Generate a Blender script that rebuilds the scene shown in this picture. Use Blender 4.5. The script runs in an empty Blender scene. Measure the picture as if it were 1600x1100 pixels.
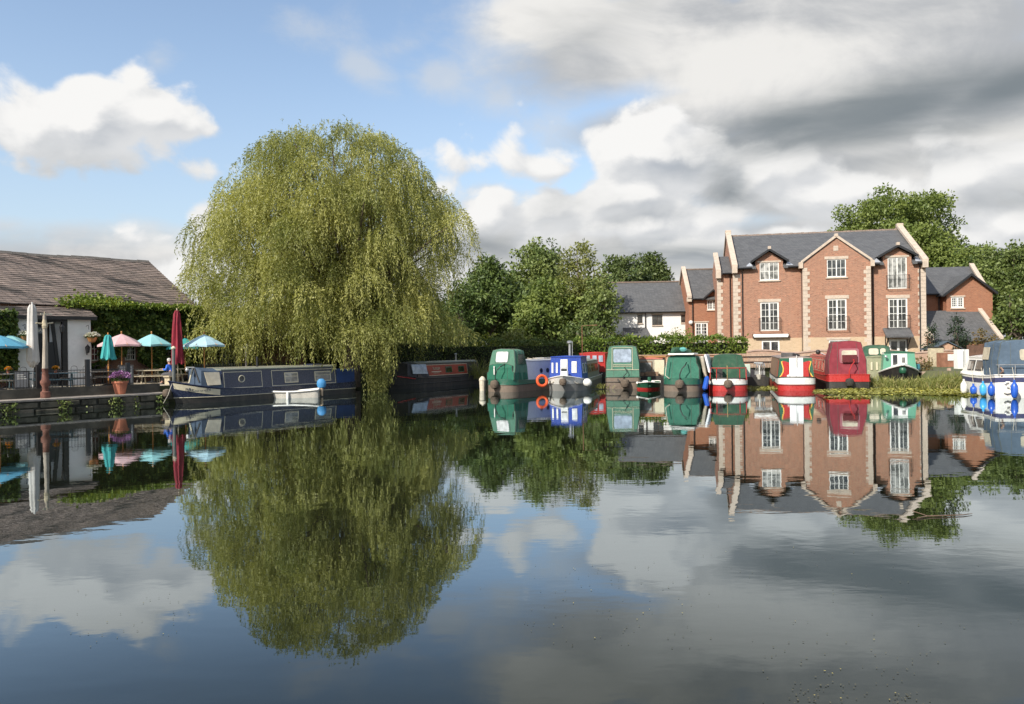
import bpy, bmesh, math, random
import numpy as np
from mathutils import Vector, Matrix
R = math.radians
random.seed(7); rng = np.random.default_rng(11)
scene = bpy.context.scene
COL = scene.collection

# ---------------------------------------------------------------- camera
F, H, YH, ROLL = 1200.0, 2.5, 545.0, R(0.7)      # photo pixels, metres above the water
cr, sr = math.cos(ROLL), math.sin(ROLL)
cd = bpy.data.cameras.new('camera'); cam = bpy.data.objects.new('camera', cd); COL.objects.link(cam)
cam.matrix_world = Matrix(((cr, sr, 0, 0), (0, 0, -1, 0), (-sr, cr, 0, H), (0, 0, 0, 1)))
cd.sensor_width = 36; cd.lens = 27.0; cd.shift_y = -5/1600; cd.clip_end = 3000; cd.clip_start = .1
scene.camera = cam

def uv(px, py):
    dx, dy = px-800, py-YH
    return (dx*cr-dy*sr)/F, (-dx*sr-dy*cr)/F
def P(px, py, D):
    u, v = uv(px, py); return Vector((u*D, D, H+v*D))
def XY(px, D, z=0.5):
    # ground point at depth D seen in column px (for a height z)
    py = YH-(px-800)*sr+(H-z)*F/D
    p = P(px, py, D); return p.x, p.y

# ---------------------------------------------------------------- sun and sky
SUN_AZ, SUN_EL = R(222), R(36)          # azimuth clockwise from +Y (the sun stands behind the camera, to its left)
sd = Vector((math.sin(SUN_AZ)*math.cos(SUN_EL), math.cos(SUN_AZ)*math.cos(SUN_EL), math.sin(SUN_EL)))
sl = bpy.data.lights.new('sun', 'SUN'); sl.energy = 3.1; sl.angle = R(.53); sl.color = (1, .93, .82)
so = bpy.data.objects.new('sun', sl); COL.objects.link(so)
so.rotation_euler = sd.to_track_quat('Z', 'Y').to_euler(); so.location = (-30, -30, 40)
vs = scene.view_settings
scene.display_settings.display_device = 'sRGB'
vs.view_transform = 'Standard'; vs.look = 'None'; vs.gamma = 1; vs.exposure = 0.95; vs.use_curve_mapping = False
scene.cycles.max_bounces = 7; scene.cycles.transparent_max_bounces = 6
scene.cycles.caustics_reflective = False; scene.cycles.caustics_refractive = False

class NT:
    def __init__(s, tree): s.t = tree; s.n = tree.nodes; s.l = tree.links
    def node(s, typ, **kw):
        x = s.n.new(typ)
        for k, v in kw.items(): setattr(x, k, v)
        return x
    def put(s, sock, val):
        if isinstance(val, bpy.types.NodeSocket): s.l.new(val, sock)
        elif val is not None: sock.default_value = val
    def m(s, op, a, b=None, c=None, clamp=False):
        x = s.n.new('ShaderNodeMath'); x.operation = op; x.use_clamp = clamp
        for i, v in enumerate((a, b, c)): s.put(x.inputs[i], v)
        return x.outputs[0]
    def comb(s, x, y, z=0.0):
        c = s.n.new('ShaderNodeCombineXYZ')
        for i, v in enumerate((x, y, z)): s.put(c.inputs[i], v)
        return c.outputs[0]
    def sep(s, v):
        c = s.n.new('ShaderNodeSeparateXYZ'); s.put(c.inputs[0], v); return c.outputs
    def noise(s, vec, scale, detail=4, rough=.5, dist=0.0):
        x = s.n.new('ShaderNodeTexNoise'); s.put(x.inputs['Vector'], vec)
        x.inputs['Scale'].default_value = scale; x.inputs['Detail'].default_value = detail
        x.inputs['Roughness'].default_value = rough; x.inputs['Distortion'].default_value = dist
        return x.outputs['Fac']
    def sm(s, v, lo, hi, a=0.0, b=1.0):
        x = s.n.new('ShaderNodeMapRange'); x.interpolation_type = 'SMOOTHSTEP'
        for i, q in enumerate((v, lo, hi, a, b)): s.put(x.inputs[i], q)
        return x.outputs[0]
    def mix(s, f, a, b, mode='MIX'):
        x = s.n.new('ShaderNodeMix'); x.data_type = 'RGBA'; x.blend_type = mode
        s.put(x.inputs[0], f); s.put(x.inputs[6], a); s.put(x.inputs[7], b)
        return x.outputs[2]

def c4(c): return (c[0], c[1], c[2], 1.0)

world = bpy.data.worlds.new('World'); scene.world = world; world.use_nodes = True
w = NT(world.node_tree); w.n.clear()
sky = w.node('ShaderNodeTexSky', sky_type='NISHITA'); sky.sun_disc = False
sky.sun_elevation = SUN_EL; sky.sun_rotation = SUN_AZ; sky.air_density = 1.0; sky.dust_density = 1.0; sky.ozone_density = 1.6

def azel(px, py):
    u, v = uv(px, py); return math.atan2(u, 1), math.atan2(v, math.hypot(u, 1))
def blob(px, py, rx, ry, rot=0.0):
    a, e = azel(px, py); c = math.cos(a)
    return a, e, rx/F*c*c, ry/F*c, rot

def blob_field(g, az, el, blobs, soft=None):
    out = None
    for (px, py, rx, ry, rot, k) in blobs:
        a, e, ra, re, _ = blob(px, py, rx, ry)
        da = g.m('SUBTRACT', az, a); de = g.m('SUBTRACT', el, e)
        if rot:
            c_, s_ = math.cos(R(rot)), math.sin(R(rot))
            da2 = g.m('ADD', g.m('MULTIPLY', da, c_), g.m('MULTIPLY', de, s_))
            de = g.m('SUBTRACT', g.m('MULTIPLY', de, c_), g.m('MULTIPLY', da, s_)); da = da2
        qa = g.m('MULTIPLY', da, 1/ra); qe = g.m('MULTIPLY', de, 1/re)
        r2 = g.m('ADD', g.m('MULTIPLY', qa, qa), g.m('MULTIPLY', qe, qe))
        f = g.m('MULTIPLY', g.m('SUBTRACT', 1.0, g.m('SQRT', r2)), k)
        out = f if out is None else g.m('SMOOTH_MAX', out, f, .18)
    return g.m('MAXIMUM', out, -1.2)

# cumulus heaps, placed by compass bearing and height (px, py, rx, ry, tilt, weight)
CUM = [(50, 200, 150, 78, 0, 1.0), (150, 185, 160, 78, 0, 1.1), (250, 190, 95, 80, 0, 1), (160, 225, 120, 42, 0, .7),
       (325, 205, 40, 34, 0, .4), (285, 255, 70, 26, 0, .4),
       (325, 350, 60, 40, 0, .9), (215, 375, 50, 26, 0, .45), (240, 440, 190, 42, 0, .7),
       (1040, 248, 150, 92, 0, 1.5), (1000, 300, 130, 60, 0, 1.3), (1130, 250, 80, 60, 0, 1), (960, 350, 260, 46, 0, 1), (760, 330, 75, 62, 0, 1),
       (700, 400, 90, 50, 0, .9), (870, 268, 70, 34, 0, .5), (790, 245, 70, 44, 0, .4), (710, 262, 70, 50, 0, .4), (870, 330, 120, 50, 0, .8),
       (1190, 265, 110, 62, 0, 1), (1330, 300, 240, 58, 0, 1), (1520, 280, 190, 80, 0, 1), (1570, 350, 130, 60, 0, 1),
       (1100, 385, 260, 40, 0, 1.1), (1440, 380, 260, 50, 0, 1)]
SHEET = [(100, 440, 420, 95, 0, 1.0), (860, 420, 460, 110, 0, 1.2), (1350, 430, 620, 140, 0, 1.5), (1320, 250, 400, 115, 0, 1.7), (1120, 190, 150, 45, 0, 1.1), (1300, 60, 470, 120, -4, 1.3), (1000, 60, 260, 80, 12, 1.1), (860, 20, 130, 60, 0, .9), (1150, 165, 330, 55, 8, 1.1), (1500, 150, 300, 110, 0, 1.5), (1600, -150, 900, 160, 0, 1.2)]
WISP = [(110, 362, 110, 26, 0, 1.0), (10, 352, 70, 18, 0, .8), (120, 400, 150, 26, 0, 1.0), (250, 380, 120, 40, 0, .9), (575, 110, 60, 34, -25, .8), (690, 125, 70, 40, -20, .9), (790, 155, 60, 36, -20, .8), (480, 40, 60, 32, -25, .45),
        (540, 25, 40, 60, 20, .35), (760, 60, 110, 80, -20, .6), (245, 95, 30, 20, 30, .4), (640, 70, 70, 25, 20, .4), (860, 190, 60, 60, 0, .5), (760, 300, 60, 30, 0, .5)]
DARK = [(1400, 170, 300, 66, 8, 1.1), (1570, 140, 260, 62, 10, 1.1), (1230, 195, 200, 40, 4, .7), (1140, 300, 50, 40, 30, .5), (1060, 395, 230, 30, 0, .45), (1350, 250, 200, 24, 0, .35),
        (760, 385, 100, 26, 0, .4), (1500, 320, 190, 24, 0, .3), (930, 50, 120, 24, 20, .2), (165, 262, 110, 22, 0, .1), 
        (1040, 335, 110, 18, 0, .15)]

cg = bpy.data.node_groups.new('cloud_density', 'ShaderNodeTree')
cg.interface.new_socket('az', in_out='INPUT', socket_type='NodeSocketFloat')
cg.interface.new_socket('el', in_out='INPUT', socket_type='NodeSocketFloat')
cg.interface.new_socket('d', in_out='OUTPUT', socket_type='NodeSocketFloat')
g = NT(cg); gi = g.node('NodeGroupInput'); go = g.node('NodeGroupOutput')
az_, el_ = gi.outputs[0], gi.outputs[1]
vec = g.comb(az_, g.m('MULTIPLY', el_, 1.35), 0.0)
n1 = g.noise(vec, 9, 8, .56, .25); n2 = g.noise(vec, 3.2, 3, .5)
vor = g.node('ShaderNodeTexVoronoi', feature='SMOOTH_F1'); g.put(vor.inputs['Vector'], vec); vor.inputs['Scale'].default_value = 24; vor.inputs['Smoothness'].default_value = .6
cf = blob_field(g, az_, el_, CUM)
puff = g.m('MULTIPLY', g.m('SUBTRACT', .42, vor.outputs['Distance']), .75)
d = g.m('ADD', g.m('ADD', cf, g.m('MULTIPLY', g.m('SUBTRACT', n1, .5), 2.1)), g.m('ADD', puff, g.m('MULTIPLY', g.m('SUBTRACT', n2, .5), .5)))
# open sky away from the photograph's view gets ordinary scattered cloud
away = g.sm(g.m('ABSOLUTE', az_), .78, 1.1)
gen = g.m('MULTIPLY', g.m('SUBTRACT', n2, .47), 4.0)
d = g.m('ADD', g.m('MULTIPLY', d, g.m('SUBTRACT', 1.0, away)), g.m('MULTIPLY', g.m('ADD', gen, g.m('SUBTRACT', n1, .5)), away))
g.l.new(d, go.inputs[0])

tc = w.node('ShaderNodeTexCoord'); X, Y, Z = w.sep(tc.outputs['Generated'])
az = w.m('ARCTAN2', X, Y); el = w.m('ARCSINE', Z)
def dens(a, e):
    gg = w.node('ShaderNodeGroup'); gg.node_tree = cg; w.put(gg.inputs[0], a); w.put(gg.inputs[1], e); return gg.outputs[0]
d0 = dens(az, el); d1 = dens(w.m('SUBTRACT', az, .016), w.m('ADD', el, .02))
cum_a = w.sm(d0, -.02, .36)
vecw = w.comb(az, w.m('MULTIPLY', el, 1.6), 3.1)
soft = w.noise(vecw, 4.2, 8, .6, .6); strk = w.noise(w.comb(w.m('SUBTRACT', az, w.m('MULTIPLY', el, .5)), w.m('ADD', w.m('MULTIPLY', el, 3.6), w.m('MULTIPLY', az, .35)), 5.0), 3.2, 6, .55, .4); fine = w.noise(vecw, 12, 6, .6, .3)
sheet = w.m('ADD', blob_field(w, az, el, SHEET), w.m('MULTIPLY', w.m('SUBTRACT', soft, .5), 1.2))
sheet_a = w.sm(sheet, -.12, .5)
wisp = w.m('ADD', blob_field(w, az, el, WISP), w.m('MULTIPLY', w.m('SUBTRACT', fine, .52), 1.6))
wisp_a = w.m('MULTIPLY', w.sm(wisp, -.15, .75), .6)
dark = w.m('ADD', blob_field(w, az, el, DARK), w.m('MULTIPLY', w.m('SUBTRACT', strk, .5), 1.9))
dark_a = w.m('MULTIPLY', w.sm(dark, -.25, .95), w.m('SUBTRACT', 1.0, w.m('MULTIPLY', w.sm(w.m('ABSOLUTE', az), .8, 1.1), .7)))
# thicker towards the light = shaded side of a heap
lit = w.sm(w.m('SUBTRACT', d0, d1), -.30, .42)
thick = w.sm(d0, .3, 1.5)
WHITE = c4((3.75, 3.72, 3.66)); GREY = c4((1.75, 1.9, 2.12)); DK = c4((.78, .92, 1.02))
cumc = w.mix(w.m('SUBTRACT', 1.0, w.m('MULTIPLY', w.m('SUBTRACT', 1.0, lit), w.m('ADD', .42, w.m('MULTIPLY', thick, .5))), clamp=True), GREY, WHITE)
shc = w.mix(w.sm(w.m('ADD', w.m('MULTIPLY', soft, .6), w.m('MULTIPLY', strk, .5)), .42, .68), c4((1.95, 2.02, 2.12)), c4((3.45, 3.4, 3.3)))
# distance haze: paler sky low down
skyc = w.mix(1.0, sky.outputs[0], c4((.96, .90, .84)), 'MULTIPLY')
base = w.mix(w.sm(el, .42, -.02, .04, .60), skyc, c4((1.95, 2.3, 2.75)))
c_ = w.mix(wisp_a, base, c4((2.7, 2.8, 2.9)))
c_ = w.mix(sheet_a, c_, shc)
c_ = w.mix(cum_a, c_, cumc)
anyc = w.m('MAXIMUM', sheet_a, cum_a)
c_ = w.mix(w.m('MULTIPLY', w.m('MULTIPLY', dark_a, anyc), .92), c_, DK)
bg = w.node('ShaderNodeBackground'); w.l.new(c_, bg.inputs[0]); bg.inputs[1].default_value = 0.13
wo = w.node('ShaderNodeOutputWorld'); w.l.new(bg.outputs[0], wo.inputs[0])
world.cycles.sampling_method = 'MANUAL'; world.cycles.sample_map_resolution = 512

# ---------------------------------------------------------------- materials
MATS = {}
def newmat(name):
    m = bpy.data.materials.new(name); m.use_nodes = True; t = NT(m.node_tree); t.n.clear()
    o = t.node('ShaderNodeOutputMaterial'); b = t.node('ShaderNodeBsdfPrincipled'); t.l.new(b.outputs[0], o.inputs[0])
    return m, t, b, o
def pm(name, col, rough=.6, var=.25, scale=2.5, metal=0.0, bump=0.0, dirt=0.0, streak=False, spec=.5):
    """painted / plain surface with uneven tone, optional grime and vertical streaks"""
    if name in MATS: return MATS[name]
    m, t, b, o = newmat(name)
    tcn = t.node('ShaderNodeTexCoord'); v = tcn.outputs['Object']
    mp = t.node('ShaderNodeMapping'); t.put(mp.inputs[0], v); mp.inputs['Scale'].default_value = (1, 1, .25 if streak else 1)
    n = t.noise(mp.outputs[0], scale, 6, .62); n2_ = t.noise(v, scale*7, 4, .6)
    lo = tuple(max(0, x*(1-var)) for x in col); hi = tuple(min(1, x*(1+var*.7)) for x in col)
    c = t.mix(t.sm(n, .3, .72), c4(lo), c4(hi))
    if dirt: c = t.mix(t.m('MULTIPLY', t.sm(t.m('ADD', t.m('MULTIPLY', n, .7), t.m('MULTIPLY', n2_, .5)), .58, .78), dirt), c, c4((.12, .10, .075)))
    t.l.new(c, b.inputs['Base Color'])
    t.l.new(t.sm(n2_, .2, .8, max(.02, rough-.1), min(1, rough+.12)), b.inputs['Roughness'])
    b.inputs['Metallic'].default_value = metal; b.inputs['Specular IOR Level'].default_value = spec
    if bump:
        bp = t.node('ShaderNodeBump'); bp.inputs['Strength'].default_value = .6; bp.inputs['Distance'].default_value = bump
        t.l.new(n2_, bp.inputs['Height']); t.l.new(bp.outputs[0], b.inputs['Normal'])
    MATS[name] = m; return m
def brickmat(name, c1, c2, mortar, bw=.235, bh=.075, ms=.012, big=None, rough=.85, zk=1.0, off=.5, odd=.55, blotch=0.0):
    if name in MATS: return MATS[name]
    m, t, b, o = newmat(name)
    tcn = t.node('ShaderNodeTexCoord'); x, y, z = t.sep(tcn.outputs['Object'])
    v = t.comb(t.m('ADD', x, y), t.m('MULTIPLY', z, zk), 0.0)
    br = t.node('ShaderNodeTexBrick'); t.put(br.inputs['Vector'], v); br.offset = off
    br.inputs['Color1'].default_value = c4(c1); br.inputs['Color2'].default_value = c4(c2); br.inputs['Mortar'].default_value = c4(mortar)
    br.inputs['Scale'].default_value = 1; br.inputs['Mortar Size'].default_value = ms; br.inputs['Mortar Smooth'].default_value = .1
    br.inputs['Brick Width'].default_value = bw; br.inputs['Row Height'].default_value = bh; br.inputs['Bias'].default_value = -.1
    n = t.noise(tcn.outputs['Object'], 1.1, 5, .6); nf = t.noise(t.comb(t.m('MULTIPLY', t.m('ADD', x, y), 1/bw), t.m('MULTIPLY', z, zk/bh), 0), .9, 2, .7)
    c = t.mix(t.sm(n, .35, .75, 0, .35), br.outputs[0], c4(big or tuple(q*.7 for q in c1)))
    c = t.mix(t.sm(nf, .60, .74, 0, odd), c, c4(tuple(q*.42 for q in c2)))
    c = t.mix(t.sm(t.noise(t.comb(t.m('MULTIPLY', t.m('ADD', x, y), 1/bw), t.m('MULTIPLY', z, zk/bh), 7.0), .8, 2, .7), .6, .72, 0, odd*.6), c, c4(tuple(min(.8, q*1.55) for q in c1)))
    if blotch: c = t.mix(t.m('MULTIPLY', t.sm(t.noise(t.comb(t.m('ADD', t.m('ADD', x, y), t.m('MULTIPLY', z, .6)), t.m('MULTIPLY', z, 1.3), 2.0), .62, 7, .68), .50, .60), blotch), c, c4((.05, .045, .04)))
    t.l.new(c, b.inputs['Base Color']); b.inputs['Roughness'].default_value = rough
    b.inputs['Specular IOR Level'].default_value = .3
    bp = t.node('ShaderNodeBump'); bp.inputs['Strength'].default_value = .7; bp.inputs['Distance'].default_value = .012
    t.l.new(t.m('ADD', t.m('SUBTRACT', 1.0, br.outputs['Fac']), t.m('MULTIPLY', nf, .6)), bp.inputs['Height']); t.l.new(bp.outputs[0], b.inputs['Normal'])
    MATS[name] = m; return m
def leafmat(name, dark, light, trans=.35, yel=None, scale=.6):
    if name in MATS: return MATS[name]
    m, t, b, o = newmat(name); t.n.remove(b)
    at = t.node('ShaderNodeAttribute'); at.attribute_name = 'tint'
    tcn = t.node('ShaderNodeTexCoord'); n = t.noise(tcn.outputs['Object'], scale, 3, .5)
    f = t.m('ADD', t.m('MULTIPLY', at.outputs['Fac'], .6), t.m('MULTIPLY', t.sm(n, .3, .7), .45))
    c = t.mix(f, c4(dark), c4(light))
    if yel: c = t.mix(t.sm(at.outputs['Fac'], .86, .97), c, c4(yel))
    di = t.node('ShaderNodeBsdfPrincipled'); di.inputs['Roughness'].default_value = .5; di.inputs['Specular IOR Level'].default_value = .35
    t.l.new(c, di.inputs['Base Color'])
    tr = t.node('ShaderNodeBsdfTranslucent'); t.l.new(t.mix(1.0, c, c4((1.0, 1.0, .45)), 'MULTIPLY'), tr.inputs[0])
    ms = t.node('ShaderNodeMixShader'); ms.inputs[0].default_value = trans
    t.l.new(di.outputs[0], ms.inputs[1]); t.l.new(tr.outputs[0], ms.inputs[2]); t.l.new(ms.outputs[0], o.inputs[0])
    MATS[name] = m; return m
def glassmat(name, col=(.02, .025, .03), rough=.06, curtain=None):
    if name in MATS: return MATS[name]
    m, t, b, o = newmat(name)
    tcn = t.node('ShaderNodeTexCoord')
    x, y, z = t.sep(tcn.outputs['Object'])
    n = t.noise(tcn.outputs['Object'], 1.7, 3)
    c = t.mix(t.sm(n, .4, .65), c4(col), c4(curtain or tuple(q*2.2 for q in col)))
    t.l.new(c, b.inputs['Base Color']); b.inputs['Roughness'].default_value = rough; b.inputs['Specular IOR Level'].default_value = .8
    MATS[name] = m; return m

# ---------------------------------------------------------------- mesh builder
class MB:
    def __init__(s): s.v = []; s.f = []
    def add(s, vs, fs):
        k = len(s.v); s.v += [tuple(p) for p in vs]; s.f += [tuple(i+k for i in f) for f in fs]; return s
    def poly(s, pts): return s.add(pts, [tuple(range(len(pts)))])
    def box(s, x0, x1, y0, y1, z0, z1):
        vs = [(x, y, z) for z in (z0, z1) for y in (y0, y1) for x in (x0, x1)]
        return s.add(vs, [(0, 2, 3, 1), (4, 5, 7, 6), (0, 1, 5, 4), (2, 6, 7, 3), (0, 4, 6, 2), (1, 3, 7, 5)])
    def cbox(s, c, size, rz=0.0, rx=0.0):
        M = Matrix.Translation(c) @ Matrix.Rotation(rz, 4, 'Z') @ Matrix.Rotation(rx, 4, 'X')
        a, b, c_ = (q/2 for q in size)
        vs = [M @ Vector((x, y, z)) for z in (-c_, c_) for y in (-b, b) for x in (-a, a)]
        return s.add(vs, [(0, 2, 3, 1), (4, 5, 7, 6), (0, 1, 5, 4), (2, 6, 7, 3), (0, 4, 6, 2), (1, 3, 7, 5)])
    def prism(s, pts, off):
        """polygon pts extruded by vector off"""
        n = len(pts); off = Vector(off); vs = [Vector(p) for p in pts]+[Vector(p)+off for p in pts]
        fs = [tuple(range(n))[::-1], tuple(range(n, 2*n))]+[(i, (i+1) % n, n+(i+1) % n, n+i) for i in range(n)]
        return s.add(vs, fs)
    def tube(s, pts, r, n=8, caps=True):
        pts = [Vector(p) for p in pts]; m = len(pts); rs = r if hasattr(r, '__len__') else [r]*m
        vs = []; up = None
        for i, p in enumerate(pts):
            t = (pts[min(i+1, m-1)]-pts[max(i-1, 0)]).normalized()
            if up is None: up = Vector((1, 0, 0)) if abs(t.z) > .8 else Vector((0, 0, 1))
            a = t.cross(up).normalized(); b = a.cross(t).normalized(); up = b
            if up.length < .1: up = Vector((0, 0, 1))
            for k in range(n):
                an = 2*math.pi*k/n; vs.append(p+a*(math.cos(an)*rs[i])+b*(math.sin(an)*rs[i]))
        fs = [(i*n+k, i*n+(k+1) % n, (i+1)*n+(k+1) % n, (i+1)*n+k) for i in range(m-1) for k in range(n)]
        if caps: fs += [tuple(range(n))[::-1], tuple(range((m-1)*n, m*n))]
        return s.add(vs, fs)
    def lathe(s, prof, c=(0, 0, 0), n=16, sx=1.0, sy=1.0):
        vs = [(c[0]+r*math.cos(2*math.pi*k/n)*sx, c[1]+r*math.sin(2*math.pi*k/n)*sy, c[2]+z) for r, z in prof for k in range(n)]
        m = len(prof)
        fs = [(i*n+k, i*n+(k+1) % n, (i+1)*n+(k+1) % n, (i+1)*n+k) for i in range(m-1) for k in range(n)]
        fs += [tuple(range(n))[::-1], tuple(range((m-1)*n, m*n))]
        return s.add(vs, fs)
    def loft(s, secs, caps=True, closed=True):
        n = len(secs[0]); m = len(secs); vs = [p for q in secs for p in q]; kk = n if closed else n-1
        fs = [(i*n+k, i*n+(k+1) % n, (i+1)*n+(k+1) % n, (i+1)*n+k) for i in range(m-1) for k in range(kk)]
        if caps: fs += [tuple(range(n))[::-1], tuple(range((m-1)*n, m*n))]
        return s.add(vs, fs)
    def sphere(s, c, r, n=12, sz=1.0, lumpy=0.0):
        prof = []
        for i in range(n//2+1):
            a = -math.pi/2+math.pi*i/(n//2); prof.append((max(.002, r*math.cos(a)), r*sz*math.sin(a)))
        return s.lathe(prof, c, n)
    def build(s, name, mat, parent=None, smooth=False, bevel=0.0, **props):
        me = bpy.data.meshes.new(name); me.from_pydata(s.v, [], s.f); me.validate()
        bm = bmesh.new(); bm.from_mesh(me); bmesh.ops.recalc_face_normals(bm, faces=bm.faces); bm.to_mesh(me); bm.free()
        me.materials.append(mat)
        if smooth:
            me.polygons.foreach_set('use_smooth', [True]*len(me.polygons))
            try: me.set_sharp_from_angle(angle=R(35))
            except Exception: pass
        o = bpy.data.objects.new(name, me); COL.objects.link(o)
        if parent: o.parent = parent
        if bevel:
            bv = o.modifiers.new('bevel', 'BEVEL'); bv.width = bevel; bv.segments = 2; bv.limit_method = 'ANGLE'
        for k, v in props.items(): o[k] = v
        return o

def thing(name, label, cat, loc=(0, 0, 0), rz=0.0, group=None, scale=None):
    o = bpy.data.objects.new(name, None); COL.objects.link(o); o.empty_display_size = .3
    o.location = loc; o.rotation_euler = (0, 0, rz); o['label'] = label; o['category'] = cat
    if group: o['group'] = group
    if scale: o.scale = (scale,)*3
    return o
def tag(o, label, cat, group=None, kind=None):
    o['label'] = label; o['category'] = cat
    if group: o['group'] = group
    if kind: o['kind'] = kind
    return o
def struct(o): o['kind'] = 'structure'; return o
def dup(root, label, loc=None, rz=None, group=None, scale=None, cat=None):
    def cp(o, par):
        c = o.copy(); COL.objects.link(c); c.parent = par
        for ch in [q for q in bpy.data.objects if q.parent == o and q != c]: cp(ch, c)
        return c
    r = cp(root, None); r['label'] = label
    if loc is not None: r.location = loc
    if rz is not None: r.rotation_euler = (0, 0, rz)
    if group: r['group'] = group
    if scale: r.scale = (scale,)*3
    return r
def text(parent, s, size, loc, rot, mat, name='lettering', ext=.004):
    cu = bpy.data.curves.new(name, 'FONT'); cu.body = s; cu.size = size; cu.extrude = ext; cu.align_x = 'CENTER'; cu.align_y = 'CENTER'
    o = bpy.data.objects.new(name, cu); COL.objects.link(o)
    dg = bpy.context.evaluated_depsgraph_get(); me = bpy.data.meshes.new_from_object(o.evaluated_get(dg))
    bpy.data.objects.remove(o); me.materials.clear(); me.materials.append(mat)
    m = bpy.data.objects.new(name, me); COL.objects.link(m); m.parent = parent; m.location = loc; m.rotation_euler = rot
    return m

# ---------------------------------------------------------------- foliage
def leaf_obj(name, Pn, A, W, L, Wd, mat, parent=None, tint=None):
    """Pn leaf bases (N,3), A unit leaf directions, W unit width directions"""
    N = len(Pn); L = np.broadcast_to(np.asarray(L, float), (N,))[:, None]; Wd = np.broadcast_to(np.asarray(Wd, float), (N,))[:, None]
    v = np.empty((N, 4, 3)); v[:, 0] = Pn; v[:, 1] = Pn+A*L*.45+W*Wd*.5; v[:, 2] = Pn+A*L; v[:, 3] = Pn+A*L*.45-W*Wd*.5
    me = bpy.data.meshes.new(name); me.vertices.add(N*4); me.vertices.foreach_set('co', v.reshape(-1).astype(np.float32))
    me.loops.add(N*4); me.loops.foreach_set('vertex_index', np.arange(N*4, dtype=np.int32))
    me.polygons.add(N); me.polygons.foreach_set('loop_start', np.arange(0, N*4, 4, dtype=np.int32))
    try: me.polygons.foreach_set('loop_total', np.full(N, 4, dtype=np.int32))
    except Exception: pass
    a = me.attributes.new('tint', 'FLOAT', 'FACE'); t = rng.random(N) if tint is None else tint
    a.data.foreach_set('value', np.asarray(t, dtype=np.float32)); me.update(calc_edges=True)
    me.materials.append(mat)
    o = bpy.data.objects.new(name, me); COL.objects.link(o)
    if parent: o.parent = parent
    return o
def unit(a): return a/np.maximum(1e-6, np.linalg.norm(a, axis=1, keepdims=True))
def rnd_dirs(n): return unit(rng.normal(size=(n, 3)))
def clump_leaves(clumps, per_m2, squash=.8):
    """leaf points spread through the outer volume of ragged clumps: rows (x,y,z,r)"""
    Ps, Ns, Ts = [], [], []
    for c in clumps:
        r = c[3]; n = max(8, int(per_m2*4*math.pi*r*r))
        d = rnd_dirs(n)
        lump = 1+.22*np.sin(d[:, 0]*5+c[0]*3)*np.sin(d[:, 1]*5+c[1])*1.0+.15*np.sin(d[:, 2]*7+c[2]*2)
        rr = r*lump*(rng.random(n)**.35)
        p = np.array(c[:3])+d*rr[:, None]*np.array([1, 1, squash]); Ps.append(p); Ns.append(d)
        Ts.append(np.clip(rng.normal(.5+.25*math.sin(c[0]*7.3+c[2]*5.1), .22, n), 0, 1))
    return np.concatenate(Ps), np.concatenate(Ns), np.concatenate(Ts)
def foliage(name, clumps, per_m2, L, Wd, mat, parent, squash=.8, droop=.3):
    p, n, t = clump_leaves(clumps, per_m2, squash)
    N = len(p); a = unit(n*.5+rng.normal(size=(N, 3))*.7-np.array([0, 0, droop])); wv = unit(np.cross(a, rnd_dirs(N)))
    s = rng.uniform(.7, 1.3, N)
    return leaf_obj(name, p, a, wv, L*s, Wd*s, mat, parent, t)
def crown_clumps(c, rx, ry, rz, n, r0, r1, fill=.35, shape=None):
    out = []
    k = 0
    while len(out) < n and k < n*30:
        k += 1
        d = rnd_dirs(1)[0]
        if d[2] < -.75: continue
        q = (rng.random()**(fill))
        sc = 1.0 if shape is None else shape(d[2])
        out.append((c[0]+d[0]*rx*q*sc, c[1]+d[1]*ry*q*sc, c[2]+d[2]*rz*q, rng.uniform(r0, r1)))
    return out
def trunk_mesh(h, r, clumps, c, mat, parent, nl=9, lean=0.0):
    b = MB(); base = Vector((0, 0, -.3)); top = Vector((lean, 0, h))
    pts = [base+(top-base)*(i/6)+Vector((.12*math.sin(i*1.7), .1*math.cos(i*2.1), 0))*r*2 for i in range(7)]
    b.tube(pts, [r*(1.35-.12*i if i else 1.6) for i in range(7)], 10)
    sel = [clumps[i] for i in np.linspace(0, len(clumps)-1, min(nl, len(clumps))).astype(int)]
    for i, q in enumerate(sel):
        st = base+(top-base)*(.5+.5*(i % 5)/5); en = Vector(q[:3]); md = (st+en)/2+Vector((0, 0, -.08*(en-st).length))+Vector((random.uniform(-.3, .3), random.uniform(-.3, .3), 0))
        b.tube([st, md, en], [r*.42, r*.26, r*.08], 6)
    return b.build('trunk', mat, parent, smooth=True)
bark = pm('bark', (.13, .10, .075), .9, .4, 4, bump=.02)
def tree(name, label, cat, px, D, gz, top_py, rxpx, clr, n=60, per=7, L=.34, Wd=.2, cz=.58, rz=None, group=None, ryk=.9, tr=.3, shape=None, r=(.16, .27), fill=.35, bare=.25, lean=0.0):
    x, y = XY(px, D, gz); root = thing(name, label, cat, (x, y, gz), 0, group)
    top = P(px, top_py, D).z-gz; rx = rxpx*D/F
    h0 = top*bare; c = (lean, 0, (top+h0)/2); rzz = (top-h0)/2*1.02
    cl = crown_clumps(c, rx*.84, rx*ryk*.84, rzz*.90, n, rx*r[0], rx*r[1], fill, shape)
    foliage('crown', cl, per, L, Wd, clr, root)
    trunk_mesh(top*.62, tr, cl, c, bark, root, 12, lean*.6)
    return root
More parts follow.
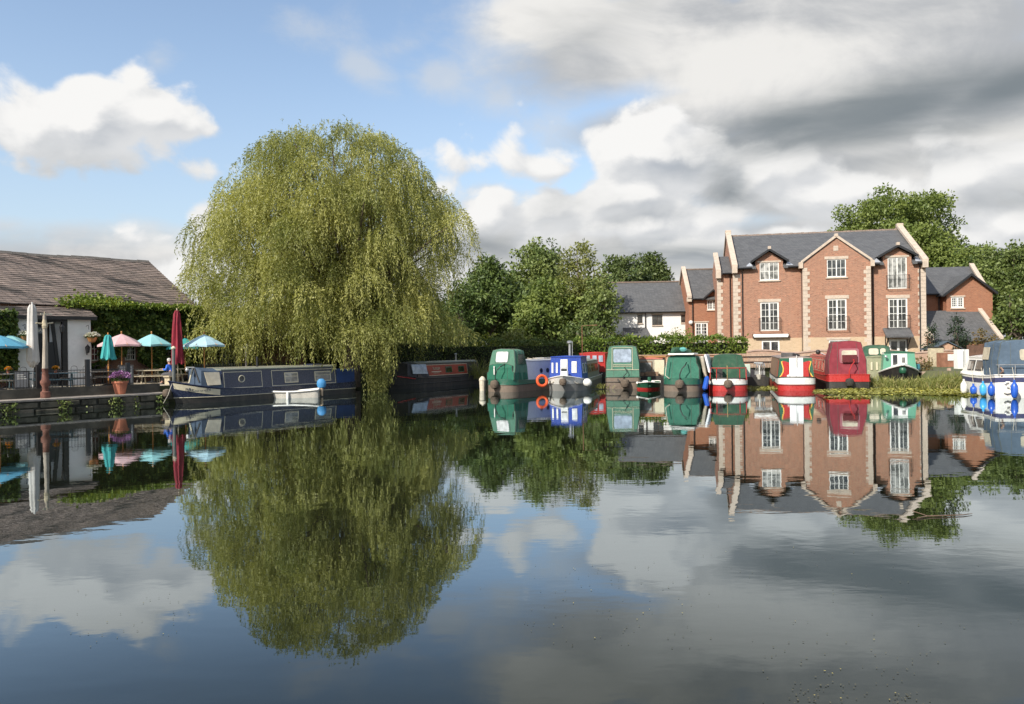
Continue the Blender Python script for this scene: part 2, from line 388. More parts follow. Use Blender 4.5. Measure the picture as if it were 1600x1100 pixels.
# ================================================================ SETTING
G0 = .85
basin = [(-46.1, 4.65), (-22.4, 33.04), (-17.75, 38.6), (-11.2, 46.4), (-10.9, 50.0), (-5.4, 60.0), (25.0, 59.0), (25.2, 46.5), (27.5, 44.5),
         (34, 43.5), (52, 38), (60, 20), (60, 2.0), (-46.1, 2.0)]
def ground():
    bm = bmesh.new(); S = 420
    inner = [bm.verts.new((x, y, G0)) for x, y in basin]; outer = [bm.verts.new(p) for p in ((-S, -S, G0), (S, -S, G0), (S, S, G0), (-S, S, G0))]
    ed = [bm.edges.new((l[i], l[(i+1) % len(l)])) for l in (inner, outer) for i in range(len(l))]
    bmesh.ops.triangle_fill(bm, use_beauty=True, edges=ed)
    n = len(basin); slope = {5: .9, 6: 1.2, 7: 1.6, 8: 1.8, 9: 1.8, 10: 1.6}
    low = []
    cx, cy = 5, 30
    for i, (x, y) in enumerate(basin):
        k = slope.get(i, .02); dx, dy = cx-x, cy-y; L = math.hypot(dx, dy); low.append(bm.verts.new((x+dx/L*k, y+dy/L*k, -1.0 if k < .1 else -.25)))
    for i in range(n): bm.faces.new((inner[i], inner[(i+1) % n], low[(i+1) % n], low[i]))
    bmesh.ops.recalc_face_normals(bm, faces=bm.faces)
    for f in bm.faces:
        if f.calc_center_median().z > G0-.01 and f.normal.z < 0: f.normal_flip()
    me = bpy.data.meshes.new('ground'); bm.to_mesh(me); bm.free()
    o = bpy.data.objects.new('ground', me); COL.objects.link(o); struct(o)
    m, t, b, _ = newmat('ground_earth'); tcn = t.node('ShaderNodeTexCoord')
    n1_ = t.noise(tcn.outputs['Object'], .35, 6, .6); n2_ = t.noise(tcn.outputs['Object'], 6, 4, .7)
    c = t.mix(t.sm(n1_, .4, .6), c4((.07, .09, .03)), c4((.11, .10, .055))); c = t.mix(t.m('MULTIPLY', n2_, .5), c, c4((.05, .07, .02)))
    t.l.new(c, b.inputs['Base Color']); b.inputs['Roughness'].default_value = .95
    me.materials.append(m); return o
ground()

def water():
    b = MB().poly([(-120, -20, 0), (120, -20, 0), (120, 75, 0), (-120, 75, 0)])
    m, t, p, o = newmat('canal_water'); t.n.remove(p)
    tcn = t.node('ShaderNodeTexCoord'); v = tcn.outputs['Object']
    mp = t.node('ShaderNodeMapping'); t.put(mp.inputs[0], v); mp.inputs['Scale'].default_value = (.55, 1.0, 1)
    a = t.noise(mp.outputs[0], 1.5, 2, .45, .3); c = t.noise(mp.outputs[0], 6.5, 2, .5)
    patch = t.sm(t.noise(v, .12, 2, .5), .38, .66)
    hgt = t.m('ADD', t.m('MULTIPLY', a, .0020), t.m('MULTIPLY', t.m('MULTIPLY', c, .00055), t.m('ADD', .35, t.m('MULTIPLY', patch, 1.0))))
    bp = t.node('ShaderNodeBump'); bp.inputs['Strength'].default_value = 1; bp.inputs['Distance'].default_value = 1.0
    t.l.new(hgt, bp.inputs['Height'])
    gl = t.node('ShaderNodeBsdfGlossy'); gl.inputs['Roughness'].default_value = .012; gl.inputs['Color'].default_value = (.88, .96, 1, 1); t.l.new(bp.outputs[0], gl.inputs['Normal'])
    df = t.node('ShaderNodeBsdfDiffuse')
    murk = t.mix(t.sm(t.noise(v, .25, 4, .6), .3, .7), c4((.007, .009, .005)), c4((.012, .013, .007)))
    t.l.new(murk, df.inputs[0])
    fr = t.node('ShaderNodeFresnel'); fr.inputs[0].default_value = 1.33; t.l.new(bp.outputs[0], fr.inputs['Normal'])
    fac = t.m('SMOOTH_MIN', t.m('MULTIPLY', t.m('POWER', t.m('MULTIPLY', fr.outputs[0], 1/.12), 1.6), .205), t.m('POWER', fr.outputs[0], .52), .05)
    ms = t.node('ShaderNodeMixShader'); t.l.new(fac, ms.inputs[0]); t.l.new(df.outputs[0], ms.inputs[1]); t.l.new(gl.outputs[0], ms.inputs[2])
    t.l.new(ms.outputs[0], o.inputs[0])
    struct(b.build('water', m))
water()

# ================================================================ BUILDING TOOLS
class Frame:
    def __init__(s, ox, oy, oz, rz): s.o = (ox, oy); s.oz = oz; s.rz = rz; s.ex = (math.cos(rz), math.sin(rz)); s.ey = (-math.sin(rz), math.cos(rz))
    def pix(s, px, py, yl=0.0):
        u, v = uv(px, py)
        sx = (s.o[0]+yl*s.ey[0]-u*(s.o[1]+yl*s.ey[1]))/(u*s.ex[1]-s.ex[0]); D = s.o[1]+sx*s.ex[1]+yl*s.ey[1]
        return sx, H+v*D-s.oz
    def z(s, px, py, yl=0.0): return s.pix(px, py, yl)[1]
    def x(s, px, yl=0.0, py=480): return s.pix(px, py, yl)[0]
    def rect(s, px0, px1, py0, py1, yl=0.0):
        a = s.pix(px0, (py0+py1)/2, yl)[0]; b = s.pix(px1, (py0+py1)/2, yl)[0]; c = (px0+px1)/2
        return a, b, s.z(c, py1, yl), s.z(c, py0, yl)

def wall(b, prof, z0, y, holes, rev=.12):
    """front wall in the plane y facing -y: prof = top outline [(x,z),...], openings with reveals"""
    for (xa, za), (xb, zb) in zip(prof[:-1], prof[1:]):
        if xb-xa < 1e-4: continue
        cuts = sorted({xa, xb} | {q for h in holes for q in h[:2] if xa < q < xb})
        for c0, c1 in zip(cuts[:-1], cuts[1:]):
            t0 = za+(zb-za)*(c0-xa)/(xb-xa); t1 = za+(zb-za)*(c1-xa)/(xb-xa); lo = z0; mid = (c0+c1)/2
            for h in sorted([h for h in holes if h[0] <= mid <= h[1]], key=lambda h: h[2]):
                if h[2] > lo: b.poly([(c0, y, lo), (c1, y, lo), (c1, y, h[2]), (c0, y, h[2])])
                lo = h[3]
            b.poly([(c0, y, lo), (c1, y, lo), (c1, y, t1), (c0, y, t0)])
    for xa, xb, za, zb in holes:
        y2 = y+rev
        b.poly([(xa, y, za), (xa, y2, za), (xa, y2, zb), (xa, y, zb)]); b.poly([(xb, y, za), (xb, y, zb), (xb, y2, zb), (xb, y2, za)])
        b.poly([(xa, y, zb), (xb, y, zb), (xb, y2, zb), (xa, y2, zb)]); b.poly([(xa, y, za), (xa, y2, za), (xb, y2, za), (xb, y, za)])
    return b

white_pvc = pm('white_paint_frame', (.78, .78, .75), .4, .06, 2)
dark_frame = pm('dark_stained_frame', (.06, .045, .035), .5, .2, 3)
cream_frame = pm('cream_window_paint', (.55, .53, .44), .5, .15, 4)
glass_dark = glassmat('window_glass', (.015, .018, .02), .05, (.09, .09, .085))
glass_net = glassmat('curtained_glass', (.10, .10, .09), .10, (.42, .42, .40))
glass_pub = glassmat('pub_glass', (.008, .010, .010), .04)
def win(parent, r, y, lights=2, nx=2, nz=3, frame=white_pvc, glass=glass_dark, fw=.07, bw=.035, dp=.06, top=None, arch=False):
    xa, xb, za, zb = r; b = MB(); y0 = y+.03; y1 = y0+dp
    b.box(xa+.001, xa+fw, y0, y1, za+.001, zb-.001); b.box(xb-fw, xb-.001, y0, y1, za+.001, zb-.001)
    b.box(xa+fw, xb-fw, y0, y1, zb-fw, zb-.002); b.box(xa+fw, xb-fw, y0-.01, y1, za+.002, za+fw*1.2)
    xi0, xi1, zi0, zi1 = xa+fw, xb-fw, za+fw*1.2, zb-fw
    if top: b.box(xi0, xi1, y0, y1, zi1-top-.03, zi1-top+.03)
    wl = (xi1-xi0)/lights
    for i in range(lights):
        a, c = xi0+wl*i, xi0+wl*(i+1); sw = fw*.62
        if i: b.box(a-sw*.9, a+sw*.9, y0-.012, y1+.004, zi0, zi1)
        for k in range(1, nx): q = a+wl*k/nx; b.box(q-bw/2, q+bw/2, y0+.015, y1-.01, zi0, zi1)
    for k in range(1, nz): q = zi0+(zi1-zi0)*k/nz; b.box(xi0, xi1, y0+.017, y1-.012, q-bw/2, q+bw/2)
    o = b.build('window', frame, parent)
    MB().box(xa+fw*.5, xb-fw*.5, y1-.025, y1-.008, za+fw*.5, zb-fw*.5).build('pane', glass, o)
    return o
def slab(b, p0, p1, p2, p3, t=.12):
    """roof slab: p0,p1 eave left/right, p2,p3 ridge right/left, thickness downwards"""
    return b.prism([p0, p1, p2, p3], (0, 0, -t))
def cop(b, pa, pb, w, h, dy=0):
    """sloping coping stone strip between two points, width along x"""
    (x, y0, z0), (_, y1, z1) = pa, pb
    return b.prism([(x-w/2, y0, z0), (x-w/2, y1, z1), (x-w/2, y1, z1+h), (x-w/2, y0, z0+h)], (w, 0, 0))

BR = brickmat('red_brick', (.42, .19, .122), (.26, .11, .075), (.35, .27, .20), big=(.40, .205, .13), odd=1.0)
BR2 = brickmat('orange_brick', (.38, .155, .085), (.29, .11, .065), (.32, .23, .16), big=(.34, .14, .08), ms=.009, odd=.8)
BRG = brickmat('garden_wall_brick', (.50, .29, .20), (.40, .21, .14), (.50, .42, .34), big=(.52, .34, .25))
BUFF = brickmat('buff_base_brick', (.56, .42, .28), (.50, .36, .23), (.56, .46, .34), big=(.60, .46, .33), ms=.008)
STONE = pm('pale_dressed_stone', (.55, .46, .375), .8, .25, 3, bump=.01, dirt=.4)
SLATE = brickmat('grey_slate', (.125, .127, .130), (.085, .087, .091), (.035, .035, .037), odd=.5, bw=.30, bh=.19, ms=.008, big=(.12, .125, .13), rough=.55, zk=1.7)
RIDGE = pm('ridge_tile', (.20, .15, .12), .8, .3, 6)
LEAD = pm('lead_flashing', (.42, .45, .50), .35, .2, 4)
BLACK = pm('black_painted_metal', (.018, .018, .02), .4, .3, 4)
WHITEW = pm('white_painted_render', (.78, .77, .74), .75, .10, .8, bump=.008, dirt=.12)

# ================================================================ MAIN BRICK HOUSE
yawM = -R(11.5)
pc = XY(1447, 62, 5); f0 = Frame(pc[0], pc[1], G0, yawM); sL = f0.x(1146)
fm = Frame(pc[0]+sL*f0.ex[0], pc[1]+sL*f0.ex[1], G0, yawM); WM = -sL; DM = 13.0
main = thing('brick_house', 'three-storey red brick waterside house with pale stone quoins, central gable and two dormers', 'house', (fm.o[0], fm.o[1], G0), yawM)
ze = fm.z(1200, 418); zr = fm.z(1290, 363, DM/2); zb = fm.z(1300, 527)
slp = (zr-ze)/(DM/2+.35)
def zroof(y): return ze+(y+.35)*slp
cb0, cb1 = fm.x(1255, -.6), fm.x(1361, -.6)
# openings
YC = -.6
w_l2 = fm.rect(1187, 1217, 410, 438); w_l1 = fm.rect(1188, 1217, 472, 517); w_l0 = fm.rect(1190, 1218, 532, 552)
w_c2 = fm.rect(1292, 1322, 405, 433, YC); w_c1 = fm.rect(1293, 1323, 467, 516, YC); w_c0 = fm.rect(1295, 1325, 531, 552, YC)
w_r2 = fm.rect(1387, 1417, 402, 451); w_r1 = fm.rect(1388, 1418, 466, 514); w_r0 = fm.rect(1389, 1418, 530, 545)
w_l0 = (w_l0[0], w_l0[1], w_l0[2]-.5, w_l0[3]); w_c0 = (w_c0[0], w_c0[1], w_c0[2]-.5, w_c0[3]); w_r0 = (w_r0[0], w_r0[1], .2, w_r0[3])
dl0, dl1, dlz, dla = w_l2[0]-.33, w_l2[1]+.33, w_l2[3]+.18, fm.z(1200, 393)
dr0, dr1, drz, dra = w_r2[0]-.35, w_r2[1]+.35, w_r2[3]+.16, fm.z(1401, 387)
cbx = (cb0+cb1)/2; zk = fm.z(1258, 412, YC); za = fm.z(1307, 372, YC)
prL = [(0, ze), (dl0, ze), (dl0, dlz), ((dl0+dl1)/2, dla), (dl1, dlz), (dl1, ze), (cb0, ze)]
prR = [(cb1, ze), (dr0, ze), (dr0, drz), ((dr0+dr1)/2, dra), (dr1, drz), (dr1, ze), (WM, ze)]
prC = [(cb0, zk), (cbx, za), (cb1, zk)]
b = MB(); wall(b, prL, zb, 0, [w_l2, w_l1]); wall(b, prR, zb, 0, [w_r2, w_r1]); wall(b, prC, zb, YC, [w_c2, w_c1])
for xx in (0, WM):       # gable ends
    b.poly([(xx, 0, zb), (xx, DM, zb), (xx, DM, ze), (xx, DM/2, zr), (xx, 0, ze)])
b.poly([(0, DM, 0), (WM, DM, 0), (WM, DM, ze), (0, DM, ze)])
for xx in (cb0, cb1): b.poly([(xx, YC, zb), (xx, 2.5, zb), (xx, 2.5, zk), (xx, YC, zk)])
for (xa, xb_, zs) in ((dl0, dl1, dlz), (dr0, dr1, drz)):
    for xx in (xa, xb_): b.poly([(xx, 0, ze-.3), (xx, (zs-ze)/slp, zs-.05), (xx, 0, zs)])
b.build('wall', BR, main)
b = MB()
wall(b, [(0, zb), (cb0, zb)], 0, -.03, [w_l0]); wall(b, [(cb1, zb), (WM, zb)], 0, -.03, [w_r0]); wall(b, [(cb0, zb), (cb1, zb)], 0, YC-.03, [w_c0])
for xx in (cb0, cb1): b.poly([(xx, YC-.03, 0), (xx, 0, 0), (xx, 0, zb), (xx, YC-.03, zb)])
for xx in (0, WM): b.poly([(xx, 0, 0), (xx, DM, 0), (xx, DM, zb), (xx, 0, zb)])
b.poly([(0, -.03, zb), (WM, -.03, zb), (WM, .05, zb), (0, .05, zb)])
b.build('stone_base', BUFF, main, label='buff ground floor masonry below the red brick')
b = MB()

for xa, xb_, ys in ((0, dl0, -.35), (dl0, dl1, (dlz-ze)/slp-.3), (dl1, cb0+.2, -.35), (cb0+.2, cb1-.2, .3), (cb1-.2, dr0, -.35), (dr0, dr1, (drz-ze)/slp-.3), (dr1, WM, -.35)):
    slab(b, (xa, ys, zroof(ys)), (xb_, ys, zroof(ys)), (xb_, DM/2, zr), (xa, DM/2, zr))
slab(b, (WM, DM+.3, ze), (0, DM+.3, ze), (0, DM/2, zr), (WM, DM/2, zr))
yv = (za+.12-ze)/slp-.35
for sx, e in ((-1, cb0-.1), (1, cb1+.1)):
    slab(b, (e, YC-.08, zk+.02), (cbx, YC-.08, za+.14), (cbx, yv, za+.14), (e, (zk-ze)/slp+.1, zk+.02), .09)
for (xa, xb_, zs, zt) in ((dl0, dl1, dlz, dla), (dr0, dr1, drz, dra)):
    xc = (xa+xb_)/2; yv = (zt+.2-ze)/slp-.35; k = (zt-zs)/(xc-xa); o_ = .42
    for s_ in (-1, 1):
        ex = xc+s_*(xc-xa+o_); zz = zt+.22-k*(xc-xa+o_)
        slab(b, (ex, -.34, zz), (xc, -.34, zt+.2), (xc, yv, zt+.2), (ex, max(.2, (zz-ze)/slp-.25), zz), .07)
roof = b.build('roof', SLATE, main)
b = MB()
for i in range(46):
    x0 = WM*i/46; b.prism([(x0+.01, DM/2-.14, zr-.09), (x0+.01, DM/2, zr+.07+.012*(i % 3)), (x0+.01, DM/2+.14, zr-.09)], (WM/46-.02, 0, 0))
b.build('ridge_tiles', RIDGE, roof)
for (xa, xb_, zs, zt) in ((dl0, dl1, dlz, dla), (dr0, dr1, drz, dra)):   # dark barge boards + finial + lead valleys
    xc = (xa+xb_)/2; k = (zt-zs)/(xc-xa); b = MB()
    for s_ in (-1, 1):
        ex = xc+s_*(xc-xa+.44); zz = zt+.21-k*(xc-xa+.44)
        b.prism([(ex, -.40, zz-.17), (xc, -.40, zt+.04), (xc, -.40, zt+.23), (ex, -.40, zz+.03)], (0, .045, 0))
    b.build('barge_board', BLACK, main)
    MB().box(xc-.12, xc+.12, -.42, -.1, zt+.16, zt+.40).build('finial', STONE, main, bevel=.02)
    for s_ in (-1, 1):
        ex = xc+s_*(xc-xa+.5); MB().prism([(ex-.28, -.2, zroof(-.2)+.02), (ex+.28, -.2, zroof(-.2)+.02), (ex+s_*-.1, .45, zroof(.45)+.05)], (0, -.03, .05)).build('flashing', LEAD, main)
# copings
def kneeler(b, x, zt_, w_=.42, y=-.35, hh=.55):
    b.box(x-w_/2, x+w_/2, y-.12, y+.45, zt_-hh, zt_+.02)
for x in (.12, WM-.12):
    b = MB(); cop(b, (x, -.45, ze+.0), (x, DM/2+.02, zr+.14), .46, .30); cop(b, (x, DM+.3, ze), (x, DM/2+.02, zr+.14), .46, .30); kneeler(b, x, ze+.12)
    b.box(x-.26, x+.26, DM/2-.25, DM/2+.25, zr+.2, zr+.52)
    b.build('gable_coping', STONE, main, bevel=.02)
b = MB()
for s_, e in ((-1, cb0-.14), (1, cb1+.14)):
    b.prism([(e, YC-.14, zk), (cbx, YC-.14, za+.05), (cbx, YC-.14, za+.30), (e, YC-.14, zk+.22)], (0, .34, 0))
    b.box(e-.16, e+.16, YC-.13, YC+.4, zk-.38, zk+.12)
b.box(cbx-.14, cbx+.14, YC-.16, YC+.12, za+.12, za+.36)
b.build('gable_coping', STONE, main, bevel=.015)
# quoins: alternating long and short blocks on each corner
def quoins(parent, x, y, z0, z1, side, yd=0.0, hh=.30, w0=.30, w1=.46, mat=STONE):
    b = MB(); n = max(1, int((z1-z0)/hh)); h_ = (z1-z0)/n
    for i in range(n):
        w_ = w0 if i % 2 else w1; xa, xb_ = (x, x+w_) if side > 0 else (x-w_, x)
        b.box(xa-.012, xb_+.012, y-.035, y+.2, z0+h_*i+.006, z0+h_*(i+1)-.006)
    return b.build('quoin', mat, parent, bevel=.008)
quoins(main, 0, 0, 0, ze-.5, 1, w0=.38, w1=.58); quoins(main, WM, 0, 0, ze-.5, -1, w0=.42, w1=.58)
quoins(main, cb0, YC, 0, zk-.35, 1, w0=.34, w1=.52); quoins(main, cb1, YC, 0, zk-.35, -1, w0=.34, w1=.52)
def lintel(parent, r, y, h_=.26, e=.18, sill=True, top=True):
    if top: MB().box(r[0]-e, r[1]+e, y-.035, y+.1, r[3]+.002, r[3]+h_).build('lintel', STONE, parent, bevel=.01)
    if sill: MB().box(r[0]-e*.6, r[1]+e*.6, y-.09, y+.1, r[2]-.11, r[2]-.002).build('sill', STONE, parent, bevel=.01)
for r, y, hh in ((w_l2, 0, .14), (w_l1, 0, .26), (w_l0, -.03, .16), (w_c2, YC, .24), (w_c1, YC, .30), (w_c0, YC-.03, .18), (w_r2, 0, .16), (w_r1, 0, .27), (w_r0, -.03, .16)):
    lintel(main, r, y, hh, sill=(r in (w_l2, w_c2, w_l0, w_c0)))
win(main, w_l2, 0, 2, 2, 2, glass=glass_net); win(main, w_c2, YC, 2, 2, 2); win(main, w_r2, 0, 2, 2, 1, glass=glass_net, fw=.08)
win(main, w_l1, 0, 2, 2, 4, fw=.11); win(main, w_c1, YC, 2, 2, 4, fw=.11); win(main, w_r1, 0, 2, 2, 4, fw=.11)
win(main, w_l0, -.03, 2, 1, 1, fw=.12); win(main, w_c0, YC-.03, 2, 1, 1, fw=.10); win(main, w_r0, -.03, 2, 1, 1, fw=.16)
def balcony(parent, r, y, h_=1.0):
    b = MB(); x0, x1 = r[0]-.12, r[1]+.12; z0 = r[2]+.08; z1 = z0+h_; d_ = .34
    for z in (z0, z1):
        b.tube([(x0, y, z), (x0, y-d_, z), (x1, y-d_, z), (x1, y, z)], .016, 5)
    n = 13
    for i in range(n+1):
        x = x0+(x1-x0)*i/n; b.tube([(x, y-d_, z0), (x, y-d_, z1)], .009, 4)
    for x in (x0, x1):
        b.tube([(x, y-.02, z0-.1), (x, y-d_*.6, z0-.05), (x, y-d_, z0)], .014, 5)
        for q in (.33, .66): b.tube([(x, y-d_*q, z0), (x, y-d_*q, z1)], .009, 4)
    return b.build('balcony_rail', BLACK, parent)
for r, y in ((w_l1, 0), (w_c1, YC), (w_r1, 0), (w_r2, 0)): balcony(main, r, y)
# gutters, downpipes, attic slit, awning, porch canopy
for xa, xb_ in ((.35, dl0-.35), (dl1+.35, cb0-.3), (cb1+.3, dr0-.35), (dr1+.35, WM-.4)):
    MB().tube([(xa, -.42, ze-.03), (xb_, -.42, ze-.03)], .065, 6).build('gutter', BLACK, main)
for px, y in ((1160, 0), (1253, 0), (1364, 0), (1437, 0)):
    x = fm.x(px, y); MB().tube([(x, y-.36, ze-.05), (x, y-.1, ze-.4), (x, y-.08, .1)], .045, 6).build('downpipe', BLACK, main)
r = fm.rect(1303, 1309, 384, 392, YC); MB().box(r[0]-.04, r[1]+.04, YC-.03, YC+.1, r[2], r[3]).build('attic_slit', STONE, main, bevel=.02)
r = fm.rect(1177, 1232, 521, 526, -.3)
aw = MB().tube([(r[0], -.22, r[2]+.1), (r[1], -.22, r[2]+.1)], .12, 10).build('awning_box', white_pvc, main, smooth=True)
MB().box(r[0]-.03, r[0]+.01, -.30, -.02, r[2]-.08, r[2]+.26).build('end_cap', BLACK, aw)
MB().box(r[1]-.01, r[1]+.03, -.30, -.02, r[2]-.08, r[2]+.26).build('end_cap', BLACK, aw)
MB().box(r[0]+.05, r[1]-.05, -.37, -.33, r[2]-.05, r[2]+.05).build('front_rail', white_pvc, aw)
r = fm.rect(1386, 1427, 515, 525, -.9)
x0, x1 = fm.x(1384, -1.0), fm.x(1427, -1.0); z0 = fm.z(1400, 525, -1.0); z1 = fm.z(1400, 515, -.2)
cn = MB().prism([(x0, -1.05, z0), (x0, 0, z1+.15), (x0, 0, z1+.03), (x0, -1.05, z0-.12)], (x1-x0, 0, 0)).build('porch_canopy', SLATE, main)
for x in (x0+.2, x1-.2):
    MB().tube([(x, -.06, z0-1.0), (x, -.5, z0-.55), (x, -.9, z0-.1)], .05, 5).tube([(x, -.04, z0-1.1), (x, -.04, z0)], .04, 4).build('bracket', BLACK, cn)
# flower basket by the door
q = fm.pix(1378, 543, -.3)

# ================================================================ STEPPED WING (left shoulder of the big house)
b0 = fm.x(1121, .7); wingW = -b0
wing = thing('brick_annexe', 'narrow set-back brick bay tight against the left side of the tall gabled house', 'house', (fm.o[0], fm.o[1], G0), yawM)
ze2 = fm.z(1135, 427, .7); zr2 = fm.z(1140, 400, 4.2)
b = MB(); wall(b, [(b0, ze2), (-.01, ze2)], 0, .7, []); b.poly([(b0, .7, 0), (b0, 9, 0), (b0, 9, ze2), (b0, 4.5, zr2), (b0, .7, ze2)])
b.build('wall', BR, wing)
slab(MB(), (b0, .4, ze2), (-.02, .4, ze2), (-.02, 4.5, zr2), (b0, 4.5, zr2)).build('roof', SLATE, wing)
b = MB(); cop(b, (b0+.1, .3, ze2), (b0+.1, 4.5, zr2+.1), .42, .3); kneeler(b, b0+.1, ze2+.1, .42, .4)
b.build('gable_coping', STONE, wing, bevel=.02); quoins(wing, b0, .7, 0, ze2-.45, 1, w0=.3, w1=.46)
MB().tube([(-.2, .36, ze2-.05), (-.2, .62, ze2-.4), (-.2, .62, .1)], .05, 6).build('downpipe', BLACK, wing)
MB().tube([(b0+.4, .33, ze2-.04), (-.05, .33, ze2-.04)], .06, 6).build('gutter', BLACK, wing)

# ================================================================ LINK HOUSE (brick, small dormer gable)
yl2 = -R(6); p = XY(1124, 69.5, 5)
fl = Frame(p[0], p[1], G0, yl2); lx0 = fl.x(1076)
link = thing('brick_house', 'lower brick house with small gable between the white cottage and the tall house', 'house', (p[0], p[1], G0), yl2)
zel = fl.z(1090, 466); zrl = fl.z(1090, 421, 4.2); xe = 1.5
wl2 = fl.rect(1105, 1122, 469, 484); wl1 = fl.rect(1086, 1106, 504, 530); wl3 = fl.rect(1121, 1128, 504, 520)
dxa, dxb, dz = fl.x(1101), fl.x(1127), fl.z(1113, 455)
b = MB(); wall(b, [(lx0, zel), (dxa, zel), ((dxa+dxb)/2, dz), (dxb, zel), (xe, zel)], 0, 0, [wl2, (wl1[0], wl1[1], wl1[2]-.6, wl1[3])])
b.poly([(lx0, 0, 0), (lx0, 8.4, 0), (lx0, 8.4, zel), (lx0, 4.2, zrl), (lx0, 0, zel)])
b.build('wall', BR2, link)
b = MB(); slab(b, (lx0, -.3, zel-.05), (xe, -.3, zel-.05), (xe, 4.2, zrl), (lx0, 4.2, zrl)); slab(b, (xe, 8.7, zel), (lx0, 8.7, zel), (lx0, 4.2, zrl), (xe, 4.2, zrl))
sl2 = (zrl-zel)/4.5; dxc = (dxa+dxb)/2
for e in (dxa-.25, dxb+.25): slab(b, (e, -.4, zel-.12), (dxc, -.4, dz+.14), (dxc, (dz-zel)/sl2+.1, dz+.14), (e, .15, zel-.12), .08)
lr = b.build('roof', SLATE, link)
b = MB()
for s_, e in ((-1, dxa-.27), (1, dxb+.27)): b.prism([(e, -.45, zel-.26), (dxc, -.45, dz), (dxc, -.45, dz+.17), (e, -.45, zel-.09)], (0, .04, 0))
b.build('barge_board', BLACK, link)
b = MB(); cop(b, (lx0+.05, -.4, zel-.0), (lx0+.05, 4.22, zrl+.08), .4, .25); cop(b, (lx0+.05, 8.7, zel), (lx0+.05, 4.22, zrl+.08), .4, .25); kneeler(b, lx0+.05, zel+.08, .4, -.2, .4)
b.build('gable_coping', STONE, link, bevel=.02)
MB().box(lx0, xe, 4.08, 4.32, zrl-.04, zrl+.08).build('ridge_tiles', RIDGE, lr)
win(link, wl2, 0, 2, 3, 4, fw=.08, bw=.03); win(link, (wl1[0], wl1[1], wl1[2]-.6, wl1[3]), 0, 2, 2, 6, fw=.12)
lintel(link, wl2, 0, .08, .1); lintel(link, wl1, 0, .12, .12, False)
MB().tube([(fl.x(1082), -.33, zel-.08), (fl.x(1082), -.1, zel-.4), (fl.x(1082), -.08, .1)], .05, 6).build('downpipe', BLACK, link)
MB().tube([(lx0+.3, -.36, zel-.08), (dxa-.2, -.36, zel-.08)], .06, 6).build('gutter', BLACK, link)
MB().sphere((fl.x(1079), -.1, fl.z(1079, 504)), .2, 10).build('alarm_box', white_pvc, link)

# ================================================================ WHITE COTTAGE
p = XY(1076, 72.5, 5); yc = -R(4); fc = Frame(p[0], p[1], G0, yc); cx0 = fc.x(930)
cot = thing('white_cottage', 'white rendered cottage with long grey slate roof and dark windows behind the hedge', 'cottage', (p[0], p[1], G0), yc)
zec = fc.z(1020, 487); zrc = fc.z(1010, 441, 4.0)
cws = [fc.rect(996, 1004, 492, 505), fc.rect(1019, 1035, 492, 508), fc.rect(1064, 1071, 492, 504)]
b = MB(); wall(b, [(cx0, zec), (0, zec)], 0, 0, cws); b.poly([(cx0, 0, 0), (cx0, 8, 0), (cx0, 8, zec), (cx0, 4, zrc), (cx0, 0, zec)]); b.build('wall', WHITEW, cot)
b = MB(); slab(b, (cx0, -.3, zec), (.02, -.3, zec), (.02, 4, zrc), (cx0, 4, zrc)); slab(b, (.02, 8.3, zec), (cx0, 8.3, zec), (cx0, 4, zrc), (.02, 4, zrc)); cr_ = b.build('roof', SLATE, cot)
MB().box(cx0, .0, 3.88, 4.12, zrc-.04, zrc+.09).build('ridge_tiles', RIDGE, cr_)
for r in cws:
    win(cot, r, 0, 1 if r[1]-r[0] < .7 else 2, 2, 4, frame=dark_frame, fw=.06, bw=.025); lintel(cot, r, 0, .1, .06)
MB().tube([(cx0+.2, -.36, zec-.06), (-.05, -.36, zec-.06)], .06, 6).build('gutter', BLACK, cot)
MB().tube([(fc.x(1008), -.34, zec-.1), (fc.x(1008), -.08, zec-.45), (fc.x(1008), -.08, .1)], .05, 6).build('downpipe', BLACK, cot)
xa, xb_ = fc.x(975, -1.6), fc.x(1012, -1.2); z1 = fc.z(1000, 515, -.2); z0 = fc.z(1000, 527, -1.5)
MB().prism([(xa, -1.6, z0), (xa, 0, z1+.2), (xa, 0, z1+.08), (xa, -1.6, z0-.12)], (xb_-xa, 0, 0)).build('porch_roof', SLATE, cot)
MB().box(xa+.15, xb_-.15, -1.45, -.02, 0, z0-.13).build('porch', dark_frame, cot)

# ================================================================ RIGHT WING
p = XY(1449, 65.5, 5); yr = -R(6); fr_ = Frame(p[0], p[1], G0, yr)
wingr = thing('brick_house', 'brick house with broad front gable, right of the tall gabled house', 'house', (p[0], p[1], G0), yr)
rx1 = fr_.x(1551, -1.2); gx0 = fr_.x(1479, -1.2); zer = fr_.z(1465, 459); zrr = fr_.z(1490, 417, 4.2); gze = fr_.z(1551, 456, -1.2); gza = fr_.z(1516, 431, -1.2); gxc = fr_.x(1516, -1.2)
wr = fr_.rect(1486, 1506, 464, 481, -1.2)
b = MB(); wall(b, [(-3, zer), (gx0, zer)], 0, 0, []); wall(b, [(gx0, gze), (gxc, gza), (rx1, gze)], 0, -1.2, [wr])
b.poly([(gx0, -1.2, 0), (gx0, 0, 0), (gx0, 0, gze), (gx0, -1.2, gze)]); b.poly([(rx1, -1.2, 0), (rx1, 8, 0), (rx1, 8, gze), (rx1, 4.2, zrr-.4), (rx1, -1.2, gze)])
b.build('wall', BR2, wingr)
b = MB(); rr_ = (fr_.x(1518, 4.2)); slab(b, (-3, -.3, zer), (gx0+.3, -.3, zer), (rr_, 4.2, zrr), (-3, 4.2, zrr)); slab(b, (rx1-.2, 8.6, zer), (-3, 8.6, zer), (-3, 4.2, zrr), (rr_, 4.2, zrr))
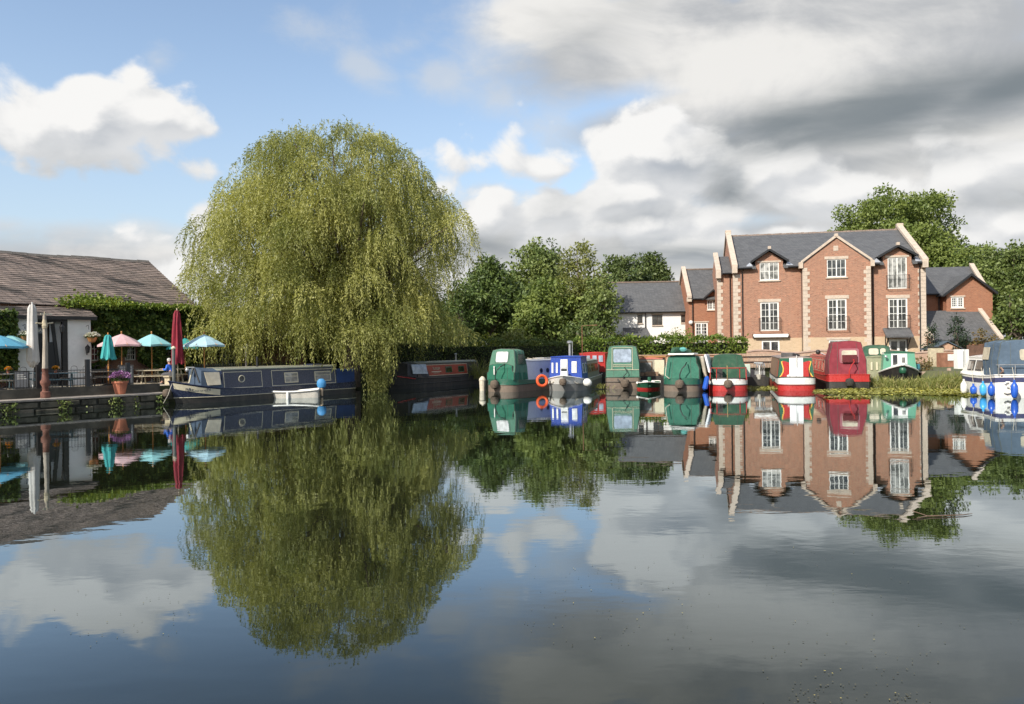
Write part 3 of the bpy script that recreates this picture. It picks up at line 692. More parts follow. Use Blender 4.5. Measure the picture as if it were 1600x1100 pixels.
b.poly([(gx0+.3, -.3, zer), (rx1, -.3, zer-.1), (rr_, 4.2, zrr)])
gsl = (gza-gze)/(gxc-gx0)
slab(b, (gx0-.35, -1.5, gze-.2), (gxc, -1.5, gza+.16), (gxc, 3.2, gza+.16), (gx0-.35, .2, gze-.2), .1); slab(b, (rx1+.25, -1.5, gze-.1), (gxc, -1.5, gza+.16), (gxc, 3.2, gza+.16), (rx1+.25, 8, gze-.1), .1)
b.build('roof', SLATE, wingr)
b = MB(); b.prism([(gx0-.38, -1.56, gze-.38), (gxc, -1.56, gza), (gxc, -1.56, gza+.2), (gx0-.38, -1.56, gze-.16)], (0, .05, 0)); b.prism([(rx1+.28, -1.56, gze-.28), (gxc, -1.56, gza), (gxc, -1.56, gza+.2), (rx1+.28, -1.56, gze-.06)], (0, .05, 0))
b.build('barge_board', BLACK, wingr)
b = MB(); a_, c_2 = fr_.pix(1518, 415, 4.2), fr_.pix(1541, 447, 0); b.prism([(a_[0]-.2, 4.2, a_[1]), (c_2[0]-.2, .3, c_2[1]), (c_2[0]+.15, .3, c_2[1]), (a_[0]+.2, 4.2, a_[1])], (0, 0, .22)); b.build('gable_coping', STONE, wingr)
win(wingr, wr, -1.2, 2, 3, 4, fw=.1, bw=.03); lintel(wingr, wr, -1.2, .12, .12)
MB().tube([(-2, -.36, zer-.05), (gx0, -.36, zer-.05)], .06, 6).build('gutter', BLACK, wingr)
MB().tube([(gx0-.12, -.34, zer-.1), (gx0-.12, -.08, zer-.45), (gx0-.12, -.08, .1)], .05, 6).build('downpipe', BLACK, wingr)

p = XY(1452, 61.5, 3); fo = Frame(p[0], p[1], G0, -R(4))
out = thing('outbuilding', 'single-storey outbuilding with grey slate roof and pale coping, lowest building on the right', 'outbuilding', (p[0], p[1], G0), -R(4))
zeo = fo.z(1500, 531); zro = fo.z(1500, 485, 3.0); ox1 = fo.x(1561); 
b = MB(); wall(b, [(0, zeo), (ox1, zeo)], 0, 0, []); b.poly([(ox1, 0, 0), (ox1, 6, 0), (ox1, 6, zeo), (ox1, 3, zro), (ox1, 0, zeo)]); b.poly([(0, 0, 0), (0, 6, 0), (0, 6, zeo), (0, 3, zro), (0, 0, zeo)]); b.build('wall', BR2, out)
b = MB(); slab(b, (0, -.25, zeo), (ox1, -.25, zeo), (ox1, 3, zro), (0, 3, zro)); slab(b, (ox1, 6.2, zeo), (0, 6.2, zeo), (0, 3, zro), (ox1, 3, zro)); b.build('roof', SLATE, out)
for xx in (.1, ox1): b = MB(); cop(b, (xx, -.3, zeo), (xx, 3.02, zro+.1), .34, .22); b.build('gable_coping', STONE, out, bevel=.02)

p = XY(1455, 59.6, 2.4); fs = Frame(p[0], p[1], G0, R(0))
shed = thing('garden_shed', 'small timber garden shed with low pitched felt roof right of the tall brick house', 'shed', (p[0], p[1], G0), 0)
sx1 = fs.x(1503); szl, sza = fs.z(1480, 545), fs.z(1480, 534); sxc = sx1/2
WOODP = pm('pinkish_timber', (.52, .33, .22), .8, .2, 3, streak=True)
b = MB(); b.prism([(.15, 0, 0), (sx1-.15, 0, 0), (sx1-.15, 0, szl), (sxc, 0, sza-.08), (.15, 0, szl)], (0, 1.4, 0)); b.build('wall', WOODP, shed)
b = MB(); 
for e in (-.05, sx1+.05): b.prism([(e, -.15, szl-.08), (sxc, -.15, sza), (sxc, -.15, sza+.07), (e, -.15, szl-.01)], (0, 1.7, 0))
b.build('roof', pm('felt_roof', (.09, .12, .15), .6, .2), shed)
# ================================================================ BOATS
def paint(name, col, rough=.32, dirt=.25, var=.14): return pm(name, col, rough, var, 1.6, bump=.001, dirt=dirt, streak=True)
P_BLACK = paint('hull_blacking', (.022, .021, .020), .55, .35); P_NAVY = paint('navy_boat_paint', (.022, .030, .062), .25, .1)
P_GREEN = paint('green_boat_paint', (.012, .10, .064), .4, .3); P_GREY = paint('grey_cabin_paint', (.62, .64, .68), .4, .25)
P_RED = paint('red_boat_paint', (.42, .030, .028), .3, .12); P_MAROON = paint('maroon_boat_paint', (.16, .018, .016), .35, .15)
P_WHITE = paint('white_boat_paint', (.74, .74, .71), .35, .28); P_CREAM = paint('cream_coach_line', (.62, .57, .42), .4, .2)
P_BLUE = paint('blue_boat_paint', (.014, .052, .31), .3, .1); P_DGREEN = paint('dark_green_boat_paint', (.018, .10, .055), .4, .2)
P_BROWN = paint('faded_brown_paint', (.26, .16, .10), .7, .6, .35); P_OLIVE = paint('olive_faded_paint', (.30, .31, .20), .6, .5, .3)
P_HULLGREY = paint('grey_hull_paint', (.30, .30, .29), .5, .3); P_YEL = paint('yellow_line_paint', (.80, .50, .08), .4, .1)
P_ROOFG = paint('grey_green_roof_paint', (.22, .24, .20), .6, .4); P_ROOFR = paint('dull_red_roof_paint', (.50, .16, .12), .6, .4)
P_TAUPE = paint('taupe_cabin_paint', (.34, .31, .25), .5, .4); P_RUST = paint('weathered_counter_steel', (.17, .13, .10), .7, .5, .3)
C_GREEN = pm('green_canvas', (.070, .185, .130), .8, .2, 2.2, bump=.012, dirt=.3); C_GREEN2 = pm('bright_green_canvas', (.005, .115, .070), .7, .2, 2.2, bump=.012, dirt=.15)
C_MAROON = pm('maroon_canvas', (.20, .016, .030), .75, .25, 2.2, bump=.014, dirt=.15); C_NAVY = pm('faded_navy_canvas', (.055, .085, .13), .75, .2, 2.2, bump=.008)
C_BLUE = pm('slate_blue_canvas', (.085, .13, .185), .75, .3, 1.2, bump=.02, dirt=.15); C_DGREEN = pm('dark_green_canvas', (.022, .085, .048), .8, .25, 2.5, bump=.012, dirt=.4)
VINYL = pm('milky_clear_vinyl', (.62, .63, .64), .15, .3, 5, spec=.8); VINYLB = pm('bluish_vinyl_window', (.30, .36, .44), .12, .35, 3, spec=.8)
VINYLT = pm('tan_vinyl_window', (.50, .45, .34), .2, .2, 3, spec=.8)
STEEL = pm('galvanised_steel', (.42, .42, .41), .4, .2, 5, metal=.6); ROPE = pm('pale_rope', (.55, .50, .40), .9, .2, 8)
RUBBER = pm('rope_fender_dark', (.13, .10, .075), .95, .3, 12, bump=.02); BRASS = pm('brass', (.55, .40, .18), .3, .2, 5, metal=.9)
WOODB = pm('varnished_wood', (.36, .17, .06), .5, .3, 5, streak=True)
ORANGE = pm('orange_plastic', (.75, .11, .03), .5, .15, 4)
FBLUE = pm('blue_fender_vinyl', (.02, .10, .50), .3, .15, 4); FSKY = pm('sky_blue_fender_vinyl', (.06, .38, .80), .3, .1, 4); FWHITE = pm('white_fender_vinyl', (.78, .77, .72), .4, .12, 4, dirt=.2)

SEAM = pm('weathered_webbing', (.10, .11, .09), .9, .3, 6)
class Boat:
    def __init__(s, name, label, cat, px, D, th, L, B=2.08, bow_near=False, g0=.58, gb=1.0, rb=2.4, rs=.8, rake=.35, square=False, group=None):
        x, y = XY(px, D, 0); th = R(th); hx, hy = math.sin(th), math.cos(th)
        if bow_near: x, y = x+hx*L, y+hy*L; rz = math.atan2(-hy, -hx)
        else: rz = math.atan2(hy, hx)
        s.r = thing(name, label, cat, (x, y, 0), rz, group); s.f = Frame(x, y, 0, rz)
        s.L, s.B, s.g0, s.gb, s.rb, s.rs, s.rake, s.sq = L, B, g0, gb, rb, rs, rake, square
        xs = [0, .02, .08, .2, .4, .65, 1.0] if not square else [0, .03, .1, .5, 1.0]
        xs = [q*rs/1.0 for q in xs]; n = 6; xs += [rs+(L-rb-rs)*i/n for i in range(1, n+1)]
        xs += [L-rb+rb*q for q in (.15, .3, .45, .6, .72, .82, .9, .96, .99, 1.0)]
        s.xs = xs
    def hb(s, x):
        h_ = s.B/2
        if x < s.rs: t = (s.rs-x)/s.rs; k = (max(0, 1-t**(2.3 if not s.sq else 9)))**(1/(2.3 if not s.sq else 5)); return max(.02, h_*k)
        if x > s.L-s.rb: t = (x-(s.L-s.rb))/s.rb; return max(.03, h_*(max(0, 1-t**2.1))**.85)
        return h_
    def sheer(s, x):
        t = max(0, (x-(s.L-s.rb*1.5))/(s.rb*1.5)); return s.g0+(s.gb-s.g0)*t*t+(.10*max(0, 1-x/2.0)**2)
    def loop(s, zf, out=0.0):
        a, b = [], []
        for x in s.xs:
            z = zf(x) if callable(zf) else zf; t = max(0, (x-(s.L-s.rb))/s.rb); sh = s.sheer(x)
            xr = x-s.rake*max(0, (sh-z))/max(.3, sh)*t**2; flare = 1-.30*t*max(0, sh-z)/max(.3, sh)
            h_ = s.hb(x)*flare+out; a.append((xr+(out if x == s.xs[-1] else 0)-(out if x == 0 else 0), h_, z)); b.append((xr+(out if x == s.xs[-1] else 0)-(out if x == 0 else 0), -h_, z))
        return a+b[::-1]
    def band(s, name, z0, z1, mat, out=0.0, label=None):
        b = MB(); b.loft([s.loop(z0, out), s.loop(z1, out)], caps=False); o = b.build(name, mat, s.r, smooth=True)
        if label: o['label'] = label
        return o
    def deck(s, mat, dz=-.03, name='deck'):
        b = MB(); lo = s.loop(lambda x: s.sheer(x)+dz, -.01); n = len(lo)
        for i in range(n//2-1): b.poly([lo[i], lo[i+1], lo[n-2-i], lo[n-1-i]])
        return b.build(name, mat, s.r)
    def strake(s, mat, z=None, r=.03, name='rubbing_strake', out=.012):
        lo = s.loop((lambda x: s.sheer(x)) if z is None else z, out); b = MB(); b.tube(lo+[lo[0]], r, 6, caps=False); return b.build(name, mat, s.r, smooth=True)
    def cab(s, x0, x1, z1, wall_m, roof_m, wb=None, wt=None, z0=None, slope0=0.0, slope1=0.0, name='cabin', camber=.08, over=.04):
        wb = wb or s.B/2-.13; wt = wt or wb-.14; z0 = z0 if z0 is not None else s.g0-.08; s.c = (x0, x1, z0, z1, wb, wt)
        b = MB(); se = []
        for xb, xt in ((x0, x0+slope0), (x1, x1-slope1)):
            se.append([(xb, wb, z0), (xt, wt, z1), (xt, wt*.5, z1+camber*.6), (xt, 0, z1+camber), (xt, -wt*.5, z1+camber*.6), (xt, -wt, z1), (xb, -wb, z0)])
        b.loft(se); o = b.build(name, wall_m, s.r)
        b = MB(); se = []
        for xt in (x0+slope0-over, x1-slope1+over):
            q = [(wt+.035, z1-.02), (wt+.03, z1+.03), (wt*.5, z1+camber*.6+.03), (0, z1+camber+.03), (-wt*.5, z1+camber*.6+.03), (-wt-.03, z1+.03), (-wt-.035, z1-.02)]
            se.append([(xt, y, z) for y, z in q])
        b.loft(se); b.build('cabin_roof', roof_m, s.r)
        return o
    def sy(s, z, side, out=0.0):
        x0, x1, z0, z1, wb, wt = s.c; return side*(wb+(wt-wb)*(z-z0)/(z1-z0)+out)
    def panel(s, xa, xb, za, zb, side, name, mat, parent=None, out=.012, dp=.02, skew=0.0):
        b = MB(); o_ = side*dp
        b.prism([(xa, s.sy(za, side, out-dp), za), (xb, s.sy(za, side, out-dp), za), (xb-skew, s.sy(zb, side, out-dp), zb), (xa+skew, s.sy(zb, side, out-dp), zb)], (0, o_, 0)); return b.build(name, mat, parent or s.r)
    def outline(s, xa, xb, za, zb, side, mat, w_=.03, name='coach_line', out=.016):
        b = MB()
        for q in ((xa, xb, za, za+w_), (xa, xb, zb-w_, zb), (xa, xa+w_, za+w_, zb-w_), (xb-w_, xb, za+w_, zb-w_)):
            x0, x1, z0, z1 = q
            b.prism([(x0, s.sy(z0, side, out-.01), z0), (x1, s.sy(z0, side, out-.01), z0), (x1, s.sy(z1, side, out-.01), z1), (x0, s.sy(z1, side, out-.01), z1)], (0, side*.01, 0))
        return b.build(name, mat, s.r)
    def window(s, xa, xb, za, zb, side, fm_=None, gm=None, split=True):
        o = s.panel(xa, xb, za, zb, side, 'window', fm_ or BRASS, out=.03, dp=.03); e = .05
        if split:
            zm = za+(zb-za)*.62; s.panel(xa+e, xb-e, za+e, zm-.015, side, 'pane', gm or glass_dark, o, out=.036, dp=.008); s.panel(xa+e, xb-e, zm+.015, zb-e, side, 'pane', gm or glass_dark, o, out=.036, dp=.008)
        else: s.panel(xa+e, xb-e, za+e, zb-e, side, 'pane', gm or glass_dark, o, out=.036, dp=.008)
        return o
    def porthole(s, x, z, side, r=.16, m=None):
        y = s.sy(z, side, .02); o = MB().tube([(x+r*math.cos(a), y, z+r*math.sin(a)) for a in np.linspace(0, 2*math.pi, 17)], .028, 6, False).build('porthole', m or BRASS, s.r, smooth=True)
        MB().prism([(x+r*math.cos(a), y-side*.02, z+r*math.sin(a)) for a in np.linspace(0, 2*math.pi, 13)[:-1]], (0, side*.025, 0)).build('pane', glass_dark, o); return o
    def hood(s, x0, x1, zt, mat, w_=None, z0=None, slope0=.15, slope1=.3, rnd=.5, name='canopy', wt=None):
        w_ = w_ or s.B/2-.06; wt = wt or w_*.86; z0 = z0 if z0 is not None else s.g0+.02; s.h = (x0, x1, z0, zt, w_, wt, slope0)
        def sec(x, k, dz=0):
            pts = [(w_*k, z0), (w_*k*.985, z0+(zt-z0)*.45), (wt*k*1.02, zt-.42+dz)]
            for i in range(1, 6):
                a = math.pi/2*i/5; pts.append((wt*k*(1-.42*rnd*(1-math.cos(a))*1.0-.55*max(0, i-3)/2), zt-.42+dz+.42*math.sin(a)))
            pts = pts+[(-y, z) for y, z in pts[::-1]]; return [(x+random.uniform(-.012, .012), y*(1+random.uniform(-.015, .010)), z+random.uniform(-.018, .012)*(z > z0+.1)) for y, z in pts]
        b = MB(); n = 5; secs = []
        def shear(sc, s0): return [(x+s0*max(0, (z-z0)/(zt-z0)), y, z) for x, y, z in sc]
        for i in range(n+1):
            x = x0+(x1-x0)*i/n; sh = slope0*(1-i/n)-slope1*(i/n); dz = -.035*(i % 2)
            if i == 0: secs.append(shear(sec(x, .985, -.02), sh))
            secs.append(shear([(q[0]+(.04 if i == 0 else 0), q[1], q[2]) for q in sec(x, 1.0, dz)], sh))
        b.loft(secs); o = b.build(name, mat, s.r)
        q = secs[1]; e = MB(); e.tube([(p[0]-.008, p[1]*1.005, p[2]+.004) for p in q], .014, 5)
        for f_ in (.55,):
            for sg_ in (-1, 1): e.tube([(x0+slope0*max(0, (z-z0)/(zt-z0))-.008, sg_*w_*f_*(1-.1*(z-z0)/(zt-z0)), z) for z in (z0+.02, (z0+zt)/2, zt-.12)], .009, 4)
        for k_ in (2, 4):
            q = secs[k_+1]; e.tube([(p[0], p[1]*1.004, p[2]+.004) for p in q], .010, 4)
        e.build('seam', SEAM, o); return o
    def hood_win(s, ya, yb, za, zb, mat, out=.012, name='clear_panel'):
        """window panel in the near end face of the hood"""
        x0, x1, z0, zt, w_, wt, sl_ = s.h; xf = lambda z: x0+sl_*(z-z0)/(zt-z0)-out-.01
        r = .07; pts = [(ya+r, za), (yb-r, za), (yb, za+r), (yb, zb-r), (yb-r, zb), (ya+r, zb), (ya, zb-r), (ya, za+r)]
        return MB().prism([(xf(z), y, z) for y, z in pts], (.02, 0, 0)).build(name, mat, s.r)
    def hood_side(s, xa, xb, za, zb, side, mat, skew=0.0, name='clear_panel'):
        x0, x1, z0, zt, w_, wt, sl_ = s.h
        def yy(z): t = (z-z0)/(zt-z0); return side*((w_*.985+(wt*1.02-w_*.985)*max(0, (t-.45)/.4)) + .004)
        return MB().prism([(xa, yy(za), za), (xb, yy(za), za), (xb-skew, yy(zb), zb), (xa+skew, yy(zb), zb)], (0, side*.025, 0)).build(name, mat, s.r)
    def tiller(s, mat=None, x=-.12):
        g_ = s.g0; b = MB().tube([(x, 0, g_-.1), (x, 0, g_+.3), (x+.02, -.12, g_+.62), (x+.1, -.28, g_+.80), (x+.55, -.3, g_+.95)], .032, 6); return b.build('tiller', mat or BLACK, s.r, smooth=True)
    def button(s, x=-.18, z=.32, r=.24, y=0.0, mat=None):
        return MB().lathe([(.05, -r), (r*.8, -r*.75), (r, -.05), (r, .05), (r*.8, r*.75), (.05, r)], (x, y, z), 12).build('rope_fender', mat or RUBBER, s.r, smooth=True)
    def rail(s, pts, r, mat, name='rail', n=6): return MB().tube(pts, r, n).build(name, mat, s.r, smooth=True)

# ---- B1 navy narrowboat moored along the quay
B1 = Boat('narrowboat', 'long navy narrowboat with cream coach lines moored in front of the willow', 'narrowboat', 264, 37.5, 37.5, 11.4, bow_near=True, g0=.62, gb=1.12, rb=2.5)
s = B1; s.band('hull', -.3, .28, P_BLACK); s.band('topside', .28, s.sheer, P_NAVY, .004); s.deck(P_NAVY); s.strake(P_CREAM, .29, .018, 'hull_line'); s.strake(P_NAVY)
s.cab(1.75, 9.05, 1.60, P_NAVY, P_ROOFG, camber=.06)
fx = lambda px: s.f.pix(px, 580, 1.0)[0]
for a, b_ in ((412, 352), (537, 427)): s.outline(max(1.82, fx(a)), min(8.98, fx(b_)), .66, 1.50, 1, P_CREAM)
for a, b_ in ((468, 447), (519, 494)): s.window(fx(a), fx(b_), .80, 1.36, 1, P_CREAM, glass_net)
s.porthole(fx(380), 1.12, 1, .17, P_CREAM); s.porthole(4.0, 1.12, -1, .17, P_CREAM)
s.rail([(1.8, .80, 1.70), (8.9, .80, 1.70)], .018, P_CREAM, 'handrail'); s.rail([(1.8, -.80, 1.70), (8.9, -.80, 1.70)], .018, P_CREAM, 'handrail')
MB().box(2.4, 3.1, -.4, .4, 1.68, 1.78).build('roof_box', P_NAVY, s.r, bevel=.02); MB().tube([(6.2, -.35, 1.6), (6.2, -.35, 2.25)], .06, 8).build('chimney', BLACK, s.r)
# cratch cover: ridge pole forward from the cabin with canvas sloping to both gunwales
x0c, x1c = 9.05, 10.05; zg = s.sheer(9.6)
b = MB(); prof = lambda x, top, wd: [(x, wd, zg-.03), (x, .62, top-.16), (x, .10, top), (x, -.10, top), (x, -.62, top-.16), (x, -wd, zg-.03)]
b.loft([prof(x0c, 1.68, .93), prof(x1c, 1.76, .60)]); b.build('front_cover', C_NAVY, s.r)
b = MB(); 
b.prism([(x0c+.12, .90, zg+.12), (x1c-.28, .72, zg+.10), (x1c-.12, .64, 1.52), (x0c+.12, .74, 1.50)], (0, .05, 0)); b.build('vinyl_window', VINYLT, s.r)
MB().tube([(x1c+.05, .5, 1.02), (x1c+.05, .05, 1.74)], .03, 5).tube([(x1c+.05, -.5, 1.02), (x1c+.05, -.05, 1.74)], .03, 5).build('front_frame', P_BLACK, s.r)
s.rail([(x1c+.3, 0, .98), (x1c+.1, 0, 1.74)], .035, P_CREAM, 'centre_post'); s.rail([(x1c+.02, 0, 1.76), (x1c+.45, 0, 1.77)], .03, P_WHITE, 'plank')
MB().sphere((x1c+.38, 0, 1.64), .11, 10).build('headlight', STEEL, s.r, smooth=True)
# name panel on the bow
lo = s.loop(lambda x: s.sheer(x)-.36, .012); hi_ = s.loop(lambda x: s.sheer(x)-.07, .012); idx = [i for i, p_ in enumerate(lo[:len(s.xs)]) if 9.2 < p_[0] < 11.25]
b = MB(); b.loft([[lo[i] for i in idx], [hi_[i] for i in idx]], caps=False, closed=False); npn = b.build('name_panel', P_CREAM, s.r)
i0, i1 = idx[1], idx[-3]; pa, pb = Vector(lo[i1]), Vector(lo[i0]); md = (Vector(lo[i0])+Vector(hi_[i0])+Vector(lo[i1])+Vector(hi_[i1]))/4
text(npn, 'BREIDDEN', .25, md+Vector((.02, .05, 0)), (R(90), 0, math.atan2(pb.y-pa.y, pb.x-pa.x)), P_NAVY)
MB().box(.35, 1.72, -.86, .86, .6, 1.42).build('stern_cover', pm('royal_blue_canvas', (.015, .045, .15), .7, .2), s.r, bevel=.06)
s.button(11.5, .55, .2); s.button(-.15, .35, .2)
MB().tube([(11.2, 0, 1.1), (11.7, .5, .5), (12.0, .6, .1)], .015, 4).build('mooring_rope', ROPE, s.r)

# ---- dinghy alongside with blue-hooded outboard
B1d = Boat('dinghy', 'small weathered white dinghy with blue hooded outboard beside the long navy narrowboat', 'dinghy', 499, 41.9, -100, 3.1, 1.2, g0=.33, gb=.42, rb=1.3, rs=.3, rake=.3, square=True)
s = B1d; GF = pm('weathered_white_fibreglass', (.55, .53, .47), .5, .25, 3, dirt=.4)
s.band('hull', -.12, s.sheer, GF); s.deck(GF, -.12, 'inner_floor'); s.strake(FWHITE, None, .06, 'gunwale_tube')
MB().box(.9, 1.15, -.5, .5, .2, .27).build('thwart', WOODB, s.r); MB().box(1.9, 2.1, -.45, .45, .2, .28).build('thwart', WOODB, s.r)
ob = MB().lathe([(.05, -.05), (.16, 0), (.2, .15), (.19, .34), (.1, .46), (.03, .48)], (-.12, 0, .52), 12, 1.25, .8).build('outboard_hood', pm('light_blue_canvas', (.05, .24, .50), .6, .15), s.r, smooth=True)
MB().tube([(-.12, 0, .5), (-.14, 0, 0.05)], [.09, .06], 8).build('outboard_leg', pm('beige_metal', (.6, .45, .3), .5), s.r); MB().tube([(1.6, .62, .34), (1.6, .70, -.02)], [.07, .06], 8).build('fender', FWHITE, s.r)

# ---- B2 dark narrowboat with red panel
B2 = Boat('narrowboat', 'black narrowboat with a brick-red side panel in the shade right of the willow', 'narrowboat', 604, 48.8, 31, 10.6, bow_near=True, g0=.6, gb=1.05, rb=2.5)
s = B2; s.band('hull', -.3, s.sheer, P_BLACK); s.deck(P_BLACK); s.strake(P_BLACK, .3, .03); s.strake(P_BLACK)
s.cab(.9, 8.5, 1.62, paint('black_cabin_paint', (.03, .028, .03), .4), P_ROOFG, slope0=.5)
fx = lambda px: s.f.pix(px, 580, .95)[0]
xa, xb_ = fx(732), fx(667); pr = s.panel(xa, xb_, .78, 1.48, 1, 'red_panel', paint('brick_red_panel', (.30, .045, .025), .35), skew=.06); s.outline(xa, xb_, .76, 1.50, 1, P_CREAM, .028, out=.02)
for a, b_ in ((727, 718), (708, 698)): s.window(fx(a), fx(b_), .92, 1.34, 1, P_DGREEN, glass_pub, False)
o = s.panel(fx(691), fx(676), 1.0, 1.05, 1, 'sign_ornament', P_CREAM, out=.03, dp=.015)
yt = s.sy(1.2, 1, .03); text(s.r, 'TUSKER', .24, ((fx(676)+fx(691))/2, yt, 1.22), (R(96), 0, math.pi), P_CREAM); text(s.r, 'MIDDLEWICH', .11, ((fx(674)+fx(693))/2, yt+.02, .93), (R(96), 0, math.pi), P_CREAM)
zg = s.sheer(8.8); b = MB(); prof = lambda x, top, wd: [(x, wd, zg-.02), (x, .70, top-.12), (x, .10, top), (x, -.10, top), (x, -.70, top-.12), (x, -wd, zg-.02)]
b.loft([prof(7.35, 1.70, .97), prof(9.35, 1.72, .72)]); fc_ = b.build('front_cover', pm('charcoal_canvas', (.05, .052, .06), .7, .2), s.r)
MB().prism([(7.6, .96, .92), (9.0, .84, .95), (9.1, .76, 1.56), (7.6, .80, 1.55)], (0, .06, 0)).build('vinyl_window', VINYLB, s.r)
MB().tube([(3.1, .1, 1.6), (3.1, .1, 2.15)], .06, 8).lathe([(.1, 0), (.11, .05), (.07, .09)], (3.1, .1, 2.14), 10).build('chimney', STEEL, s.r); s.rail([(1.6, .78, 1.72), (7.4, .78, 1.72)], .02, P_CREAM, 'handrail')
MB().tube([(x, 1.0*s.hb(x)+.03, s.sheer(x)-.1) for x in (8.9, 9.3, 9.7, 10.1)], .035, 5).build('bow_stripe', P_RED, s.r)

# ---- B3 green stern hood, grey cabin
B3 = Boat('narrowboat', 'grey-sided narrowboat with rounded green stern hood and one square white window', 'narrowboat', 776, 44.6, 36, 9.5, g0=.66, gb=1.0, rs=.9, group='narrowboats moored side by side along the far bank')
s = B3; s.band('hull', -.3, .42, P_RUST); s.band('topside', .42, s.sheer, P_GREEN, .006); s.deck(P_GREEN); s.strake(P_GREEN, .43, .03)
s.cab(1.6, 8.0, 1.75, P_GREY, paint('pale_roof_paint', (.50, .51, .52), .6, .4))
for x in (3.4, 4.1, 6.0): s.porthole(x, 1.15, -1, .12, P_BLACK)
lower = s.hood(.35, 1.75, 1.62, C_GREEN2, slope0=.06, slope1=0, name='lower_hood', rnd=.1)
s.hood(.40, 1.85, 2.50, C_GREEN, slope0=.30, slope1=.22, rnd=.55, w_=.97)
x0 = .35
s.hood_win(-.42, .45, 1.72, 2.34, VINYL, out=.035); s.hood_side(.88, 1.62, 1.62, 2.16, -1, VINYLT, .10); s.hood_side(.82, 1.68, 1.58, 2.2, -1, C_DGREEN, .10, 'window_surround')
s.tiller(); s.button(-.2, .45, .26); MB().box(.28, .31, .35, .42, 1.0, 1.5).build('reflective_tape', P_WHITE, s.r)
b = MB()
for k in range(6): b.tube([(3+.5*k, -.5, 1.86), (3.9+.6*k, .5, 1.9)], .03, 5)
b.build('roof_poles', pm('old_timber', (.42, .37, .30), .9, .3), s.r)
MB().box(4.5, 5.6, -.35, .35, 1.80, 1.93).build('roof_box', STEEL, s.r, bevel=.02); s.rail([(2.4, -.78, 1.84), (7.8, -.78, 1.84)], .022, P_WHITE, 'handrail')

# ---- buoy post between B2 and B3
o = MB().lathe([(.14, -.3), (.17, 0), (.19, .55), (.15, .7)], (0, 0, 0), 12).lathe([(.22, .62), (.18, .74), (.06, .86), (.02, .87)], (0, 0, 0), 12).build('mooring_post', pm('stained_cream_plastic', (.66, .60, .48), .6, .25, 4, dirt=.4)); p_ = XY(754, 46.2, 0); o.location = (p_[0], p_[1], 0); tag(o, 'short pale post with rusty cap beside the grey boat\'s green stern', 'post')
p_ = XY(736+9, 55, 0); 

# ---- B4 blue cruiser, bow near
B4 = Boat('canal_boat', 'bright blue cabin boat with white bow and tall flue, pointing out from the bank', 'boat', 879, 44.0, 13, 11.5, 2.15, bow_near=True, g0=.62, gb=.92, rb=1.7, rake=.55, group='narrowboats moored side by side along the far bank')
s = B4; s.band('hull', -.3, .42, P_HULLGREY); s.band('topside', .42, s.sheer, P_WHITE, .006); s.deck(P_WHITE); s.strake(P_WHITE, None, .035)
s.cab(1.0, 7.6, 1.65, P_TAUPE, P_ROOFG); tc_ = s.c
fx = lambda px: s.f.pix(px, 580, 1.0)[0]
for i, x in enumerate((7.0, 6.2, 5.2, 4.6, 3.8, 3.0, 2.2)): s.window(x-.42, x, .95, 1.48, 1, WOODB, glass_dark, False)
s.cab(7.6, 10.35, 1.98, P_BLUE, P_BLUE, wb=.99, wt=.88, slope1=.12, name='wheelhouse', camber=.05)
s.window(8.2, 8.75, 1.0, 1.6, 1, P_WHITE, glass_net, False); s.window(9.2, 9.75, 1.0, 1.6, 1, P_WHITE, glass_net, False)
def front(x, ya, yb, za, zb, mat, nm, par=None, sl_=.09): return MB().prism([(x-sl_*(z-.6), y, z) for y, z in ((ya, za), (yb, za), (yb, zb), (ya, zb))], (.03, 0, 0)).build(nm, mat, par or s.r)
fw_ = front(10.36, .36, .66, 1.05, 1.72, P_WHITE, 'window'); front(10.38, .40, .62, 1.1, 1.67, VINYL, 'pane', fw_)
fw_ = front(10.36, -.30, .12, .92, 1.84, P_WHITE, 'door'); front(10.38, -.26, .08, 1.35, 1.8, VINYL, 'pane', fw_); front(10.38, -.26, .08, 1.0, 1.3, glass_dark, 'pane', fw_)
for y in (-.78, -.52): front(10.36, y-.05, y+.05, 1.05, 1.65, P_WHITE, 'slit_window')
MB().tube([(8.3, -.05, 2.0), (8.3, -.05, 2.75)], .075, 10).lathe([(.17, 0), (.18, .08), (.06, .16)], (8.3, -.05, 2.8), 12).build('flue', STEEL, s.r, smooth=True); s.rail([(9.2, .25, 2.0), (9.2, .25, 2.9)], .02, STEEL, 'mast'); s.rail([(7.0, .55, 1.7), (7.0, .55, 3.9), (7.0, 1.5, 3.92)], .022, pm('rusty_pole', (.25, .10, .06), .8), 'aerial_pole')
s.button(11.35, .55, .22); MB().tube([(11.2, -.1, .85), (10.8, -.75, .48), (10.2, -1.05, .4), (9.6, -1.12, .62)], .02, 5).tube([(11.2, .1, .85), (10.8, .75, .45), (10.2, 1.05, .4), (9.2, 1.12, .65)], .02, 5).build('mooring_rope', ROPE, s.r)
MB().box(10.5, 10.9, -.2, .2, .85, 1.15).build('bow_locker', P_WHITE, s.r, bevel=.03)
o = MB().sphere((0, 0, 0), .27, 14, .9).build('fender', FWHITE, None, smooth=True); q = P(918, 598, 44.4); o.location = q; o.rotation_euler = (0, R(35), 0); tag(o, 'big round white fender hanging on the side of the bright blue boat', 'fender')
# life ring
o = MB().tube([(.30*math.cos(a), 0, .30*math.sin(a)) for a in np.linspace(0, 2*math.pi, 25)], .085, 8, False).build('life_ring', ORANGE, None, smooth=True); o.location = P(847, 595, 44.8); o.rotation_euler = (R(-8), 0, R(20)); tag(o, 'orange life ring hanging between the grey boat and the bright blue boat', 'life ring')

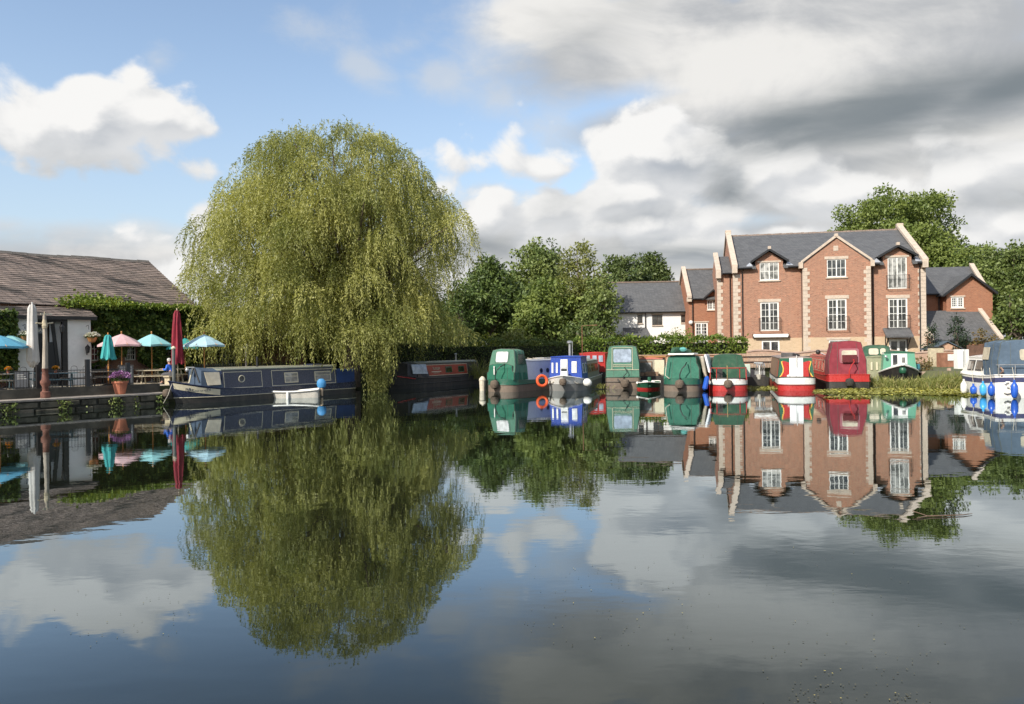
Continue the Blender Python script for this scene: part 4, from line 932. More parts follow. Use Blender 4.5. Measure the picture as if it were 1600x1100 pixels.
# ---- B4b red wheelhouse behind
Bw = Boat('canal_boat', 'boat with a red glazed wheelhouse showing behind the bright blue boat', 'boat', 925, 54.5, 14, 5.5, 2.0, g0=.7, rs=.5, square=True)
s = Bw; s.band('hull', -.3, s.sheer, P_BLACK); s.deck(P_RED); s.cab(.3, 3.4, 2.1, P_RED, P_RED, wb=.93, wt=.9)
for a, b_ in ((-.80, -.42), (-.36, .02), (.12, .44), (.5, .80)):
    w_ = MB().box(.26, .31, a, b_, 1.45, 2.0).build('window', P_RED, s.r); MB().box(.25, .262, a+.04, b_-.04, 1.5, 1.95).build('pane', VINYLB, w_)
MB().box(-.1, .25, -.5, .5, .9, 1.35).build('locker', P_TAUPE, s.r)

# ---- B5 mid-green hood with cream lines
B5 = Boat('narrowboat', 'narrowboat with tall green stern hood and cream piping around its clear panel', 'narrowboat', 973, 46.2, 10.5, 12, g0=.62, rs=.6, square=True, group='narrowboats moored side by side along the far bank')
s = B5; s.band('hull', -.3, s.sheer, P_RUST); s.deck(P_BLACK); s.strake(P_BLACK, .42, .03); s.strake(P_GREEN); s.cab(2.3, 10, 1.7, P_DGREEN, P_ROOFG)
s.hood(.18, 2.6, 2.62, C_GREEN, slope0=.22, slope1=.2, rnd=.45, w_=1.0); s.hood_win(-.52, .55, 1.60, 2.40, VINYLB, out=.02)
x0h = s.h; b = MB(); xf = lambda z: .18+.22*(z-.64)/(2.62-.64)-.03
for y in (-.60, .64): b.tube([(xf(1.15), y, 1.15), (xf(2.5), y*.97, 2.5)], .016, 5)
for z in (1.15, 1.36, 1.45, 2.48): b.tube([(xf(z), (-.97 if z < 1.2 else -.55), z), (xf(z), (.97 if z < 1.2 else .58), z)], .016, 5)
b.tube([(xf(.66), -.95, .66), (xf(.66), .95, .66)], .02, 5); b.build('piping', P_CREAM, s.r)
MB().tube([(-.1, -.1, .5), (-.1, -.05, .75), (.0, -.28, 1.0), (-.02, -.12, 1.34)], .025, 6).build('tiller', BLACK, s.r, smooth=True); s.button(-.2, .35, .27, -.15)
MB().tube([(0, .3, .6), (-.1, .2, .45), (-.1, 0, .4)], .04, 6).build('rudder_head', P_BLACK, s.r)

# ---- B5b clutter boat: beige panelled boat + little green dinghy
Bb = Boat('canal_boat', 'shabby boat with cream cabin door, piled with clutter, between two green-hooded narrowboats', 'boat', 1016, 48, 13, 9, 2.0, g0=.6, rs=.6, square=True)
s = Bb; s.band('hull', -.3, s.sheer, P_BLACK); s.deck(P_BROWN); s.cab(.8, 7, 1.75, P_TAUPE, P_ROOFR)
MB().box(.74, .80, -.85, -.25, .75, 1.68).build('door', P_CREAM, s.r); w_ = MB().box(.74, .80, -.1, .85, .8, 1.6).build('window', P_BROWN, s.r); MB().box(.73, .742, -.04, .79, .9, 1.52).build('pane', glass_net, w_)
MB().box(.1, .6, -.5, .3, .6, .95).box(.2, .5, .35, .8, .6, .85).build('crates', P_BROWN, s.r, bevel=.02); MB().box(0.9, 6.9, -.95, .95, 1.84, 1.93).build('roof_rack', WOODB, s.r)
Bg = Boat('dinghy', 'little green dinghy with red keel band among the moored narrowboats', 'dinghy', 1012, 44.6, 12, 2.6, 1.35, bow_near=True, g0=.34, gb=.48, rb=1.1, rs=.3, square=True)
s = Bg; s.band('hull', -.1, .12, P_RED); s.band('topside', .12, s.sheer, P_DGREEN, .004); s.deck(GF, -.1, 'inner_floor'); s.strake(FWHITE, None, .03, 'gunwale'); MB().box(.8, 1.5, -.35, .4, .25, .5).build('bundle', FWHITE, s.r, bevel=.08); MB().tube([(2.3, .1, .2), (2.3, .1, .75)], .11, 8).build('outboard', P_DGREEN, s.r); MB().tube([(1.6, -.5, .4), (2.2, -.62, .42)], .07, 6).build('fender', FWHITE, s.r)

# ---- B6 dark green stern with folded dinghies
B6 = Boat('narrowboat', 'broad bottle-green canvas-sterned narrowboat with folded dinghies strapped to its side', 'narrowboat', 1063, 42.8, 21, 11, g0=.66, rs=.8, group='narrowboats moored side by side along the far bank')
s = B6; s.band('hull', -.3, .36, P_RUST); s.band('topside', .36, s.sheer, P_GREEN, .006); s.deck(P_GREEN); s.strake(P_BLACK, .37, .03); s.cab(2.0, 9.5, 1.75, P_DGREEN, P_ROOFG)
s.hood(.35, 2.4, 2.02, C_GREEN2, slope0=.38, slope1=.2, rnd=.25, w_=.98, wt=.80); s.tiller(); s.button(-.2, .42, .26)
MB().box(.5, 2.3, -.7, .75, 2.03, 2.13).build('roof_board', P_WHITE, s.r, bevel=.03); MB().tube([(.7, .55, 2.15), (1.0, .5, 2.3), (1.6, .1, 2.28), (2.0, -.3, 2.2)], [.1, .18, .2, .1], 8).build('folded_cover', C_DGREEN, s.r, smooth=True); MB().sphere((1.2, 0, 2.35), .22, 8, .6).build('bundle', pm('teal_tarp', (.1, .35, .32), .6), s.r, smooth=True)
MB().tube([(.25, .74, 1.9), (.12, .80, 1.3), (.0, .82, .9), (.0, .6, .72)], .022, 5).build('hose', ROPE, s.r)
b = MB()
for k, x in enumerate((1.3,)): b.prism([(x, -1.12, .75), (x+1.6, -1.12, .75), (x+1.5, -.95, 1.95), (x-.25, -.95, 1.95)], (0, -.2, 0))
b.build('folded_dinghy', pm('beige_inflatable', (.52, .47, .38), .6, .2), s.r, bevel=.07)
MB().prism([(1.0, -1.42, 1.0), (2.6, -1.42, 1.0), (2.7, -1.15, 2.05), (1.2, -1.15, 2.05)], (0, -.14, 0)).build('folded_dinghy', pm('grey_white_inflatable', (.66, .68, .70), .5, .15), s.r, bevel=.06)

# ---- B7 red and white stern, green hood, red rail
B7 = Boat('narrowboat', 'narrowboat with a white over red stern, red pushpit rail and green hood', 'narrowboat', 1138, 42.7, 15.5, 12, g0=.62, rs=.75, group='narrowboats moored side by side along the far bank')
s = B7; s.band('hull', -.3, .30, P_RED, label='red lower hull'); s.band('topside', .36, s.sheer, P_WHITE, .006, 'white upper hull'); s.band('hull_line', .30, .36, P_BLACK, .004); s.deck(P_BLACK); s.strake(P_BLACK); s.cab(2.6, 10, 1.62, P_DGREEN, P_ROOFG)
s.hood(.95, 2.8, 2.05, C_DGREEN, slope0=.1, slope1=.2, rnd=.6, w_=.96); b = MB(); zr_ = 1.28
b.tube([(1.3, 1.0, zr_), (.3, .86, zr_), (.05, .55, zr_), (.0, 0, zr_), (.05, -.55, zr_), (.3, -.86, zr_), (1.3, -1.0, zr_)], .028, 6)
for x, y in ((.12, .62), (.12, -.62), (.8, .98), (.8, -.98)): b.tube([(x, y, .6), (x, y, zr_)], .026, 6)
b.build('stern_rail', P_RED, s.r); MB().prism([(.1, .96, .62), (.45, 1.0, .62), (.4, .96, 1.26), (.2, .94, 1.26)], (0, .03, 0)).prism([(.1, -.96, .62), (.45, -1.0, .62), (.4, -.96, 1.26), (.2, -.94, 1.26)], (0, -.03, 0)).build('rail_panel', P_RED, s.r)
s.button(-.18, .40, .24); s.rail([(-.1, .05, .6), (-.02, .05, 1.42)], .022, BRASS, 'tiller_post'); MB().box(.5, .8, .3, .6, .62, 1.2).build('stool', P_BLACK, s.r)
o = MB().tube([(0, 0, -.4), (0, 0, -.3), (0, 0, .3), (0, 0, .42)], [.05, .15, .14, .04], 10).build('fender', FBLUE, None, smooth=True); o.location = P(1103, 599, 42.9); o.rotation_euler = (0, R(12), 0); tag(o, 'long blue fender hanging left of the white and red stern with red rail', 'fender')

# ---- B7b low work boat with engine
Bp = Boat('work_boat', 'low dark open boat carrying an old engine and pale locker beside the red-railed stern', 'boat', 1178, 47, 14, 6, 1.9, g0=.5, rs=.4, square=True)
s = Bp; s.band('hull', -.3, s.sheer, P_BLACK); s.deck(P_BLACK); MB().box(.8, 1.5, .15, .75, .5, 1.35).build('locker', pm('mint_locker', (.50, .60, .52), .5, .2, dirt=.3), s.r, bevel=.03)
b = MB(); b.box(.6, 1.3, -.7, -.1, .7, .95)
for k in range(5): b.tube([(.6, -.15-.12*k, .95), (.5, -.2-.12*k, 1.25), (.9, -.25-.1*k, 1.42)], .035, 5)
b.tube([(.7, -.6, 1.4), (1.0, -.1, 1.42)], .07, 6); b.build('engine', STEEL, s.r); s.rail([(.2, -.35, .3), (.2, -.35, 1.3)], .035, P_WHITE, 'post'); MB().lathe([(.12, 0), (.17, .3)], (.1, -.3, .45), 10).build('bucket', GF, s.r)

# ---- B8 white double doors, red panels with yellow edge
B8 = Boat('narrowboat', 'narrowboat stern with tall white double doors between red panels edged in yellow', 'narrowboat', 1246, 42.2, 16, 12.5, 1.98, g0=.66, rs=.7, group='narrowboats moored side by side along the far bank')
s = B8; s.band('hull', -.3, .27, P_RED, label='red lower hull'); s.band('hull_line', .27, .35, P_MAROON, .004); s.band('topside', .35, s.sheer, P_WHITE, .006, 'white upper hull'); s.deck(P_BLACK); s.strake(P_BLACK)
s.cab(.75, 11, 1.78, P_BROWN, paint('weathered_taupe_roof', (.27, .22, .20), .8, .5), wb=.94, wt=.80)
bk = MB().prism([(.69, y, z) for y, z in ((.95, .62), (.82, 1.78), (-.82, 1.78), (-.95, .62))], (.055, 0, 0)).build('rear_bulkhead', P_DGREEN, s.r)
MB().prism([(.8, s.sy(z, 1, .015), z) for z in (.62, 1.74)]+[(1.5, s.sy(z, 1, .015), z) for z in (1.74, .62)], (0, .015, 0)).build('side_panel', P_DGREEN, s.r); s.panel(1.65, 2.6, .72, 1.62, 1, 'side_panel', paint('faded_red_panel', (.45, .08, .05), .6, .4))
def curved(sy_, k, x, mat, nm, w_, par):
    pts = [(.96*k, .68), (.83*k, .82), (.72*k, 1.02), (.70*k, 1.22), (.78*k, 1.50), (.80*k, 1.60), (.70*k, 1.63), (.36, 1.55), (.36, .66)]
    return MB().prism([(x, sy_*y, z) for y, z in pts], (w_, 0, 0)).build(nm, mat, par)
for sg in (-1, 1):
    e = curved(sg, 1.0, .675, P_YEL, 'yellow_edge', .014, bk); curved(sg, .93, .66, P_RED, 'red_panel', .014, bk)
for ya, yb in ((.006, .36), (-.36, -.006)): MB().box(.63, .672, ya, yb, .64, 1.80).build('door', pm('clean_white_paint', (.85, .85, .85), .35, .04), s.r, bevel=.01)
s.rail([(.55, -.02, 1.3), (.55, -.02, 1.95)], .02, P_WHITE, 'post'); MB().tube([(2.6, .5, 1.88), (3.2, 0, 1.97), (4.4, -.45, 1.9)], [.06, .11, .06], 7).build('roof_bundle', pm('dark_tarp', (.09, .085, .085), .8, .3), s.r, smooth=True); MB().box(1.6, 2.2, .1, .7, 1.82, 2.08).build('roof_box', pm('dark_tarp', (.09, .085, .085), .8, .3), s.r, bevel=.04)
MB().lathe([(.16, -.06), (.17, 0), (.16, .06)], (1.0, 1.2, .55), 12, 1, .5).build('side_fender', pm('dull_green_tyre', (.05, .09, .07), .8, .3), s.r, smooth=True)
MB().sphere((.45, .42, .78), .1, 8).build('kettle', P_WHITE, s.r, smooth=True); MB().tube([(.58, -.7, .62), (.5, -.62, 1.25)], .02, 5).build('tiller', BLACK, s.r)

# ---- B9 red boat with maroon hood
B9 = Boat('narrowboat', 'red narrowboat with a big maroon canvas hood, square open window and black rope fender', 'narrowboat', 1327, 43.3, 15.5, 13, 2.3, g0=.72, rs=.65, square=True, group='narrowboats moored side by side along the far bank')
s = B9; s.band('hull', -.3, .42, P_BLACK); s.band('topside', .42, s.sheer, P_RED, .006); s.deck(P_RED); s.strake(P_RED, .43, .03); s.strake(P_RED)
s.cab(2.2, 11.6, 1.80, P_RED, P_ROOFR); s.hood(.4, 2.6, 2.72, C_MAROON, slope0=.36, slope1=.3, rnd=.35, w_=1.0, wt=.80)
hw = s.hood_win(-.62, .42, 1.45, 2.28, pm('grey_pink_canvas', (.28, .10, .12), .7, .15), out=.02, name='window_surround'); hw = s.hood_win(-.50, .30, 1.50, 2.18, VINYLT, out=.04, name='clear_panel')
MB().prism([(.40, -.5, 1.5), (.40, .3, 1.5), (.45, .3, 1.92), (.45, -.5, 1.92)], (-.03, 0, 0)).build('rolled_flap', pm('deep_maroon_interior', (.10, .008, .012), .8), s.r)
s.outline(3.0, 11.2, .88, 1.58, 1, P_CREAM, .02)
for i in range(4): s.window(3.5+i*1.9, 4.1+i*1.9, .98, 1.5, 1, P_ROOFR, glass_dark, False)
MB().box(2.6, 11.3, .72, .78, 1.86, 1.90).build('handrail', P_ROOFR, s.r); s.tiller(P_RED); s.button(-.18, .38, .24, .0, pm('black_rope', (.04, .035, .03), .95, .3, 12, bump=.02))
s.rail([(2.8, .9, 1.9), (2.9, 1.25, 2.05)], .03, STEEL, 'lamp_arm'); MB().sphere((2.9, 1.3, 2.08), .15, 10).build('spot_lamp', P_BLACK, s.r, smooth=True)

# ---- B10 olive boat with green canopy, B11 green and white bow
B10 = Boat('cabin_cruiser', 'faded olive boat with dark green canopy behind the maroon-hooded narrowboat', 'boat', 1371, 47.5, 22, 8, 2.0, g0=.7, rs=.5, square=True)
s = B10; s.band('hull', -.3, s.sheer, P_OLIVE); s.deck(P_OLIVE); s.cab(.3, 6, 1.7, P_OLIVE, P_OLIVE); s.hood(.25, 2.4, 2.45, C_DGREEN, z0=1.72, slope0=.25, slope1=.2, rnd=.6, w_=.85, wt=.75); s.hood_win(-.1, .45, 1.86, 2.25, VINYLT, .03); s.hood_win(-.5, -.2, 1.86, 2.25, VINYLT, .03)
for y in (-.3, .0, .3): MB().box(.23, .3, y-.05, y+.05, .9, 1.4).build('slit_window', P_CREAM, s.r)
B11 = Boat('narrowboat', 'narrowboat bow with white deck and pale green cabin poking through the reeds', 'narrowboat', 1411, 44.9, 20, 10, 2.1, bow_near=True, g0=.72, gb=1.28, rb=1.9, rake=.4, group='narrowboats moored side by side along the far bank')
s = B11; s.band('hull', -.3, s.sheer, P_BLACK); s.deck(P_WHITE, .02); s.strake(P_WHITE, None, .05); GP = paint('pale_green_boat_paint', (.10, .30, .20), .4, .2); s.cab(.8, 8.6, 1.98, GP, P_DGREEN, slope1=.12, wb=.95, wt=.82)
dd = front(8.62, -.45, .42, 1.0, 1.92, P_WHITE, 'door'); front(8.66, -.36, -.12, 1.25, 1.85, glass_dark, 'pane', dd); front(8.66, .12, .30, 1.3, 1.7, glass_net, 'pane', dd)
MB().prism([(8.75, .95, .85), (9.9, .12, 1.28), (9.9, -.12, 1.28), (8.75, -.95, .85)], (0, 0, .12)).build('foredeck', P_WHITE, s.r, bevel=.02); s.button(9.95, .95, .2, 0, P_DGREEN); MB().tube([(9.98, 0, .95), (10.0, 0, .2)], .06, 6).build('stem_post', P_BLACK, s.r); MB().sphere((8.75, -.75, 1.75), .09, 8).build('lamp', STEEL, s.r)

# ---- B12 white cruiser with blue canopy
p_ = XY(1560, 34.6, 0); th = 10
B12 = Boat('cabin_cruiser', 'white cabin cruiser with slate-blue canopy, navy band and hanging fenders at the right edge', 'cruiser', 1606, 34.6, th, 6.0, 2.55, g0=.95, gb=1.12, rb=2.6, rs=.3, rake=.9, square=True)
s = B12; WG = pm('white_gelcoat', (.76, .75, .71), .22, .08, 1.2, dirt=.2, streak=True); s.band('hull', -.2, lambda x: s.sheer(x)-.34, WG); s.band('navy_band', lambda x: s.sheer(x)-.34, lambda x: s.sheer(x)-.12, paint('navy_band_paint', (.05, .055, .13), .4), .003); s.band('gunwale', lambda x: s.sheer(x)-.12, s.sheer, WG, .012); s.deck(WG); s.strake(WG, None, .03)
s.cab(1.7, 4.9, 1.80, WG, WG, wb=.98, wt=.78, z0=.93, slope1=.65, camber=.1)
fx = lambda px: s.f.pix(px, 567, .95)[0]
for a, b_ in ((2.35, 3.2), (3.4, 4.1)): s.window(a, b_, 1.16, 1.66, 1, BLACK, glass_net, False)
s.hood(.15, 1.75, 2.62, C_BLUE, z0=1.0, slope0=.2, slope1=-.40, rnd=.4, w_=1.12, wt=.98); s.hood_side(1.25, 1.9, 1.72, 2.3, 1, VINYLT, .0); s.hood_win(-.5, .2, 1.7, 2.2, VINYLT)
b = MB(); b.tube([(0, -1.15, 1.5), (.0, 1.18, 1.5), (.2, 1.2, 1.5)], .022, 6); b.tube([(0, 1.18, 1.0), (0, 1.18, 1.5)], .022, 6); b.tube([(0, .5, 1.0), (0, .5, 1.5)], .02, 6); b.tube([(0, -.2, 1.0), (0, -.2, 1.5)], .02, 6); b.build('stern_rail', STEEL, s.r)
MB().tube([(.0, 1.05+.0*k, .98) if k == 0 else (.0+.12*math.sin(k), 1.05, 1.0+.05*k) for k in range(9)], .045, 5).build('coiled_rope', pm('brown_rope', (.30, .2, .15), .9, .3), s.r); s.rail([(5.9, .25, 1.08), (6.0, .1, 1.75), (6.0, -.1, 1.75)], .015, STEEL, 'pulpit'); s.rail([(5.3, .6, 1.1), (5.3, .6, 2.2)], .014, STEEL, 'mast')
o3 = [( .19*math.sin(a)*1.0, .15*math.cos(a)) for a in np.linspace(-.6, math.pi, 12)]
b = MB(); pts = [(-.06, .85+x*.9, .58+z) for x, z in [(-.13, .07), (-.05, .14), (.08, .14), (.13, .06), (.08, -.02), (-.02, -.04)]]; pts2 = [(-.06, .85+x*1.0, .28+z) for x, z in [(-.02, .24), (.10, .20), (.15, .08), (.1, -.03), (-.03, -.06), (-.14, -.01)]]
b.tube([(p0[0], 1.70-p0[1], p0[2]) for p0 in pts], .045, 6); b.tube([(p0[0], 1.70-p0[1], p0[2]) for p0 in pts2], .045, 6); b.build('curled_white_fender', FWHITE, s.r, smooth=True)
FSPEC = [(1549, 609, FBLUE, .26, 'dark blue fender, middle one on the cruiser\'s white side'), (1536, 608, FSKY, .27, 'bright sky-blue fender on the white cruiser\'s side'), (1521, 609, FBLUE, .2, 'slim blue fender nearest the white cruiser\'s bow'), (1585, 609, FBLUE, .34, 'largest navy fender, at the white cruiser\'s stern corner'), (1506, 605, FWHITE, .3, 'white bottle-shaped fender floating off the cruiser\'s bow')]
for px, py, mt, hh, lb in FSPEC:
    Dd = {1549: 35.2, 1536: 36.4, 1521: 38.2, 1585: 34.0, 1506: 37.4}[px]
    if px == 1585: Dd = 34.2
    lx_ = B12.f.pix(px, py, 1.35)[0]
    for _ in range(6): ly_ = (B12.hb(max(.05, lx_))*(.86 if lx_ > 3.6 else 1)+.13); lx_ = B12.f.pix(px, py, ly_)[0]
    if px in (1549, 1536, 1521): Dd = B12.f.o[1]+lx_*B12.f.ex[1]+ly_*B12.f.ey[1]
    if px == 1506: Dd = 37.6
    b = MB().lathe([(.03, -hh-.04), (.09, -hh), (.14, -hh*.6), (.15, 0), (.14, hh*.5), (.08, hh*.85), (.045, hh), (.05, hh+.1)], (0, 0, 0), 12)
    o = b.build('fender', mt, None, smooth=True); o.location = P(px, py, Dd); tag(o, lb, 'fender', 'fenders hung round the white cruiser')
    if px != 1506: MB().tube([(0, 0, hh+.1), (.0, 0.12, 1.0)], .012, 4).build('rope', ROPE, o)

B13 = Boat('dinghy', 'corner of a white tender cut off by the right edge below the cruiser', 'dinghy', 1632, 33.2, 80, 3.0, 1.5, g0=.68, gb=.8, rb=1.4, rs=.3, square=True)
s = B13; s.band('hull', -.1, s.sheer, GF); s.deck(GF, -.1, 'inner_floor'); s.strake(P_BROWN, .4, .02); s.strake(WG, None, .04)
# ================================================================ THE PUB AND ITS TERRACE
RUBBLE = brickmat('dark_rubble_stone', (.13, .115, .095), (.09, .08, .065), (.035, .035, .028), bw=.75, bh=.30, ms=.022, big=(.07, .08, .045), zk=1.0)
PUBROOF = brickmat('brown_stone_slates', (.30, .235, .20), (.17, .135, .12), (.04, .035, .03), bw=.42, bh=.22, ms=.016, big=(.14, .125, .11), rough=.8, zk=1.75, odd=.7, blotch=.95)
PUBBRICK = brickmat('pub_brick', (.30, .14, .09), (.22, .10, .07), (.28, .22, .17), big=(.2, .09, .06))
TIMBER = pm('black_timber', (.018, .017, .016), .6, .3, 4); TEAKT = pm('old_table_timber', (.13, .115, .10), .85, .35, 5, streak=True)
BLUET = pm('blue_grey_table_paint', (.10, .17, .20), .7, .3, 4); CREAMT = pm('pale_table_timber', (.50, .43, .30), .8, .25, 5); POLEW = pm('orange_pole_wood', (.50, .22, .06), .5, .2, 5)
TERRA = pm('terracotta', (.42, .15, .085), .8, .2, 4); COPING = pm('worn_coping_timber', (.33, .29, .25), .85, .3, 3, dirt=.3, streak=False)
fp = Frame(-19.55, 47.3, G0, R(48)); HD = 7.0
pub = thing('pub', 'long canalside pub with stone-slated roof, white timbered porch and ivy-clad front', 'pub', (-19.55, 47.3, G0), R(48))
pzr = fp.z(218, 408, HD); pze = fp.z(285, 482, -.3); mm = (pzr-pze)/(HD+.3); PL = -24.0
xp = fp.x(143, -1.5); yc_ = -1.75; pzc = pze-mm*(abs(yc_)-.3)
def pr_(a, b_, c_, d_, y=0): return fp.rect(a, b_, c_, d_, y)
pw = [pr_(142, 154, 535, 564), pr_(195, 212, 539, 563), pr_(258, 271, 543, 563)]
b = MB(); wall(b, [(PL, pze), (0, pze)], 0, 0, pw, .15); b.poly([(0, 0, 0), (0, 2*HD, 0), (0, 2*HD, pze), (0, HD, pzr), (0, 0, pze)]); b.poly([(PL, 2*HD, 0), (0, 2*HD, 0), (0, 2*HD, pze), (PL, 2*HD, pze)])
b.build('wall', PUBBRICK, pub)
for r in pw: win(pub, r, 0, 2 if r[1]-r[0] > .5 else 1, 2, 3, frame=cream_frame, glass=glass_pub, fw=.06, bw=.04)
# sagging roof of thick stone slates
def sag(x): return -.12*math.sin((x-PL)/abs(PL)*math.pi*1.0)+.03*math.sin(x*1.3)
b = MB(); N = 24; rows = 12
def roofgrid(xa, xb_, y0, y1, z0, z1, nx, ny, th=.10):
    top = [[(xa+(xb_-xa)*i/nx, y0+(y1-y0)*j/ny, z0+(z1-z0)*j/ny+sag(xa+(xb_-xa)*i/nx)*j/ny+random.uniform(-.012, .012)) for i in range(nx+1)] for j in range(ny+1)]
    for j in range(ny):
        for i in range(nx):
            p, q, r_, s_ = top[j][i], top[j][i+1], top[j+1][i+1], top[j+1][i]; lift = .035
            b.poly([(p[0], p[1], p[2]+lift), (q[0], q[1], q[2]+lift), r_, s_]); b.poly([(p[0], p[1], p[2]-.02), (q[0], q[1], q[2]-.02), (q[0], q[1], q[2]+lift), (p[0], p[1], p[2]+lift)])
roofgrid(PL, .25, -.35, HD, pze-.02, pzr, 26, 26)
roofgrid(PL, xp+.2, yc_, -.35, pzc, pze-.04, 18, 6)
roofgrid(.25, PL, 2*HD+.35, HD, pze-.02, pzr, 8, 8)
b.build('roof', PUBROOF, pub)
b = MB(); 
for i in range(30):
    xa = PL+(.25-PL)*i/30; xb_ = PL+(.25-PL)*(i+1)/30; z_ = pzr+sag((xa+xb_)/2)
    b.prism([(xa+.01, HD-.18, z_-.08), (xa+.01, HD, z_+.10), (xa+.01, HD+.18, z_-.08)], (xb_-xa-.02, 0, 0))
b.build('ridge_tiles', pm('stone_ridge', (.12, .11, .10), .85, .3, 5), pub)
MB().box(PL, xp+.18, yc_-.03, yc_+.05, pzc-.16, pzc-.0).box(xp+.2, .2, -.40, -.33, pze-.16, pze-.02).build('fascia', TIMBER, pub)
# porch: white walls, black timbers, dark doorway
yF = -1.5; X_ = lambda px: fp.x(px, yF, 540); zt_ = pzc+.03
op = (X_(57), X_(101), 0, zt_-.25)
b = MB(); wall(b, [(X_(28), zt_), (X_(142), zt_)], 0, yF, [op], .25); b.poly([(X_(142), yF, 0), (X_(142), 0, 0), (X_(142), 0, zt_+.62), (X_(142), yF, zt_)]); b.poly([(X_(28), yF, 0), (X_(28), 0, 0), (X_(28), 0, zt_+.6), (X_(28), yF, zt_)])
po = b.build('porch_wall', WHITEW, pub)
b = MB(); b.box(op[0]-.12, op[0]+.05, yF-.03, yF+.14, 0, zt_); b.box(op[1]-.10, op[1]+.14, yF-.03, yF+.14, 0, zt_); b.box(op[0]+.05, op[1]-.10, yF-.03, yF+.14, zt_-.30, zt_-.08)
xs_ = X_(82); b.prism([(xs_, yF+.2, zt_-.3), (xs_+.16, yF+.2, zt_-.3), (X_(99), yF+.2, 0), (X_(99)-.16, yF+.2, 0)], (0, .1, 0)); b.build('timber_frame', TIMBER, pub)
MB().box(X_(82), op[1]-.05, yF+.4, yF+.5, 0, zt_-.3).build('infill_panel', WHITEW, pub)
MB().box(op[0]+.05, X_(81), -.9, -.8, 0, zt_).build('door', pm('dark_door', (.01, .01, .012), .5), pub)
MB().box(X_(75), X_(91), yF+.24, yF+.32, .1, 2.3).build('door', pm('dark_door', (.01, .01, .012), .5), pub)
sg = MB().box(X_(58), X_(70), yF+.05, yF+.1, 2.75, 3.05).build('sign_board', pm('grey_sign', (.10, .11, .12), .5), pub); text(sg, 'BAR', .22, ((X_(58)+X_(70))/2, yF+.045, 2.9), (R(90), 0, 0), P_CREAM)
MB().box(X_(15), X_(28)-.01, yF+.1, yF+.4, 0, zt_+.05).build('brick_pier', PUBBRICK, pub)
# brackets of the baskets
for px in (36, 135):
    MB().tube([(X_(px), yF, 3.15), (X_(px), yF-.35, 3.2), (X_(px), yF-.38, 2.95)], .015, 4).build('basket_bracket', BLACK, pub)
# lower wing to the right of the ivy
ex0, exf = .25, 1.2; L2 = 8.6; ez, er = fp.z(360, 531, exf-.3), fp.z(330, 480, 5.0)
pw2 = (fp.x(337, exf, 555), fp.x(368, exf, 555), .1, fp.z(350, 538, exf))
b = MB(); wall(b, [(0, ez), (L2, ez)], 0, exf, [pw2]); b.poly([(L2, exf, 0), (L2, 9, 0), (L2, 9, ez), (L2, 5, er), (L2, exf, ez)]); b.build('wing_wall', PUBBRICK, pub)
b = MB(); slab(b, (.26, exf-.35, ez), (L2+.2, exf-.35, ez), (L2+.2, 5, er), (.26, 5, er)); slab(b, (L2+.2, 9.3, ez), (.26, 9.3, ez), (.26, 5, er), (L2+.2, 5, er)); b.build('wing_roof', brickmat('dark_stone_slates', (.12, .11, .105), (.08, .075, .07), (.03, .03, .03), bw=.4, bh=.2, ms=.014, zk=1.7), pub)
win(pub, pw2, exf, 3, 2, 3, frame=cream_frame, glass=glass_pub, fw=.08, bw=.04)
MB().tube([(fp.x(304, exf)+.28*math.cos(a), exf-.02, 1.35+.5*math.sin(a)) for a in np.linspace(0, 2*math.pi, 17)], .05, 5, False).build('oval_window', cream_frame, pub)

# ivy
IVY = leafmat('ivy_leaves', (.022, .05, .012), (.15, .21, .045), .3, (.34, .38, .09), 1.4); IVYB = leafmat('young_ivy_leaves', (.10, .16, .03), (.24, .30, .06), .35, (.34, .36, .08), .9)
iv = thing('climbing_ivy', 'mass of ivy covering the pub front right of the white porch', 'ivy', (-19.55, 47.3, G0), R(48))
N = 15000; x = rng.uniform(fp.x(140), .35, N); z = rng.uniform(.5, pze+.02, N); bulge = .34+.28*np.sin(x*2.1)*np.sin(z*2.3)+.2*np.sin(x*5+z*4); y = -rng.random(N)**.6*np.clip(bulge, .06, .9)-.03
k = np.ones(N, bool)
for r in pw: k &= ~((x > r[0]-.05) & (x < r[1]+.05) & (z > r[2]-.1) & (z < r[3]+.02))
k &= (z > .9+.7*np.sin(x*1.1)); x, y, z = x[k], y[k], z[k]; n = len(x)
a = unit(np.stack([rng.normal(0, .5, n), rng.normal(-.5, .3, n), rng.normal(-.6, .5, n)], 1)); leaf_obj('leaves', np.stack([x, y, z], 1), a, unit(np.cross(a, rnd_dirs(n))), .24, .2, IVY, iv)
n = 3600; x = np.concatenate([rng.normal(fp.x(150), .75, n//2), rng.uniform(fp.x(170), .2, n//2)]); z = pze+.15+np.abs(rng.normal(0, .22, n))*np.where(np.arange(n) < n//2, 1.3, .6)-.25; y = -.45-rng.random(n)*.3+np.maximum(0, (z-pze)/mm*.9)
a = unit(np.stack([rng.normal(0, .6, n), rng.normal(-.4, .4, n), rng.normal(.1, .5, n)], 1)); leaf_obj('new_growth', np.stack([x, y, z], 1), a, unit(np.cross(a, rnd_dirs(n))), .2, .17, IVYB, iv)
MB().tube([(-1.5, -.08, 0), (-1.7, -.06, 2), (-1.2, -.06, 4)], .05, 5).tube([(-6.5, -.08, 0), (-6.2, -.06, 2), (-6.8, -.06, 4)], .05, 5).build('stems', bark, iv)
iv2 = thing('climbing_ivy', 'dark ivy column at the left edge beside the porch pier', 'ivy', (-19.55, 47.3, G0), R(48))
